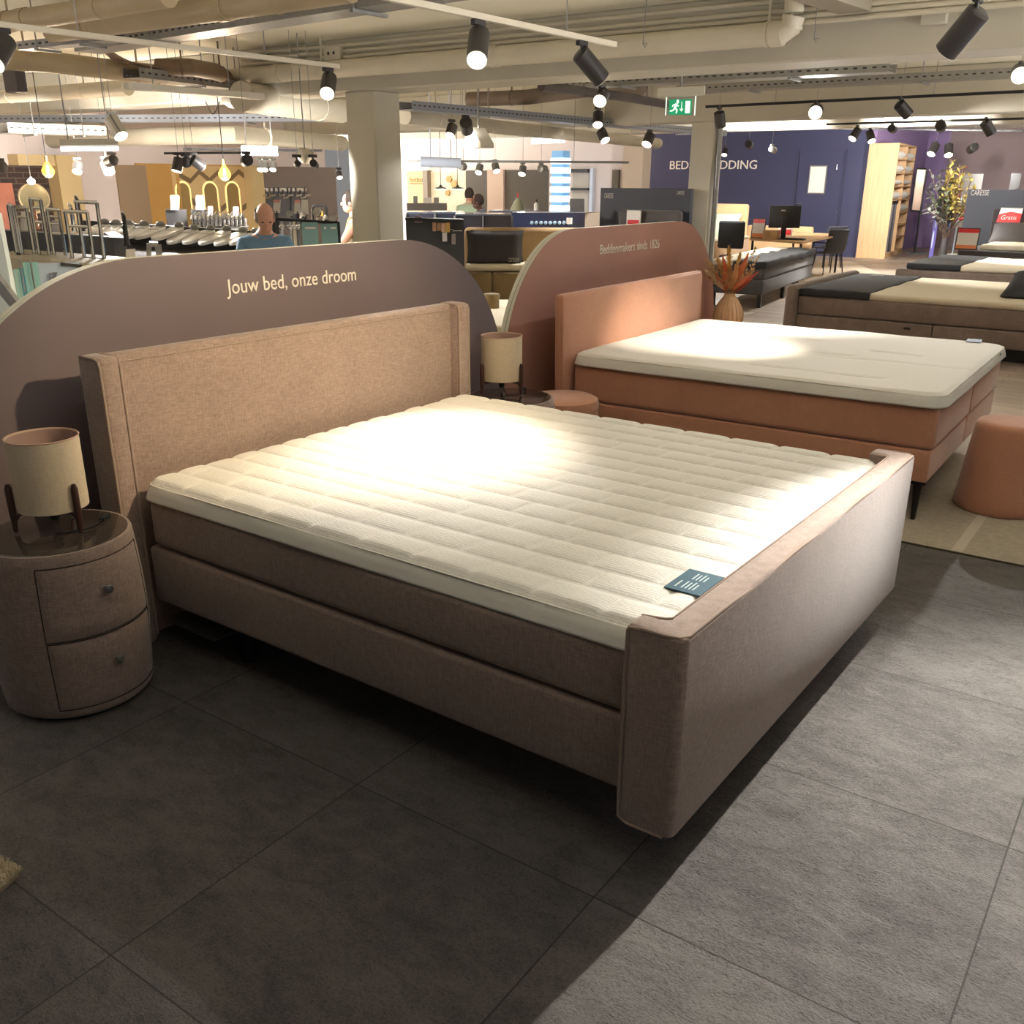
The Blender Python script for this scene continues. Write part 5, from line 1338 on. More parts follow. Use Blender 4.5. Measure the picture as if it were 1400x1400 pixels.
# amber filament bulbs
def bulb(label, px, py, r, sz):
    c = atr(px, py, r); t = thing('pendant_bulb', label, 'pendant lamp', c)
    s = sz
    bm = B(); lathe(bm, [(0, -s), (s * .45, -s * .9), (s * .82, -s * .45), (s * .9, 0), (s * .6, s * .55), (s * .3, s * .95), (s * .22, s * 1.2), (0, s * 1.2)], 24); obj('glass_bulb', bm, mat('amber_glass', (226, 150, 60), rough=.1, emit=(255, 160, 60), estr=1.2, alpha=.75), t)
    bm = B(); tube(bm, [(0, 0, -s * .75), (0, 0, s * .7)], s * .16, 8); obj('filament', bm, mat('filament', (255, 220, 150), emit=(255, 206, 120), estr=22), t)
    bm = B(); lathe(bm, [(0, s * 1.2), (s * .28, s * 1.2), (s * .28, s * 1.9), (0, s * 1.95)], 16); obj('lamp_holder', bm, mat('brass', (190, 150, 90), rough=.3, metal=.9), t)
    bm = B(); tube(bm, [(0, 0, s * 1.9), (0, 0, ZC - c.z)], 0.006, 6); obj('cord', bm, M_BLACK, t)
    ld = bpy.data.lights.new('glow', 'POINT'); ld.energy = 70; ld.color = (1, .78, .55); ld.shadow_soft_size = 0.06
    lo = bpy.data.objects.new('glow', ld); COL.objects.link(lo); lo.parent = t; lo.location = (0, 0, -s * 1.4)
bulb('amber filament pendant bulb in front of the dark brick wall', 65.5, 233, 14.0, 0.085)
bulb('amber filament pendant bulb in front of the zigzag panel', 307, 237, 13.0, 0.085)

# long dark counter with white toilet seats
RC = 11.0
M_CTR = mat('dark_counter', (50, 48, 48), rough=.5); M_CTRG = mat('grey_counter_front', (84, 84, 88), rough=.55, var=.05, vscale=2)
c0, c1 = atr(105, 301, RC + 0.8), atr(345, 316, RC + 0.4)
t, n_ = board('display_counter', 'long dark counter holding the row of white toilet seats', 'counter', [(c0.x, c0.y, 0), (c1.x, c1.y, 0), (c1.x, c1.y, c1.z), (c0.x, c0.y, c0.z)], 0.08, M_CTR, parts='back_board')
dn = -n_; wd_ = 1.0
zl0, zl1 = atr(115, 345, RC - 0.2).z, atr(345, 338, RC - 0.5).z
bm = B(); prism(bm, [(c0.x, c0.y, c0.z - 0.22), (c0.x + dn.x * wd_, c0.y + dn.y * wd_, c0.z - 0.36), (c0.x + dn.x * wd_, c0.y + dn.y * wd_, 0), (c0.x, c0.y, 0)], (c1 - c0) - Vector((0, 0, (c1 - c0).z - (c1.z - c0.z)))); obj('sloped_top', bm, M_CTR, t, world=True, smooth=False)
along = (c1 - c0); along.z = 0; along.normalize()
M_SEAT = mat('white_plastic', (232, 230, 224), rough=.25)
def seat(i, label, x0_, y0_, x1_, y1_):
    """flat rounded seat from its hinge (x1,y1) to its tip (x0,y0) in the photo"""
    rr_ = RC
    h = atr(x1_, y1_, RC + 0.25); tp_ = atr(x0_, y0_, RC - 0.35)
    d = tp_ - h; Ls = d.length; d.normalize(); s = along - d * along.dot(d); s.normalize(); nn = s.cross(d).normalized()
    if nn.z < 0: nn = -nn; 
    t = thing('seat_sample', label, 'toilet seat', h, 0, 'white seats on the dark counter')
    P_ = []; hw = 0.082
    for k in range(25):
        a = -PI / 2 + PI * k / 24
        P_.append(d * (Ls * 0.55 + Ls * 0.45 * math.cos(a)) + s * (hw * math.sin(a)))
    P_ += [s * hw * 0.95 + d * Ls * 0.1, s * hw * 0.8, -s * hw * 0.8, -s * hw * 0.95 + d * Ls * 0.1]
    bm = B(); prism(bm, P_, nn * 0.035); bevel_sharp(bm, 0.008, 2, .8); obj('seat', bm, M_SEAT, t)
    bm = B(); ball(bm, nn * 0.05 - d * 0.03, 0.05, 0.05, 0.035, 12, 8); obj('hinge', bm, mat('grey_hinge', (130, 128, 124), rough=.4), t)
    bm = B()
    q = d * Ls * 0.3 + nn * 0.0355; bar(bm, q - s * 0.06, q + s * 0.06, 0.02, 0.002, nn); obj('print', bm, M_DARK, t, smooth=False)
names = ['leftmost', 'second', 'third', 'fourth', 'fifth', 'sixth', 'seventh', 'eighth', 'ninth', 'tenth', 'eleventh']
sx_ = [(118, 323, 143, 311), (136, 324, 159, 312), (158, 324, 176, 312), (176, 327, 197, 313), (187, 328, 219, 314), (210, 330, 244, 315), (231, 335, 265, 318), (252, 335, 287, 319), (274, 336, 309, 320), (295, 337, 331, 322), (316, 336, 348, 323)]
for i, q in enumerate(sx_): seat(i, '%s white oval toilet seat from the left on the dark counter' % names[i] if i else 'leftmost white oval toilet seat on the dark counter', *q)
# grey low wall in front at left
w0, w1 = atr(-40, 312, 9.0), atr(163, 325, 8.6)
t, n_ = board('low_wall', 'grey low partition behind the chrome railing at left', 'partition', [(w0.x, w0.y, 0), (w1.x, w1.y, 0), (w1.x, w1.y, w1.z), (w0.x, w0.y, w0.z)], 0.12, M_CTRG)
w2 = w1 + Vector((0.55, 0.75, 0))
bm = B(); bar(bm, (w1.x, w1.y, w1.z / 2), (w1.x - 0.9, w1.y + 0.5, w1.z / 2), 0.1, w1.z); obj('return', bm, M_CTRG, t, world=True, smooth=False)
# platform edge and the blue-green shower doors under it
e0, e1 = atr(-20, 350, 7.8), atr(140, 362, 7.55)
t, n_ = board('display_platform', 'pale edged display platform under the chrome towel rails at left', 'platform', [(e0.x, e0.y, e0.z - 0.08), (e1.x, e1.y, e1.z - 0.08), e1, e0], 0.7, mat('platform_edge', (170, 160, 140), rough=.6), parts='slab')
bm = B(); prism(bm, [Vector((e0.x, e0.y, 0)) + n_ * 0.06, Vector((e1.x, e1.y, 0)) + n_ * 0.06, Vector((e1.x, e1.y, e1.z - 0.081)) + n_ * 0.06, Vector((e0.x, e0.y, e0.z - 0.081)) + n_ * 0.06], n_ * 0.6); obj('base', bm, M_CTR, t, world=True, smooth=False)
M_AQUA = mat('aqua_glass', (160, 212, 210), rough=.15, var=.04); M_AQUA2 = mat('pale_aqua_glass', (176, 216, 210), rough=.15); M_SKYB = mat('pale_blue_board', (196, 212, 232), rough=.3)
for (xa_, xb_, ya_, rgbm, lab) in ((16, 36, 368, M_AQUA2, 'pale aqua glass shower panel, leftmost under the platform'), (35, 42, 366, mat('teal_edge', (66, 150, 170), rough=.2), 'narrow teal glass edge between the aqua shower panels'), (42, 63, 358, M_AQUA, 'aqua glass shower panel in the middle under the platform'), (62, 118, 359, M_SKYB, 'pale blue board with a towel rail drawing under the platform')):
    p0, p1_ = atr(xa_, 425, 7.4), atr(xb_, 425, 7.4); zt_ = atr((xa_ + xb_) / 2, ya_, 7.4).z
    t, n2 = board('shower_screen', lab, 'shower panel', [(p0.x, p0.y, 0.0), (p1_.x, p1_.y, 0.0), (p1_.x, p1_.y, zt_), (p0.x, p0.y, zt_)], 0.02, rgbm, parts='pane')
    if xa_ == 62:
        bm = B()
        for (xx0, yy0, xx1, yy1) in ((70, 374, 78, 373), (69, 380, 79, 379), (68, 386, 68.5, 373), (76, 386, 76, 373)): bar(bm, atr(xx0, yy0, 7.37), atr(xx1, yy1, 7.37), 0.008, 0.012)
        obj('printed_rail', bm, mat('grey_print', (120, 122, 132), rough=.5), t, world=True, smooth=False)
        bm = B(); bar(bm, atr(83, 361, 7.37), atr(112, 364, 7.37), 0.01, 0.02); obj('clamp', bm, M_CTR, t, world=True)
    else:
        bm = B(); a_ = atr((xa_ + xb_) / 2 - 4, 400, 7.35); bar(bm, a_, a_ + Vector((0, 0, 0.22)), 0.008, 0.008); obj('handle', bm, M_GALV, t, world=True)
# chrome towel rails standing on the platform
def rail(label, x0_, x1_, yt_, yb0, yb1, r, xb0, xb1, mids=()):
    A = atr(x0_, yt_, r); Bq = atr(x1_, yt_ + 1, r); a0 = atr(xb0, yb0, r); b0 = atr(xb1, yb1, r)
    t = thing('towel_rail', label, 'towel rail', ((A.x + Bq.x) / 2, (A.y + Bq.y) / 2, a0.z))
    bm = B(); tube(bm, [(A.x, A.y, a0.z), A], 0.014, 8); obj('post', bm, M_CHROME, t, world=True)
    bm = B(); tube(bm, [(Bq.x, Bq.y, b0.z), Bq], 0.014, 8); obj('post', bm, M_CHROME, t, world=True)
    bm = B(); tube(bm, [A - (Bq - A) * 0.12, Bq + (Bq - A) * 0.03], 0.013, 8); obj('top_bar', bm, M_CHROME, t, world=True)
    for f in mids:
        P_ = A + (Vector((A.x, A.y, a0.z)) - A) * f; q = Bq + (Vector((Bq.x, Bq.y, b0.z)) - Bq) * f
        bm = B(); tube(bm, [P_, q], 0.010, 8); obj('cross_bar', bm, M_CHROME, t, world=True)
    bm = B(); bar(bm, (A.x, A.y, a0.z), (Bq.x, Bq.y, b0.z), 0.1, 0.012); obj('foot_plate', bm, M_BLACK, t, world=True)
rail('tall chrome towel rail nearest the toilet seats', 104, 132, 276, 352, 354, 8.05, 110, 137)
rail('chrome towel rail left of the tall one on the platform', 89, 119, 289, 354, 356, 7.95, 96, 124, (0.3,))
rail('black towel rail with thin bars at the left of the platform', 20, 36, 283, 348, 349, 8.1, 22, 40, (0.2,))
rail('black and chrome towel rail second from the left on the platform', 41, 55, 272, 349, 350, 8.1, 43, 58, (0.15, 0.4))
rail('grey towel rail in front of the round mirror', 64, 80, 286, 351, 352, 8.1, 66, 84, (0.15, 0.3, 0.5))
rail('chrome post rail at the far left beside the white board', 11, 17, 280, 346, 347, 8.0, 19, 24)
# white glossy board at the left edge with aluminium rails
b0, b1 = atr(-60, 420, 5.6), atr(21, 414, 5.4)
tb0 = atr(-60, 250, 5.6); tb1 = atr(3, 292, 5.4)
t, n_ = board('shower_screen', 'bluish white glossy panel at the left edge of the photo', 'shower panel', [(b0.x, b0.y, 0.0), (b1.x + 0.02, b1.y, 0.0), (b1.x - 0.02, b1.y, tb1.z), (b0.x, b0.y, tb0.z)], 0.03, mat('white_gloss', (222, 234, 236), rough=.15), parts='sheet')
bm = B(); bar(bm, atr(-20, 358, 5.2), atr(25, 417, 5.1), 0.03, 0.03); bar(bm, atr(-22, 368, 5.2), atr(20, 419, 5.1), 0.02, 0.03); obj('aluminium_rail', bm, M_GALV, t, world=True)
# matt black taps etc on the counter ends: three basin mixers
def mixer(label, px, py, r, h, m):
    c = atr(px, py, r); t = thing('basin_mixer', label, 'tap', c)
    bm = B(); lathe(bm, [(0, 0), (0.03, 0), (0.022, 0.02), (0.018, h * .7), (0, h * .7)], 14); obj('body', bm, m, t)
    bm = B(); tube(bm, smoothpts([Vector((0, 0, h * .6)), Vector((0, 0, h)), Vector((0.08, -0.06, h * 1.12)), Vector((0.16, -0.1, h)), Vector((0.17, -0.11, h * .75))]), 0.013, 8); obj('spout', bm, m, t)
    bm = B(); tube(bm, [(0, 0, h * .5), (-0.07, 0.02, h * .62)], 0.009, 8); obj('lever', bm, m, t)
mixer('black arched basin mixer at the near end of the grey partition', 174, 336, 8.4, 0.22, M_BLACK)
mixer('chrome and black mixer behind the chrome towel rails', 102, 318, 9.0, 0.2, M_CHROME)
mixer('black mixer behind the tall chrome towel rail', 112, 316, 9.0, 0.24, M_BLACK)
mixer('rose gold mixer below the round mirror', 50, 313, 9.3, 0.22, mat('rose_gold', (190, 140, 116), rough=.25, metal=.9))
# white card and step
a = atr(179, 352, 8.2); board('price_card', 'white price card hanging below the black basin mixer', 'sign', [atr(172, 354, 8.2), atr(185, 353, 8.2), atr(185, 340, 8.2), atr(172, 341, 8.2)], 0.006, M_PAPER, parts='card')
cA = atr(28, 313, 9.2); board('folded_card', 'grey folded card standing on the partition by the terracotta wall', 'sign', [atr(27, 317, 9.2), atr(41, 318, 9.2), atr(38, 290, 9.2), atr(29, 289, 9.2)], 0.02, M_PAPER, parts='card')
cA = atr(75, 317, 9.0); board('grey_card', 'light grey card standing on the partition right of the mirror', 'sign', [atr(71, 319, 9.0), atr(81, 320, 9.0), atr(80, 302, 9.0), atr(71, 301, 9.0)], 0.02, mat('grey_card', (190, 186, 192), rough=.6), parts='card')
st_ = thing('step_stool', 'grey metal step stool in front of the toilet seats', 'stool', atr(207, 348, 9.2))
A = atr(193, 354, 9.2); Bq = atr(204, 333, 9.2); Cq = atr(216, 334, 9.2); Dq = atr(217, 354, 9.1)
M_STEP = mat('step_grey', (168, 164, 154), rough=.5)
bm = B(); bar(bm, Vector((A.x, A.y, 0)) + (A - Bq) * 2, Bq, 0.05, 0.04); obj('leg', bm, M_STEP, st_, world=True)
bm = B(); bar(bm, Vector((Dq.x, Dq.y, 0)), Cq, 0.05, 0.04); obj('leg', bm, M_STEP, st_, world=True)
bm = B(); bar(bm, Bq, Cq, 0.22, 0.035); obj('step', bm, M_STEP, st_, world=True)

# display boxes and shower fittings behind the counter
board('display_box', 'dark display box with a tall white card left of the arched niches', 'display box', [(*atr(226, 309, 13.0).xy, 0.0), (*atr(255, 309, 13.0).xy, 0.0), atr(255, 287, 13.0), atr(226, 287, 13.0)], 0.4, M_CTR)
board('display_box', 'dark display box with a tall white card in front of the middle niche', 'display box', [(*atr(261, 309, 13.0).xy, 0.0), (*atr(285, 309, 13.0).xy, 0.0), atr(285, 287, 13.0), atr(261, 287, 13.0)], 0.4, M_CTR)
for x0_, x1_, y0_, y1_, lab in ((233, 245, 267, 287, 'tall white card on the left display box by the niches'), (268, 279, 267, 287, 'tall white card on the right display box by the niches'), (284, 291, 282, 296, 'small white card in front of the middle arched niche'), (319, 326, 283, 296, 'white framed price card in front of the right arched niche')):
    board('display_card', lab, 'sign', [atr(x0_, y1_, 12.9), atr(x1_, y1_, 12.9), atr(x1_, y0_, 12.9), atr(x0_, y0_, 12.9)], 0.02, mat('lilac_white_card', (206, 202, 214), rough=.6), parts='card')
M_CTRB = M_CTR
board('display_counter', 'dark counter of small taps behind the toilet seats', 'counter', [(*atr(262, 318, 12.6).xy, 0), (*atr(337, 318, 12.6).xy, 0), atr(337, 299, 12.6), atr(262, 296, 12.6)], 0.3, M_CTR)
rn = random.Random(9)
ordn = ['first', 'second', 'third', 'fourth', 'fifth', 'sixth', 'seventh', 'eighth', 'ninth', 'tenth', 'eleventh', 'twelfth', 'thirteenth', 'fourteenth']
for k in range(13):
    x = 266 + k * 5.6; y = 308 - rn.uniform(0, 2); c = atr(x, y, 12.3)
    t = thing('tap', '%s small chrome tap from the left on the counter behind the toilet seats' % ordn[k], 'tap', c, 0, 'chrome taps behind the toilet seats')
    bm = B(); lathe(bm, [(0, -0.02), (0.025, -0.02), (0.02, 0.03), (0.016, 0.11), (0, 0.12)], 10); tube(bm, [(0, 0, 0.08), (0.04, -0.06, 0.1), (0.05, -0.08, 0.06)], 0.012, 6); obj('body', bm, M_CHROME, t)
    bm = B(); tube(bm, [(0, 0, 0.115), (-0.02, 0.05, 0.14)], 0.008, 6); obj('lever', bm, M_CHROME, t)
board('tap_shelf', 'dark shelf carrying the small chrome taps', 'shelf', [atr(262, 311, 12.35), atr(340, 312, 12.35), atr(340, 309.5, 12.35), atr(262, 308.5, 12.35)], 0.2, M_CTR, parts='plank')
# fittings boards and cards on the dark grey wall
for k, (xa_, xb_) in enumerate(((351, 372.5), (375.5, 396.5), (399, 419.5))):
    lab = ('left', 'middle', 'right')[k]
    t, n2 = board('fittings_board', '%s grey board of tap fittings with white header on the dark grey wall' % lab, 'display board', [atx(xa_, 312, XL + .115), atx(xb_, 312, XL + .115), atx(xb_, 256, XL + .115), atx(xa_, 256, XL + .115)], 0.06, mat('board_grey', (98, 96, 98), rough=.6))
    bm = B(); q = [atx(xa_ + .5, 261.5, XL + .117), atx(xb_ - .3, 261.5, XL + .117), atx(xb_ - .3, 257, XL + .117), atx(xa_ + .5, 257, XL + .117)]; prism(bm, q, (0.01, 0, 0)); obj('header', bm, M_PAPER, t, world=True, smooth=False)
    for j in range(3):
        c = atx(xa_ + 6 + j * 6, 268 + (j % 2) * 3, XL + .25); bm = B(); tube(bm, [c, c + Vector((0.0, 0, 0.16))], 0.022, 6); tube(bm, [c, c + Vector((.1, 0.05, 0.02))], 0.02, 6); obj('fitting', bm, M_CHROME, t, world=True)
RH = 10.6
for x0_, x1_, y0_, y1_, lab in ((373, 383, 273, 291, 'white and pink card right of the man in the blue polo'), (402, 411, 273, 292, 'white and pink card above the shower heads'), (411, 422, 273, 293, 'white card leaning right above the shower heads')):
    t, n2 = board('display_card', lab, 'sign', [atr(x0_, y1_, 11.4), atr(x1_, y1_, 11.4), atr(x1_ - 1 + (2 if x0_ == 373 else 0), y0_, 11.4), atr(x0_ + 1, y0_, 11.4)], 0.015, M_PAPER, parts='card')
    bm = B(); q_ = atr((x0_ + x1_) / 2, y1_, 11.41); bar(bm, (q_.x, q_.y, 0), (q_.x, q_.y, q_.z + .02), 0.03, 0.02); obj('stand', bm, M_BLACK, t, world=True)
    if x0_ < 410:
        bm = B(); prism(bm, [atr(x0_ + 1, y0_ + 4, 11.38), atr(x1_ - .3, y0_ + 4, 11.38), atr(x1_ - .6, y0_, 11.38), atr(x0_ + 1, y0_, 11.38)], n2 * -0.004); obj('pink_band', bm, mat('pink_print', (226, 160, 150), rough=.6), t, world=True, smooth=False)
rl0, rl1 = atr(372, 299, RH), atr(464, 305, RH)
rk = thing('shower_rack', 'long black rail rack carrying shower heads, chrome rails and teal boxes', 'rack', ((rl0.x + rl1.x) / 2, (rl0.y + rl1.y) / 2, 0))
bm = B(); bar(bm, rl0, rl1, 0.06, 0.03); obj('top_rail', bm, M_BLACK, rk, world=True)
for f in (0.02, 0.5, 0.98):
    p = rl0 + (rl1 - rl0) * f; bm = B(); tube(bm, [(p.x, p.y, 0), p], 0.02, 8); obj('upright', bm, M_BLACK, rk, world=True)
for k, (x, y, s) in enumerate(((395.5, 292, 4.6), (412, 293, 5.2), (433, 290, 5.6), (443, 298, 4.4), (455, 297.5, 5.8))):
    c = atr(x, y, RH); t = thing('hand_shower', '%s round chrome shower head from the left above the rack' % ordn[k], 'shower head', c, 0, 'round shower heads')
    d = (Vector((0.35 * (-1) ** k, -0.9, 0.35))).normalized(); Qd = Vector((0, 0, 1)).rotation_difference(d).to_matrix().to_4x4(); R_ = s * RH / CF
    bm = B(); lathe(bm, [(0, 0), (R_, 0), (R_, -0.02), (R_ * .5, -0.04), (0, -0.05)], 24); bmesh.ops.transform(bm, matrix=Qd, verts=bm.verts[:]); obj('rose', bm, M_CHROME, t)
    rp_ = rl0 + (rl1 - rl0) * ((x - 372) / 92) - c
    bm = B(); tube(bm, [d * -0.04, rp_], 0.012, 8); obj('arm', bm, M_CHROME, t)
for k, (x0_, x1_, m, lab) in enumerate(((383, 387, M_CHROME, 'thin chrome shower pipe, leftmost under the rack'), (394, 398, M_CHROME, 'chrome shower pipe second from the left under the rack'), (400, 404, M_SHEET, 'cream shower pipe under the rack'), (406, 410, M_GALV, 'grey shower pipe beside the teal box'))):
    c = atr((x0_ + x1_) / 2, 303, RH - 0.05); t = thing('shower_pipe', lab, 'shower pipe', (c.x, c.y, 0))
    bm = B(); tube(bm, [(c.x, c.y, 0.3), c], (x1_ - x0_) / 2 * RH / CF, 10); obj('pipe', bm, m, t, world=True)
    bm = B(); ball(bm, c + Vector((0, 0, -0.05)), 0.035); obj('joint', bm, M_CHROME, t, world=True)
M_TEALB = mat('teal_box', (122, 160, 160), rough=.3)
for x0_, x1_, y0_, lab in ((415, 434, 304, 'large teal boxed shower set under the rack'), (441, 448, 306, 'narrow dark teal shower box under the rack'), (450, 461, 306, 'teal shower box beside the woman')):
    a, b = atr(x0_, 342, RH - .1), atr(x1_, y0_, RH - .1)
    t, n2 = board('shower_box', lab, 'box', [(a.x, a.y, 0.4), (b.x, b.y, 0.4), b, (a.x, a.y, b.z)], 0.25, M_TEALB, parts='case')
    bm = B(); pp = [atr(x0_ + 2, 313, RH - .11), atr(x1_ - 2, 313, RH - .11), atr(x1_ - 2, 310, RH - .11), atr(x0_ + 2, 310, RH - .11)]; prism(bm, pp, n2 * -0.003); obj('print', bm, M_SEAT, t, world=True, smooth=False)
hA_, hB_ = atr(428, 296, 11.6), atr(447, 296, 11.6); ht = atr(437, 281, 11.6).z
t = thing('basket_stand', 'black tubular stand with a yellow band right of the shower heads', 'rack', hA_)
bm = B(); tube(bm, [(hA_.x, hA_.y, 0), (hA_.x, hA_.y, ht - 0.03), (hA_.x + .02, hA_.y + .01, ht), (hB_.x - .02, hB_.y - .01, ht), (hB_.x, hB_.y, ht - 0.03), (hB_.x, hB_.y, 0)], 0.014, 8); obj('hoop', bm, M_BLACK, t, world=True)
bm = B(); bar(bm, (hA_.x + .03, hA_.y + .03, hA_.z + .03), (hB_.x - .03, hB_.y - .03, hA_.z + .03), 0.02, 0.05); obj('yellow_band', bm, mat('mustard', (200, 160, 70), rough=.6), t, world=True)

# ------------------------------------------------ dark racks and glass counters between the columns
RG = 10.4
a, b = atr(556, 336, RG), atr(633, 300, RG)
t, n2 = board('goods_rack', 'dark rack hung with small bath accessories right of the front column', 'rack', [(a.x, a.y, 0), (b.x, b.y, 0), b, (a.x, a.y, atr(556, 299, RG).z)], 0.3, mat('rack_dark', (46, 48, 52), rough=.6))
bm = B(); bar(bm, atr(554, 299, RG - .05), atr(634, 302, RG - .05), 0.12, 0.03); obj('top_shelf', bm, M_BLACK, t, world=True)
for k, (x, y, w_, h_, rgb) in enumerate(((594, 310, 5, 11, (170, 130, 110)), (600.5, 310, 5, 10, (150, 116, 92)), (606, 311, 5, 11, (186, 150, 130)), (612, 311, 6, 12, (176, 142, 80)), (608, 324, 6, 11, (206, 204, 210)), (620, 327, 5, 13, (140, 130, 130)), (572, 300, 9, 8, (110, 84, 84)))):
    c = atr(x, y, RG - .08); sw, sh = w_ * RG / CF, h_ * RG / CF
    t = thing('hanging_pack', '%s small hanging pack on the dark goods rack' % ordn[k], 'pack', c, 0, 'packs on the dark goods rack')
    bm = B(); bx(bm, -sw / 2, sw / 2, -0.02, 0.02, -sh / 2, sh / 2, r=0.004, seg=1); bmesh.ops.transform(bm, matrix=Matrix.Rotation(0.6, 4, 'Z'), verts=bm.verts[:]); obj('pack', bm, mat('pack%d' % k, rgb, rough=.5), t)
    bm = B(); tube(bm, [(0, 0, sh / 2), (0, 0, sh / 2 + 0.03), (0.05, 0.08, sh / 2 + 0.03)], 0.004, 6); obj('hook', bm, M_CHROME, t)
for (xa_, xb_, yt_, r, lab) in ((556, 634, 292, 13.5, 'dark glass topped counter, left one beyond the goods rack'), (622, 700, 295, 12.6, 'dark glass topped counter in the middle beyond the sand bed'), (668, 740, 290, 14.6, 'dark blue glass counter at right beyond the sand bed')):
    a, b = atr(xa_, yt_, r), atr(xb_, yt_ + 1, r)
    t, n2 = board('glass_counter', lab, 'counter', [(a.x, a.y, 0), (b.x, b.y, 0), (b.x, b.y, a.z), a], 0.6, mat('counter_blue', (54, 56, 68), rough=.2))
    bm = B(); prism(bm, [Vector((a.x, a.y, a.z + .001)), Vector((b.x, b.y, a.z + .001)), Vector((b.x, b.y, a.z + .001)) + n2 * .62, Vector((a.x, a.y, a.z + .001)) + n2 * .62], (0, 0, 0.02)); obj('glass_top', bm, mat('counter_glass', (90, 96, 112), rough=.08), t, world=True, smooth=False)
    for f in (0.0, 0.5, 1.0):
        p = a + (b - a) * f - n2 * 0.012; bm = B(); bar(bm, (p.x, p.y, 0), (p.x, p.y, a.z), 0.03, 0.02); obj('edge_post', bm, M_BLACK, t, world=True, smooth=False)
a, b = atr(700, 306, 13.8), atr(800, 291, 13.8)
t, n2 = board('glass_counter', 'navy display counter with pale knobs in front of the lit column', 'counter', [(a.x, a.y, 0), (b.x, b.y, 0), b, (a.x, a.y, b.z)], 0.5, mat('counter_navy', (50, 60, 92), rough=.25))
for k in range(9):
    c = atr(727 + k * 6.3, 304.5, 13.75); bm = B(); ball(bm, c, 0.025, u=8, v=6); obj('pale_knob', bm, mat('pale_knob', (170, 200, 226), rough=.3), t, world=True)
bm = B(); q = atr(778, 303, 13.74); bx(bm, q.x - .03, q.x + .05, q.y - .02, q.y, q.z - .03, q.z + .05); obj('white_plate', bm, M_PAPER, t, world=True)
# bath department far end: sign boards, pendant lamps, lit column
def yf(x, y): return aty(x, y, YF - 0.02)
def far_patch(nm, x0_, x1_, y0_, y1_, m, d=0.03, y=None, z0=None):
    a, b = yf(x0_, y1_), yf(x1_, y0_)
    bm = B(); bx(bm, a.x, b.x, YF - 0.001 - d, YF - 0.001, a.z if z0 is None else z0, b.z); return struct(nm, bm, m, smooth=False)
far_patch('wall_far_recess', 558, 584, 235, 290, mat('far_ochre', (216, 178, 116), rough=.7), z0=0)
far_patch('trim_9', 584, 589, 233, 290, mat('far_post', (120, 108, 96), rough=.7), 0.2, z0=0)
far_patch('wall_far_recess', 589, 637, 235, 290, mat('far_cream', (214, 204, 180), rough=.7, var=.1, vscale=5), z0=0)
far_patch('wall_far_recess', 638, 669, 233, 290, mat('far_dark', (76, 70, 64), rough=.7), z0=0)
far_patch('wall_far_recess', 691, 750, 232, 295, MATS['far_dark'], z0=0)
far_patch('trim_10', 669, 691, 232, 290, mat('far_pink', (186, 164, 150), rough=.8), 0.12, z0=0)
far_patch('window_3', 782, 806, 233, 290, mat('far_window', (196, 188, 178), rough=.15), 0.03)
far_patch('trim_11', 780, 808, 231, 236, mat('far_shelf', (56, 56, 58), rough=.5), 0.2)
far_patch('trim_12', 780, 808, 257, 260, MATS['far_shelf'], 0.2)
far_patch('trim_13', 808, 814, 230, 292, mat('far_frame', (206, 214, 228), rough=.5), 0.15, z0=0)
far_patch('trim_14', 838, 848, 232, 262, mat('far_panel', (96, 86, 72), rough=.5), 0.1)
a, b = yf(561, 249), yf(582, 243)
sg = thing('wall_sign', 'dark lower case shop sign on the ochre wall beyond the front column', 'sign', (a.x, YF - 0.05, a.z))
lettering('lettering', 'hotbath', mat('sign_black', (60, 50, 40), rough=.5), b.x - a.x, (b.z - a.z) * 1.15, (a.x, YF - 0.034, a.z), (1, 0, 0), (0, 0, 1), sg)
bm = B(); a2_ = yf(561, 251); bx(bm, a.x, b.x, YF - 0.036, YF - 0.033, a2_.z - .012, a2_.z + .012); obj('under_line', bm, MATS['sign_black'], sg, world=True, smooth=False)
for k, (x, y, r) in enumerate(((602.5, 258, 19.5), (625.5, 258, 19.5))):
    c = atr(x, y, r); t = thing('pendant_lamp', ('left', 'right')[k] + ' dark green flat pendant lamp by the far cream wall', 'pendant lamp', c)
    bm = B(); lathe(bm, [(0, 0.07), (0.02, 0.07), (0.03, 0.04), (0.12, 0.01), (0.128, -0.005), (0.12, -0.003), (0.03, 0.03), (0, 0.035)], 24); obj('lamp_shade', bm, mat('dark_green_enamel', (50, 54, 38), rough=.4), t)
    bm = B(); lathe(bm, [(0, -0.012), (0.115, -0.012), (0.115, -0.006), (0, -0.006)], 24); obj('diffuser', bm, MATS['lit_lens'], t)
    bm = B(); tube(bm, [(0, 0, 0.07), (0, 0, ZC - c.z)], 0.006, 6); obj('cord', bm, M_BLACK, t)
for k, (x, y, w_) in enumerate(((615, 245, 11), (622, 252, 12), (613, 264, 9))):
    a = yf(x, y); bm = B(); lathe(bm, [(0, 0), (w_ * .5 * 0.0196, 0), (w_ * .5 * 0.0196, 0.05), (0, 0.05)], 6); bmesh.ops.transform(bm, matrix=Matrix.Translation((a.x, YF - 0.033, a.z)) @ Matrix.Rotation(PI / 2, 4, 'X'), verts=bm.verts[:])
    o = obj('hexagon_plaque', bm, mat('wood_plaque', (176, 136, 84), rough=.6), smooth=False); tag(o, ('upper', 'middle', 'lower')[k] + ' wooden hexagon plaque on the far cream wall', 'plaque')
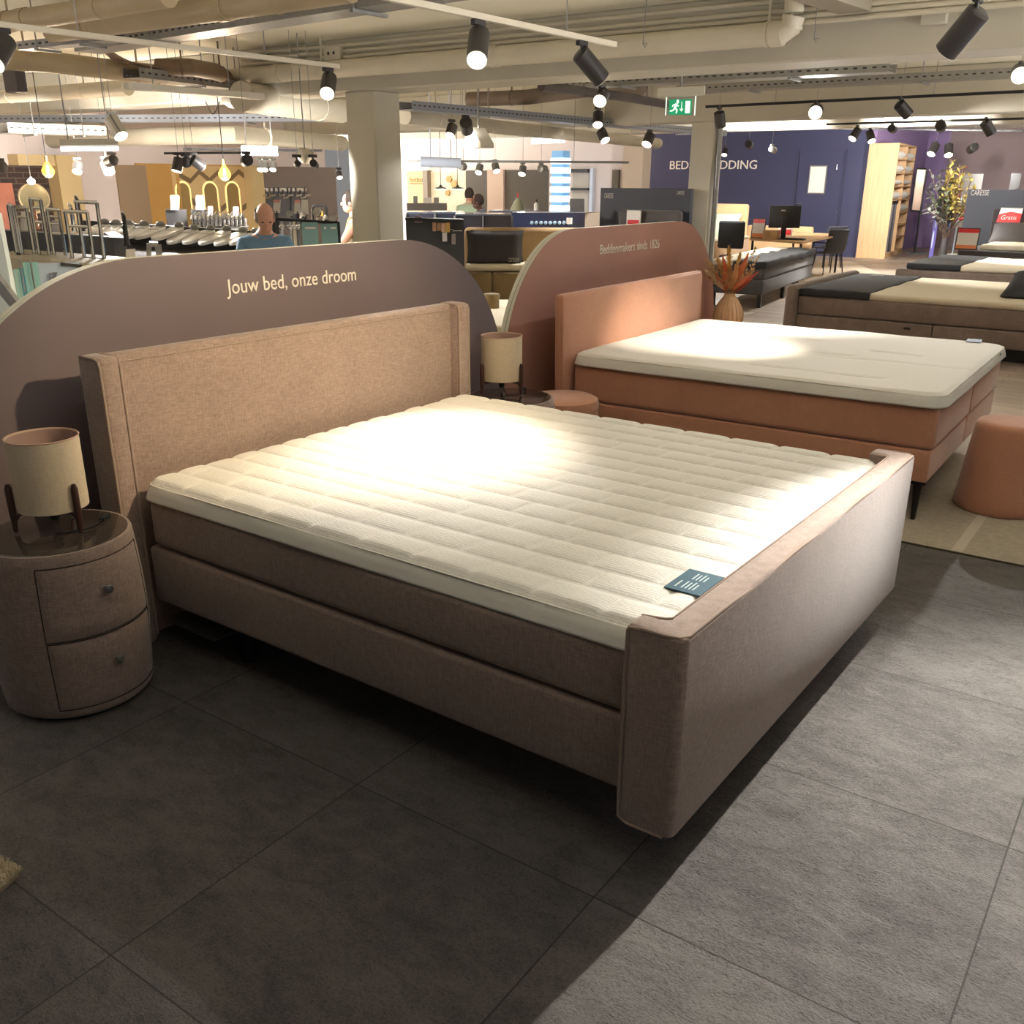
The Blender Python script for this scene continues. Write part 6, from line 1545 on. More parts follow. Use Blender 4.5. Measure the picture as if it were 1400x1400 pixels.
for k, (x0_, x1_, y0_, y1_, lab) in enumerate(((565, 571, 268, 278, 'grey framed card under the far ochre wall sign'), (579, 590, 270, 279, 'bright white flower shaped display on the far shelf'), (593, 600, 270, 278, 'grey card on the far shelf'))):
    t, n2 = board('display_card', lab, 'sign', [atr(x0_, y1_, 21.5), atr(x1_, y1_, 21.5), atr(x1_, y0_, 21.5), atr(x0_, y0_, 21.5)], 0.03, (mat('grey_card2', (130, 132, 134), rough=.5), M_PAPER, mat('grey_card3', (140, 132, 122), rough=.5))[k], parts='card')
t, n2 = board('far_counter', 'grey counter under the far shop sign', 'counter', [(*atr(556, 290, 21.3).xy, 0), (*atr(611, 290, 21.3).xy, 0), atr(611, 278, 21.3), atr(556, 278, 21.3)], 0.5, mat('far_counter_grey', (104, 98, 92), rough=.6))
# lit column of stacked light boxes
a, b = aty(751, 290, 20.6), aty(770, 215, 20.6)
lc = thing('light_column', 'column of stacked bright white light boxes with blue bands', 'light column', ((a.x + b.x) / 2, 20.6, 0))
M_LBOX = mat('light_box', (245, 250, 255), emit=(235, 245, 255), estr=1.6); M_BLUEB = mat('blue_band', (120, 170, 214), emit=(120, 170, 214), estr=0.35)
zt_ = aty(760, 206, 20.6).z; bm = B(); bx(bm, a.x + .03, b.x - .03, 20.63, 20.97, 0, zt_); obj('blue_core', bm, M_BLUEB, lc, world=True, smooth=False)
for k in range(8):
    z1_ = aty(760, 216 + k * 13, 20.6).z; z0_ = aty(760, 224 + k * 13, 20.6).z
    if z0_ < 0.05: break
    bm = B(); bx(bm, a.x, b.x, 20.6, 21.0, z0_, z1_, r=0.02, seg=2); obj('light_box', bm, M_LBOX, lc, world=True)
# bright fluorescent lamps further back
def tube_lamp(label, x0_, y0_, x1_, y1_, r, rad, st_=9.0):
    a, b = atr(x0_, y0_, r), atr(x1_, y1_, r); t = thing('strip_lamp', label, 'ceiling lamp', (a + b) / 2)
    bm = B(); tube(bm, [a, b], rad, 10); obj('tube', bm, mat('strip_glow%d' % int(st_), (240, 248, 255), emit=(232, 244, 255), estr=st_), t, world=True)
    bm = B(); bar(bm, a + Vector((0, 0, rad + .04)), b + Vector((0, 0, rad + .04)), 0.12, 0.06); obj('housing', bm, M_WHITEP, t, world=True)
    bm = B()
    for f in (0.15, 0.85):
        p = a + (b - a) * f; 
        bm2 = B(); tube(bm2, [p + Vector((0, 0, rad + .06)), (p.x, p.y, ZC)], 0.006, 6); obj('suspension_rod', bm2, M_GALV, t, world=True)
    bm.free()
tube_lamp('bright bluish strip lamp above the lit column', 727, 193, 772, 191, 19.0, 0.05, 5)
tube_lamp('bluish strip lamp seen over the dark grey wall at left', 330, 210, 380, 211, 12.5, 0.018, 3)
tube_lamp('strip lamp over the bath department at the far left', 83, 204, 162, 203, 11.0, 0.02, 3)
# black things on the far shelf
t, n2 = board('display_box', 'black speckled box stack on the counter right of the lit column', 'display box', [(*atr(779, 289, 17.5).xy, atr(779, 291, 17.5).z), (*atr(799, 290, 17.5).xy, atr(799, 291, 17.5).z), atr(799, 272, 17.5), atr(779, 272, 17.5)], 0.3, mat('speckled_black', (62, 58, 56), rough=.6, var=.3, vscale=30))
t, n2 = board('glass_counter', 'pale counter right of the lit column', 'counter', [(*atr(775, 300, 17.6).xy, 0), (*atr(822, 300, 17.6).xy, 0), atr(822, 291, 17.6), atr(775, 291, 17.6)], 0.5, M_BEIGEW)
vg = atr(708, 290, 14.9); t = thing('bell_jar', 'pale green bell shaped vase on the glass counter', 'vase', vg)
bm = B(); lathe(bm, [(0, 0), (0.11, 0), (0.11, 0.05), (0.06, 0.14), (0.025, 0.19), (0.03, 0.2), (0, 0.21)], 20); obj('body', bm, mat('celadon', (140, 140, 112), rough=.4), t)
bm = B(); tube(bm, [(0, 0, .2), (0, 0, .27)], 0.01, 6); obj('red_stopper', bm, M_RED, t)
bt = atr(733, 290, 14.8); t = thing('soap_bottle', 'white and black soap bottle on the glass counter beside the bell vase', 'bottle', bt)
bm = B(); lathe(bm, [(0, 0), (0.035, 0), (0.035, 0.11), (0.01, 0.14), (0, 0.14)], 16); obj('body', bm, M_PAPER, t)
bm = B(); lathe(bm, [(0, .14), (0.012, .14), (0.012, .18), (0, .18)], 10); obj('pump', bm, M_BLACK, t)

# ================================================================== people
M_SKIN = mat('skin', (214, 160, 134), rough=.55); M_SKIN2 = mat('dark_skin', (96, 66, 54), rough=.55); M_HAIRG = mat('grey_hair', (150, 140, 130), rough=.8); M_HAIRD = mat('dark_hair', (46, 34, 28), rough=.8)
def skin_mesh(verts, edges, radii, sub=2):
    me = bpy.data.meshes.new('sk'); me.from_pydata([tuple(v) for v in verts], edges, [])
    o = bpy.data.objects.new('sk', me); COL.objects.link(o)
    md = o.modifiers.new('Skin', 'SKIN'); md.use_smooth_shade = True
    for i, r in enumerate(radii):
        me.skin_vertices[0].data[i].radius = (r, r) if not isinstance(r, tuple) else r
    me.skin_vertices[0].data[0].use_root = True
    sb = o.modifiers.new('S', 'SUBSURF'); sb.levels = sub; sb.render_levels = sub
    dg = bpy.context.evaluated_depsgraph_get(); dg.update()
    m2 = bpy.data.meshes.new_from_object(o.evaluated_get(dg)); bpy.data.objects.remove(o)
    bm = B(); bm.from_mesh(m2); bpy.data.meshes.remove(m2); return bm
def person(label, foot, yaw, H, shirt, trousers, skin, hairm, bald=False, arms=((0.35, 0.25), (0.35, 0.25)), lean=0.1, head_down=0.0, sleeve=True, hair_style='short'):
    """standing figure facing local +y; H is its height"""
    t = thing('person', label, 'person', foot, yaw)
    k = H / 1.75
    def V(x, y, z): return Vector((x * k, (y + lean * max(0, z - 0.95)) * k, z * k))
    vs, es, rs = [], [], []
    def add(p, r, par=None):
        vs.append(p); rs.append(r * k); i = len(vs) - 1
        if par is not None: es.append((par, i))
        return i
    pel = add(V(0, 0, 0.95), 0.145)
    wa = add(V(0, 0.0, 1.10), 0.14, pel); ch = add(V(0, 0.0, 1.28), 0.155, wa); sh = add(V(0, -0.01, 1.42), 0.11, ch); nk = add(V(0, 0.0, 1.50), 0.058, sh); hd0 = add(V(0, 0.02, 1.56), 0.06, nk)
    hands = []
    for s, (fw, el) in ((-1, arms[0]), (1, arms[1])):
        s1 = add(V(s * 0.17, -0.01, 1.405), 0.072, sh)
        e = add(V(s * 0.235, 0.02 + fw * 0.3, 1.14), 0.046, s1)
        hx_, hy_, hz_ = s * (0.235 - el * 0.25), 0.05 + fw * 0.75, 1.14 - 0.24 * (1 - fw * 0.75)
        w = add(V(hx_, hy_, hz_), 0.030, e)
        pd = (vs[w] - vs[e]).normalized(); p = add(vs[w] + pd * 0.06 * k, 0.034, w)
        sd_ = Vector((-pd.y, pd.x, 0)); sd_ = sd_.normalized() if sd_.length > .1 else Vector((1, 0, 0))
        for j, ln in enumerate((0.075, 0.085, 0.08, 0.06)):
            off = sd_ * (-0.024 + 0.016 * j) * k
            f1 = add(vs[p] + off + pd * 0.035 * k, 0.0095, p); add(vs[f1] + (pd + Vector((0, 0, -0.5))).normalized() * ln * .6 * k, 0.008, f1)
        add(vs[w] + pd * 0.05 * k + sd_ * 0.05 * k * -s, 0.0105, w)
    for s in (-1, 1):
        h = add(V(s * 0.09, 0, 0.88), 0.098, pel); kn = add(V(s * 0.10, 0.02, 0.50), 0.062, h); an = add(V(s * 0.105, -0.01, 0.09), 0.040, kn); add(V(s * 0.11, 0.13, 0.035), 0.034, an)
    bm = skin_mesh(vs, es, rs)
    hc = V(0, 0.03 + 0.05 * head_down, 1.635 - 0.03 * head_down)
    Rh = Matrix.Translation(hc) @ Matrix.Rotation(-head_down, 4, 'X')
    hb_ = B(); ball(hb_, (0, 0, 0.02 * k), 0.076 * k, 0.096 * k, 0.112 * k, 20, 14)
    ball(hb_, (0, 0.035 * k, -0.055 * k), 0.055 * k, 0.058 * k, 0.06 * k, 16, 10)
    ball(hb_, (0, 0.1 * k, -0.012 * k), 0.014 * k, 0.02 * k, 0.024 * k, 10, 8)
    for s in (-1, 1): ball(hb_, (s * 0.076 * k, -0.005 * k, -0.005 * k), 0.012 * k, 0.022 * k, 0.032 * k, 10, 8)
    ball(hb_, (0, 0.089 * k, -0.058 * k), 0.024 * k, 0.008 * k, 0.007 * k, 10, 6)
    merge(bm, hb_, Rh)
    body = obj('body', bm, skin, t, sharp=3.0)
    eb = B()
    for s in (-1, 1): ball(eb, (s * 0.03 * k, 0.086 * k, 0.012 * k), 0.012 * k, 0.008 * k, 0.007 * k, 8, 6)
    bmesh.ops.transform(eb, matrix=Rh, verts=eb.verts[:]); obj('eyes', eb, M_DARK, t)
    hr = B(); ball(hr, (0, -0.012 * k, 0.035 * k), 0.081 * k, 0.099 * k, 0.112 * k, 20, 14)
    for f in [f for f in hr.faces if (f.calc_center_median().y > 0.045 * k and f.calc_center_median().z < 0.10 * k) or f.calc_center_median().z < -0.03 * k or (bald and f.calc_center_median().z > 0.055 * k)]: hr.faces.remove(f)
    hr.verts.ensure_lookup_table()
    for v in [v for v in hr.verts if not v.link_faces]: hr.verts.remove(v)
    bmesh.ops.transform(hr, matrix=Rh, verts=hr.verts[:]); h = obj('hair', hr, hairm, t); sd = h.modifiers.new('thick', 'SOLIDIFY'); sd.thickness = 0.006 * k; sd.offset = 1
    # shirt
    v2, e2, r2 = [], [], []
    def ad2(p, r, par=None):
        v2.append(p); r2.append(r * k); i = len(v2) - 1
        if par is not None: e2.append((par, i))
        return i
    a = ad2(V(0, 0, 0.90), 0.165); b = ad2(V(0, 0, 1.10), 0.162, a); c = ad2(V(0, 0, 1.28), 0.172, b); d = ad2(V(0, -0.01, 1.42), 0.125, c); ad2(V(0, 0, 1.475), 0.074, d)
    for s, (fw, el) in ((-1, arms[0]), (1, arms[1])):
        s1 = ad2(V(s * 0.17, -0.01, 1.405), 0.088, d)
        if sleeve: ad2(V(s * 0.215, 0.005 + fw * 0.18, 1.24), 0.074, s1)
    sb = skin_mesh(v2, e2, r2); obj('polo_shirt' if sleeve else 'sleeveless_top', sb, shirt, t, sharp=3.0)
    if sleeve:
        bm = B(); tube(bm, [V(0.07 * math.cos(a_), 0.07 * math.sin(a_) + 0.0, 1.492 - 0.02 * math.sin(a_)) for a_ in [2 * PI * q / 20 for q in range(21)]], 0.014 * k, 6, cap=False); obj('collar', bm, shirt, t)
    v3, e3, r3 = [], [], []
    def ad3(p, r, par=None):
        v3.append(p); r3.append(r * k); i = len(v3) - 1
        if par is not None: e3.append((par, i))
        return i
    a = ad3(V(0, 0, 0.95), 0.16)
    for s in (-1, 1):
        h = ad3(V(s * 0.09, 0, 0.88), 0.115, a); kn = ad3(V(s * 0.10, 0.02, 0.50), 0.082, h)
        if trousers.name != 'dark_shorts': ad3(V(s * 0.105, -0.01, 0.10), 0.064, kn)
    obj('trousers', skin_mesh(v3, e3, r3), trousers, t, sharp=3.0)
    for s in (-1, 1):
        bm = B(); p = V(s * 0.11, 0.06, 0.0); t_ = bmesh.new(); bx(t_, p.x - .045 * k, p.x + .045 * k, p.y - 0.13 * k, p.y + .13 * k, 0.0, 0.075 * k, r=0.025 * k, seg=2); merge(bm, t_); obj('shoe', bm, M_DARK, t)
    return t
M_BLUEP = mat('blue_polo', (104, 138, 168), rough=.85, bump=.3, bscale=12); M_TROU = mat('dark_trousers', (52, 52, 58), rough=.85); M_SHORT = mat('dark_shorts', (34, 34, 40), rough=.85)
pm = atr(362, 300, 8.44); hz = atr(362, 277, 8.44).z
person('bald man in a light blue polo shirt looking down behind the mauve panel', (pm.x - 0.17 * 0.83, pm.y + 0.17 * 0.55, 0), -2.15, hz, M_BLUEP, M_TROU, M_SKIN, M_HAIRG, bald=True, arms=((0.4, 0.3), (0.4, 0.3)), lean=0.18, head_down=0.45)
pw_ = atr(491, 300, 12.2)
person('person in a sleeveless khaki top half hidden behind the front column', (pw_.x, pw_.y, 0), 2.2, atr(479, 264, 12.2).z, mat('khaki_top', (132, 116, 88), rough=.85), M_TROU, M_SKIN, M_HAIRD, arms=((0.55, 0.4), (0.55, 0.4)), sleeve=False)
p3 = atr(640, 270, 18.3)
person('man in a pale green polo shirt standing by the far cream wall', (p3.x, p3.y, 0), 0.4, atr(640, 259, 18.3).z, mat('green_polo', (156, 172, 148), rough=.85), M_TROU, M_SKIN, M_HAIRD, arms=((0.5, 0.1), (0.3, 0.2)))
p4 = atr(660.5, 275, 17.0)
person('dark skinned person in a pale blue shirt beside the far dark wall', (p4.x, p4.y, 0), 2.0, atr(660.5, 267.5, 17.0).z, mat('pale_blue_shirt', (140, 152, 172), rough=.85), M_TROU, M_SKIN2, M_HAIRD, arms=((0.5, 0.3), (0.5, 0.3)))
p5 = atz(1312, 338, 0.0)
person('person in dark shorts and olive shirt beyond the twig arrangement', (p5.x, p5.y, 0), 0.3, 1.7, mat('olive_shirt', (120, 112, 66), rough=.85), M_SHORT, M_SKIN, M_HAIRD)

# ================================================================== ceiling services
def run(nm, label, cat, pts, r, m, hang=None, group=None, n=12, collars=(), clips=0):
    """round pipe through points, hung on thin rods"""
    pts = [Vector(p) for p in pts]; c = sum(pts, Vector()) / len(pts)
    t = thing(nm, label, cat, c, 0, group)
    bm = B(); tube(bm, pts, r, n); obj('tube', bm, m, t, world=True)
    L_ = (pts[-1] - pts[0]).length
    k = hang if hang is not None else max(2, int(L_ / 2.2))
    for i in range(k):
        f = (i + 0.5) / k; s = f * (len(pts) - 1); j = min(int(s), len(pts) - 2); p = pts[j] + (pts[j + 1] - pts[j]) * (s - j)
        bm = B(); tube(bm, [Vector((p.x, p.y, p.z + r * .5)), Vector((p.x, p.y, ZC))], max(0.005, r * .12), 6)
        d = (pts[j + 1] - pts[j]).normalized(); tube(bm, [p - d * 0.012, p + d * 0.012], r * 1.06, n); obj('hanger', bm, M_GALV if r < .05 else m, t, world=True)
    for f in collars:
        s = f * (len(pts) - 1); j = min(int(s), len(pts) - 2); p = pts[j] + (pts[j + 1] - pts[j]) * (s - j); d = (pts[j + 1] - pts[j]).normalized()
        bm = B(); tube(bm, [p - d * 0.05, p + d * 0.05], r * 1.1, n); obj('collar', bm, m, t, world=True)
    return t
def px(pts, z): return [atz(x, y, z) for x, y in pts]
M_PERF = mat('perforated_galvanised', (150, 148, 144), rough=.4, metal=.6, var=.1, vscale=20)
def tray(label, p, q, w=0.2, h=0.07, m=None, holes=True):
    """perforated cable tray: a shallow channel with a row of slots"""
    m = m or M_PERF; p, q = Vector(p), Vector(q); d = (q - p); L_ = d.length; d.normalize(); a = d.cross(Vector((0, 0, 1))).normalized()
    t = thing('cable_tray', label, 'cable tray', (p + q) / 2)
    bm = B(); bar(bm, p, q, w, 0.006)
    for s in (-1, 1): bar(bm, p + a * s * w / 2 + Vector((0, 0, h / 2)), q + a * s * w / 2 + Vector((0, 0, h / 2)), 0.006, h)
    nf_ = len(bm.faces); n = min(int(L_ / 0.09), 110)
    for k in range(n):
        c = p + d * ((k + .5) * L_ / n)
        for s in (-1, 1): bar(bm, c - d * 0.02 + a * s * (w / 2 + 0.0035) + Vector((0, 0, h * .5)), c + d * 0.02 + a * s * (w / 2 + 0.0035) + Vector((0, 0, h * .5)), 0.002, 0.016)
    o = obj('channel', bm, [m, mat('slot_shadow', (58, 58, 58), rough=.8)], t, world=True, smooth=False)
    for p_ in o.data.polygons[nf_:]: p_.material_index = 1
    bm = B(); k = max(2, int(L_ / 2.4))
    for i in range(k):
        c = p + d * ((i + .5) * L_ / k)
        bm = B()
        tube(bm, [c + a * (w / 2 + .02) + Vector((0, 0, -.02)), Vector((c.x + a.x * (w / 2 + .02), c.y + a.y * (w / 2 + .02), ZC))], 0.006, 6); bar(bm, c - a * (w / 2 + .04) + Vector((0, 0, -.02)), c + a * (w / 2 + .04) + Vector((0, 0, -.02)), 0.03, 0.02); obj('hanger', bm, M_GALV, t, world=True)
    bm = B(); rn = random.Random(int(L_ * 100))
    for j in range(4):
        o_ = a * rn.uniform(-w * .35, w * .35) + Vector((0, 0, 0.02)); tube(bm, [p + o_, (p + q) / 2 + o_ + a * rn.uniform(-.02, .02), q + o_], 0.008, 6)
    o = obj('cables', bm, mat('grey_cable', (120, 112, 100), rough=.6), t, world=True); o['kind'] = 'stuff'
    return t
# painted pipes along the first beam
yb_ = 6.384
def bpx(x, y, yy): return aty(x, y, yy)
run('ceiling_pipe', 'large cream pipe along the first beam ending in an upward elbow', 'pipe', [bpx(300, 107, 6.15), bpx(440, 96, 6.15), bpx(700, 75, 6.15), bpx(1050, 47, 6.15)] + [bpx(1068, 45, 6.15), bpx(1081, 36, 6.15), bpx(1085, 22, 6.15)] , 0.088, M_PIPE, collars=(0.1, 0.32, 0.62))
e_ = bpx(1085, 20, 6.15)
run('ceiling_pipe', 'cream vertical pipe with a collar rising from the elbow of the large pipe', 'pipe', [e_ + Vector((0, 0, .01)), Vector((e_.x, e_.y, ZC - .002))], 0.07, M_PIPE, hang=0, collars=(0.3,))
for k, (ya, yc, lab) in enumerate(((63, 4, 'topmost'), (71, 18, 'second'), (79, 27, 'third'), (86, 36, 'lowest'))):
    run('conduit_pipe', '%s thin cream conduit above the large cream beam pipe' % lab, 'pipe', [bpx(330, ya + 10, 6.27), bpx(460, ya, 6.27), bpx(1060, yc - 2, 6.27), bpx(1400, yc - 32, 6.27)], 0.02, M_PIPE, hang=0)
# clips on the conduits
bm = B()
# tan pipes at the upper left
run('ceiling_pipe', 'tan pipe running out of the top edge at the far upper left', 'pipe', px([(-40, 36), (30, 27), (110, 15), (230, -6)], 3.02), 0.075, M_PIPE_B, collars=(0.35,))
run('ceiling_pipe', 'tan pipe below the first one at upper left, crossing under the ceiling', 'pipe', px([(70, 43), (150, 32), (350, 4), (480, -16)], 3.0), 0.085, M_PIPE_B, collars=(0.2, 0.6))
run('ceiling_pipe', 'thick tan pipe end dropping towards the cable tray at upper left', 'pipe', px([(-40, 78), (60, 84), (170, 97), (240, 104)], 2.9), 0.095, M_PIPE_B, collars=(0.9,))
run('ceiling_pipe', 'brown pipe bend with a flange beyond the thick tan pipe', 'pipe', px([(215, 92), (260, 92), (295, 98), (318, 112)], 2.95), 0.085, mat('brown_pipe', (110, 90, 68), rough=.5), collars=(0.95,))
run('ceiling_pipe', 'pale pipe under the beam at the far left', 'pipe', px([(-30, 133), (60, 128), (175, 120)], 2.85), 0.085, M_PIPE)
run('ceiling_pipe', 'long cream pipe across the far left behind the chrome spotlight', 'pipe', px([(-20, 196), (150, 188), (320, 184), (468, 196)], 2.45), 0.12, M_PIPE)
run('ceiling_pipe', 'wide cream pipe left of the front column under the perforated tray', 'pipe', px([(330, 132), (400, 142), (468, 150)], 2.72), 0.16, M_PIPE)
run('ceiling_pipe', 'thin tan pipe right of the front column', 'pipe', px([(553, 159), (700, 176), (900, 196)], 2.62), 0.10, M_PIPE)
run('ceiling_pipe', 'brown branching pipe above the blue grey tray, right of the front column', 'pipe', px([(640, 136), (720, 133), (800, 122), (880, 118)], 2.98), 0.10, mat('dim_pipe', (112, 98, 84), rough=.5))
run('ceiling_pipe', 'dark thin pipe from the exit sign towards the front column', 'pipe', px([(740, 118), (850, 132), (915, 143)], 2.78), 0.05, mat('dark_pipe', (70, 62, 60), rough=.5))
# galvanised trays
tray('galvanised cable tray crossing the upper left under the tan pipes', *px([(120, 72), (700, -16)], 2.93), w=0.24, h=0.09)
tray('white lit cable tray at upper left under the white track', *px([(36, 69), (160, 56)], 2.9), w=0.16, h=0.06)
tray('grey perforated tray with bundled cables, left of the front column', *px([(180, 106), (462, 140)], 2.82), w=0.22, h=0.09)
tray('bluish perforated tray across the bath department ceiling', *px([(-20, 168), (230, 176), (470, 166)][0::2], 2.6), w=0.24, h=0.09, m=mat('blue_galvanised', (150, 155, 164), rough=.35, metal=.6))
tray('blue grey tray running right from behind the front column', *px([(553, 150), (985, 186)], 2.68), w=0.26, h=0.10, m=MATS['blue_galvanised'])
tray('galvanised tray along the second beam at right, lit by a spotlight', *[aty(x, y, 11.3) for x, y in ((930, 128), (1400, 105))], w=0.3, h=0.09)
tray('upper galvanised tray behind the first beam at right', *[aty(x, y, 8.5) for x, y in ((760, 122), (1220, 99))], w=0.25, h=0.08)
tray('white slotted panel tray at the far left under the cream pipe', *px([(5, 182), (138, 186)], 2.42), w=0.5, h=0.12, m=mat('slotted_white', (190, 190, 184), rough=.5))
# cable bundle spilling over the tray
cbn = thing('cable_bundle', 'bundle of loose brown cables lying over the perforated tray at upper left', 'cables', atz(220, 92, 2.95))
rn = random.Random(21)
bm = B()
for k in range(22):
    P_ = [atz(142 + rn.uniform(-8, 8), 66 + rn.uniform(-2, 2), 3.0), atz(165 + rn.uniform(-6, 6), 84 + rn.uniform(-4, 4), 2.97), atz(200 + rn.uniform(-6, 6), 93 + rn.uniform(-4, 5), 2.94), atz(240 + rn.uniform(-10, 10), 100 + rn.uniform(-5, 4), 2.93), atz(262 + rn.uniform(-14, 14), 106 + rn.uniform(-2, 2), 2.90)]
    tube(bm, smoothpts(P_, 5), 0.006, 5)
o = obj('cables', bm, mat('brown_cable', (128, 104, 84), rough=.6), cbn, world=True); o['kind'] = 'stuff'
# long white batten lamp under that tray, with a round white lamp
la_, lb2 = px([(172, 117), (346, 131)], 2.72)
bt_ = thing('batten_lamp', 'long white unlit batten lamp below the perforated tray at upper left', 'ceiling lamp', (la_ + lb2) / 2)
bm = B(); bar(bm, la_, lb2, 0.10, 0.06); bevel_sharp(bm, 0.006, 1); obj('housing', bm, M_WHITEP, bt_, world=True, smooth=False)
for f in (0.02, 0.93):
    p = la_ + (lb2 - la_) * f; bm = B(); bar(bm, p - Vector((0, 0, .002)), p + (lb2 - la_).normalized() * 0.22 - Vector((0, 0, .002)), 0.104, 0.066); obj('end_cap', bm, M_PAPER, bt_, world=True, smooth=False)
for f in (.2, .8):
    p = la_ + (lb2 - la_) * f; bm = B(); tube(bm, [p + Vector((0, 0, .03)), (p.x, p.y, ZC)], 0.006, 6); obj('suspension_rod', bm, M_GALV, bt_, world=True)
c = atz(325, 138, 2.72); dl_ = thing('dome_lamp', 'white unlit dome lamp at the end of the batten lamp', 'ceiling lamp', c)
bm = B(); lathe(bm, [(0, -.09), (.1, -.075), (.17, -.03), (.19, 0.02), (.19, .03), (0, .03)], 28); obj('dome', bm, M_WHITEP, dl_)
bm = B(); tube(bm, [(0, 0, .03), (0, 0, ZC - c.z)], 0.008, 6); obj('suspension_rod', bm, M_GALV, dl_)
bm = B(); p0 = atz(281, 139, 2.7); p1_ = atz(291, 156, 2.55); p2_ = atz(300, 140, 2.7); tube(bm, smoothpts([p0, p1_, p2_], 8), 0.006, 6); o = obj('loose_cable', bm, M_BLACK); tag(o, 'black loose cable hanging in a loop below the batten lamp', 'cable')
# grey junction bracket at the far upper left
a = atz(20, 108, 2.75); jb = thing('junction_box', 'dark grey junction box on a white bracket at the far upper left', 'box', a)
bm = B(); bx(bm, a.x - .12, a.x + .12, a.y - .05, a.y + .05, a.z - .12, a.z + .13, r=.01, seg=1); part('case', bm, mat('dark_grey_box', (84, 76, 76), rough=.6), jb)
bm = B(); bar(bm, atz(-30, 122, 2.75), atz(24, 116, 2.75), .05, .08); tube(bm, [a + Vector((0, 0, .13)), (a.x, a.y, ZC)], .012, 6); part('bracket', bm, M_WHITEP, jb)
# white socket box on the beam pipe
a = bpx(457, 73, 6.25); o = thing('socket_box', 'cream double socket box on the conduits above the front column', 'box', a)
bm = B(); bx(bm, a.x - .12, a.x + .12, a.y - .04, a.y + .06, a.z - .07, a.z + .07, r=.008, seg=1); part('case', bm, M_PIPE, o)
for s in (-.05, .03):
    bm = B(); ball(bm, (a.x + s, a.y - .04, a.z), .018, .006, .018, 10, 6); part('socket', bm, M_DARK, o)
# sound-absorbing slab bottom right of the elbow, ceiling duct at the top
a1_, b1_ = px([(1130, -8), (1215, 20)], 3.12)
o = thing('ceiling_duct', 'grey flat duct end at the top edge right of the pipe elbow', 'duct', (a1_ + b1_) / 2); bm = B(); bar(bm, a1_ + (a1_ - b1_) * .5, b1_, 0.24, 0.12); part('casing', bm, mat('duct_grey', (140, 132, 116), rough=.5), o)
bm = B(); tube(bm, [(a1_ + b1_) / 2 + Vector((0, 0, .06)), Vector(((a1_ + b1_) / 2).to_2d().to_3d()) + Vector((0, 0, ZC))], .01, 6); part('hanger', bm, M_GALV, o)
a = bpx(1280, 13, 6.36); o = thing('junction_box', 'cream square junction box on the beam at the upper right', 'box', a); bm = B(); bx(bm, a.x - .09, a.x + .09, a.y - .05, a.y + .02, a.z - .1, a.z + .09, r=.006, seg=1); part('case', bm, M_CREAM, o)
for k, (x, y0_, y1_, z, lab) in enumerate(((1116, 0, 53, 2.9, 'thin hanging wire with a loop right of the pipe elbow'), (882, 0, 60, 2.9, 'thin hanging wire in front of the large cream pipe'))):
    p0 = bpx(x + 2, y0_, 6.0); p1_ = bpx(x - 3, y1_, 6.0)
    bm = B(); tube(bm, [Vector((p0.x, p0.y, ZC)), p0, p1_, p1_ + Vector((0.02, 0, -0.03)), p1_ + Vector((0.04, 0, 0)), p1_], 0.004, 5); o = obj('hanging_wire', bm, M_GALV); tag(o, lab, 'wire')
# exit sign
RE = 10.2
e0_, e1_ = atr(914, 157, RE), atr(945, 155, RE); et = atr(930, 136, RE)
es = thing('exit_sign', 'green exit sign with running figure, arrow and door on clear glass below the beam', 'exit sign', ((e0_.x + e1_.x) / 2, e0_.y, e0_.z))
ex = (e1_ - e0_); ex.z = 0; we = ex.length; ex.normalize(); ez = Vector((0, 0, 1)); en = ex.cross(ez); he = et.z - e0_.z
def E_(u, v, d=0): return Vector((e0_.x, e0_.y, e0_.z)) + ex * (u * we) + ez * (v * he) + en * d
M_EG = mat('exit_green', (22, 140, 96), rough=.4, emit=(14, 140, 92), estr=0.55); M_EW = mat('exit_white', (235, 245, 235), rough=.4, emit=(225, 240, 228), estr=0.7)
bm = B(); prism(bm, [E_(-.12, -.03, -.002), E_(1.15, -.03, -.002), E_(1.15, 1.2, -.002), E_(-.12, 1.2, -.002)], en * -0.006); part('glass_plate', bm, mat('edge_glass', (230, 240, 236), rough=.1, trans=.95), es)
for u in (-.13, 1.15):
    bm = B(); bar(bm, E_(u, -.04), E_(u, 1.25), 0.008, 0.008); part('glass_edge', bm, M_EW, es)
bm = B(); prism(bm, [E_(0, 0), E_(1, 0), E_(1, 1), E_(0, 1)], en * 0.004); part('green_field', bm, M_EG, es)
def ep(nm, pts): 
    bm = B(); prism(bm, [E_(u, v, .0041) for u, v in pts], en * 0.002); part(nm, bm, M_EW, es)
ep('door', [(.72, .1), (.93, .1), (.93, .9), (.72, .9)])
ep('arrow', [(.545, .85), (.575, .85), (.575, .34), (.63, .42), (.63, .34), (.56, .2), (.49, .34), (.49, .42), (.545, .34)])
bm = B()
def seg(u0, v0, u1, v1, w):
    a, b = E_(u0, v0, .0045), E_(u1, v1, .0045); d = (b - a).normalized(); s = en.cross(d).normalized() * w * he / 2
    prism(bm, [a - s, b - s, b + s, a + s], en * .002)
seg(.32, .72, .26, .42, .16); seg(.26, .44, .37, .30, .11); seg(.37, .30, .33, .1, .09); seg(.26, .42, .17, .27, .11); seg(.17, .27, .05, .25, .09); seg(.32, .68, .43, .55, .08); seg(.31, .68, .19, .66, .08); seg(.19, .66, .15, .52, .07)
c = E_(.37, .86, .0045); ball(bm, c, .02 * .6, .02 * .6, .02 * .9, 12, 8); part('running_figure', bm, M_EW, es)
h0_, h1_ = atr(898, 127, RE), atr(964, 124, RE)
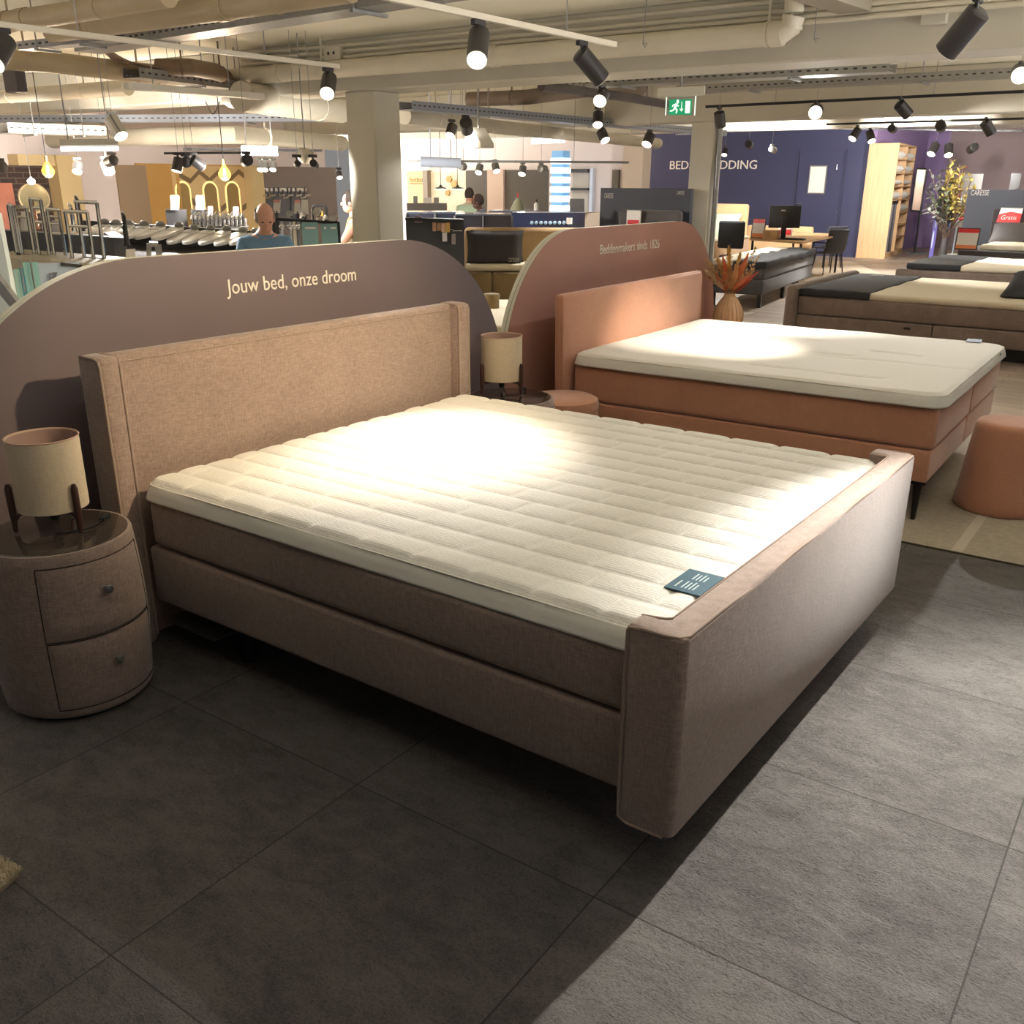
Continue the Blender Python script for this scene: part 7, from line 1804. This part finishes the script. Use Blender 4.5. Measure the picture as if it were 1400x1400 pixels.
bm = B(); bar(bm, h0_, h1_, 0.06, 0.085); bevel_sharp(bm, .008, 1); part('lamp_housing', bm, M_CREAM, es)
bm = B(); p = (h0_ + h1_) / 2; tube(bm, [p, (p.x, p.y, ZC)], .01, 6); part('suspension_rod', bm, M_GALV, es)
# boxy white fixture seen right of the front column
a = atr(654, 196, 12.0); o = thing('air_unit', 'small white roof shaped unit hanging right of the front column', 'ventilation unit', a)
bm = B(); s = .13; prism(bm, [(a.x - s, a.y - s, a.z - .05), (a.x + s, a.y - s, a.z - .05), (a.x + s, a.y - s, a.z), (a.x, a.y - s, a.z + .17), (a.x - s, a.y - s, a.z)], (0, 2 * s, 0)); part('casing', bm, M_WHITEP, o)
bm = B(); tube(bm, [(a.x, a.y, a.z + .15), (a.x, a.y, ZC)], .012, 6); part('hanger', bm, M_GALV, o)
a0_, b0_ = atr(574, 198, 14.5), atr(628, 193, 14.5); run('air_duct', 'pale blue grey ventilation tube right of the front column', 'duct', [atr(575, 221, 15), atr(630, 223, 15)], 0.07, mat('pale_duct', (176, 186, 204), rough=.5))
# far tracks and their spotlights
M_TRKB = M_BLACK
def far_track(label, x0_, y0_, x1_, y1_, r0, r1=None, m=None):
    a, b = atr(x0_, y0_, r0), atr(x1_, y1_, r1 or r0); b.z = a.z if r1 is None else b.z
    track(label, a, b, m or M_TRKB); return a, b
k0, k1 = [aty(x, y, 11.6) for x, y in ((965, 146), (1400, 125))]
track('black lighting track across the right in front of the second beam', k0, k1, M_BLACK)
m0, m1 = [aty(x, y, 16.0) for x, y in ((1130, 170), (1400, 162))]
track('black lighting track behind the second beam at right', m0, m1, M_BLACK)
m2, m3 = [aty(x, y, 20.0) for x, y in ((1150, 176), (1400, 179))]
track('lower black lighting track near the lilac wall', m2, m3, M_BLACK)
l0, l1 = px([(250, 204), (440, 206)], 2.32)
track('black lighting track in front of the dark grey wall at left', l0, l1, M_BLACK)
l2, l3 = px([(-20, 211), (330, 209)], 2.30)
track('dark lighting track in front of the brick wall at far left', l2, l3, M_BLACK)
f0, f1 = atr(558, 220, 15.5), atr(860, 222, 15.5)
track('grey lighting track across the far shop in the middle', f0, f1, M_GALV)
def spot_px(label, x, y, r, aimpx=None, aim=None, watts=0, cone=70, lit=True, L=0.15, rr=0.05, m=None, colr=(1.0, 0.97, 0.93), lens=None, dn=(0, -0.3, -1), toc=0):
    p = atr(x, y, r); A = Vector(aim) if aim is not None else p + Vector(dn)
    if toc:
        h_ = CAM - p; h_.z = 0; h_.normalize(); A = p + h_ * 0.55 + Vector((toc * h_.y, -toc * h_.x, -0.85))
    p2 = Vector((p.x, p.y, p.z))
    t = track_light(label, p2, A, watts * BACKGAIN, cone, 0.6, colr, L=L, r=rr, lit=lit, m=m, group=None, lens=lens, soft=.04)
    bm = B(); tube(bm, [(p2.x, p2.y, p2.z - .002), (p2.x, p2.y, ZC)], .003, 6); obj('suspension_rod', bm, M_GALV, t, world=True)
    return t
BACKGAIN = 3.7
spot_px('very bright spotlight hanging below the second beam, flaring towards the camera', 1117, 140, 13.3, aim=(1.5, 0.5, 0.3), watts=45, cone=80, L=.2, rr=.085)
spot_px('bright spotlight at the right edge of the photo below the second beam', 1397, 84, 11.0, aim=(2.5, 2, 0.3), watts=60, cone=80, rr=.08)
spot_px('black spotlight under the black track at right, turned right', 1232, 133, 13.6, aim=(1.2, 13.5, .5), watts=40, cone=100, lit=True, L=.2, rr=.07)
spot_px('black spotlight beside the exit sign', 984, 146, 14.2, aim=(-2.9, 12.2, .4), watts=7, cone=100, lit=True, L=.2, rr=.07)
spot_px('lit black spotlight near the top of the oak shelf unit, left one', 1173, 171, 18.5, aim=(-4.5, 24, 1.2), watts=60, cone=90, L=.2, rr=.07, toc=0.4)
spot_px('lit black spotlight near the top of the oak shelf unit, middle one', 1190, 175, 19.5, aim=(-3.4, 25, 1.2), watts=60, cone=90, L=.2, rr=.07, toc=-0.3)
spot_px('black spotlight over the top corner of the oak shelf unit', 1220, 168, 20, aim=(-3.2, 28, 1.8), watts=120, cone=90, L=.2, rr=.07)
spot_px('lit black spotlight above the lilac wall, left one', 1280, 193, 24, aim=(-2.6, YP, 1.8), watts=90, cone=80, L=.25, rr=.09, toc=0.3)
spot_px('lit black spotlight above the lilac wall, right one', 1298, 194, 24, aim=(-3.0, YP, 1.2), watts=90, cone=80, L=.25, rr=.09, toc=-0.1)
spot_px('black spotlight right of the lit pair above the lilac wall', 1333, 195, 24, aim=(-4.2, 26, 1.6), watts=130, cone=90, L=.25, rr=.09)
spot_px('black spotlight on the upper right track, left one', 1287, 163, 17.5, aim=(-3.2, YP, 1.4), watts=260, cone=36, L=.22, rr=.08)
spot_px('lit black spotlight on the upper right track, right one', 1349, 160, 17.5, aim=(1.0, 17, .5), watts=70, cone=100, L=.22, rr=.08)
spot_px('brightly lit spotlight below the first beam in the middle', 824, 116, 10.5, aim=(-1.5, 4.0, 0.5), watts=12, cone=80, L=.15, rr=.07)
spot_px('lit black spotlight just under the bright one in the middle', 818, 146, 12.0, aim=(-2.4, 7.0, 0.3), watts=40, cone=90, L=.16, rr=.06)
spot_px('lit black spotlight on the blue grey tray, left of the column sign', 823, 172, 14.2, aim=(-4.5, 12.2, 1.0), watts=50, cone=80, L=.16, rr=.07, toc=-0.4)
spot_px('lit black spotlight above the dark display board beside the navy wall', 889, 177, 14.2, aim=(-7.0, YN, 1.6), watts=80, cone=90, L=.16, rr=.07, toc=0.3)
spot_px('lit grey spotlight right of the front column', 618, 163, 12.0, aim=(-4.5, 9, 0.8), watts=12, cone=90, L=.14, rr=.06, toc=0.25)
spot_px('dark spotlight beside the lit one right of the front column', 637, 157, 11.6, aim=(-6, 10, 1), watts=5, cone=90, lit=True, L=.18, rr=.07)
spot_px('chrome spotlight hanging at left below the cream beam', 152, 152, 10.5, aim=(-6.2, 5.0, 1.2), watts=110, cone=100, m=M_CHROME, L=.2, rr=.07, toc=-0.35)
spot_px('lit spotlight before the pale wall at left, right of the brick wall', 105, 215, 14.0, aim=(XL, 4.2, 1.5), watts=60, cone=90, L=.13, rr=.06, m=M_GALV, toc=0.2)
spot_px('lit spotlight before the pale wall at left, beside a black one', 144, 214, 13.4, aim=(XL, 6.0, 1.3), watts=70, cone=90, L=.14, rr=.07, m=M_GALV, toc=-0.2)
spot_px('black spotlight beside the lit one before the pale wall', 153, 208, 13.0, aim=(XL, 6.4, 1.5), watts=70, cone=100, L=.2, rr=.06)
for k, (x, a_) in enumerate(((243, (-7.0, 5.0, 1.0)), (254, (-12.9, 9.0, 1.9)), (264, (-6.6, 7.2, 1.0)))):
    spot_px(('left', 'middle', 'right')[k] + ' head of the bright triple spotlight above the niches', x, 208 + (2 if k == 1 else 0), 12.2, aim=a_, watts=(130, 50, 130)[k], cone=90, L=.15, rr=.06)
spot_px('round black spotlight above the right end of the zigzag panel', 337, 207, 11.5, aim=(XL, 10.0, 1.5), watts=70, cone=90, L=.15, rr=.06)
for k, x in enumerate((356, 362, 373)):
    spot_px(('left', 'middle', 'right')[k] + ' one of three small lit spotlights before the dark grey wall', x, 216, 15.5, aim=(XL, 11.0 + k * .6, 1.4), watts=50, cone=80, L=.12, rr=.05, m=M_GALV, toc=0.15)
spot_px('black spotlight hanging straight before the dark grey wall', 406, 211, 11.0, aim=(XL, 11.8, 1.2), watts=45, cone=90, L=.13, rr=.035)
spot_px('black spotlight tilted right before the dark grey wall', 428, 211, 11.0, aim=(-9.5, 11.5, .8), watts=20, cone=90, L=.13, rr=.04)
a = atr(417, 213, 11.2); o = thing('air_unit', 'white tilted box between two black spotlights before the dark grey wall', 'ventilation unit', a); bm = B(); bx(bm, -.07, .07, -.06, .06, -.06, .06, r=.01, seg=1); bmesh.ops.transform(bm, matrix=Matrix.Rotation(.5, 4, 'Y'), verts=bm.verts[:]); obj('casing', bm, M_WHITEP, o)
bm = B(); tube(bm, [(0, 0, .05), (0, 0, ZC - a.z)], .006, 6); obj('hanger', bm, M_GALV, o)
spot_px('small lit spotlight left of the front column', 463, 229, 16.0, aim=(-10, 12, 1), watts=30, cone=100, L=.1, rr=.045, toc=-0.1)
for k, (x, y) in enumerate(((631, 219), (656, 220), (677, 218), (715, 222), (740, 222))):
    spot_px('%s of the row of lit spotlights in the far shop, counted from the left' % ordn[k], x, y, 16.5, aim=(-11 + 1.2 * k, YF, 1.4), watts=(6, 25, 40, 40, 12)[k], cone=100, L=.14, rr=.06, m=M_GALV, lens=M_LENSC, toc=(0, .2, -.2, .15, 0)[k])
spot_px('small lit spotlight right of the second column on the navy wall', 992, 199, 19.5, aim=(-6.5, YN, 1.6), watts=60, cone=100, L=.12, rr=.05, toc=0.1)
spot_px('dark half lit spotlight above the navy wall sign', 1024, 190, 20.0, aim=(-6.6, YN, 1.5), watts=150, cone=100, L=.2, rr=.07)
spot_px('small grey spotlight above the navy wall right of the sign', 1056, 197, 20.5, aim=(-5.2, YN, 1.8), watts=60, cone=100, L=.2, rr=.06, m=M_GALV)
spot_px('black spotlight cut by the left edge in front of the brick wall', -1, 216, 12.5, aim=(XL, 3.4, 1.5), watts=60, cone=100, L=.2, rr=.07)
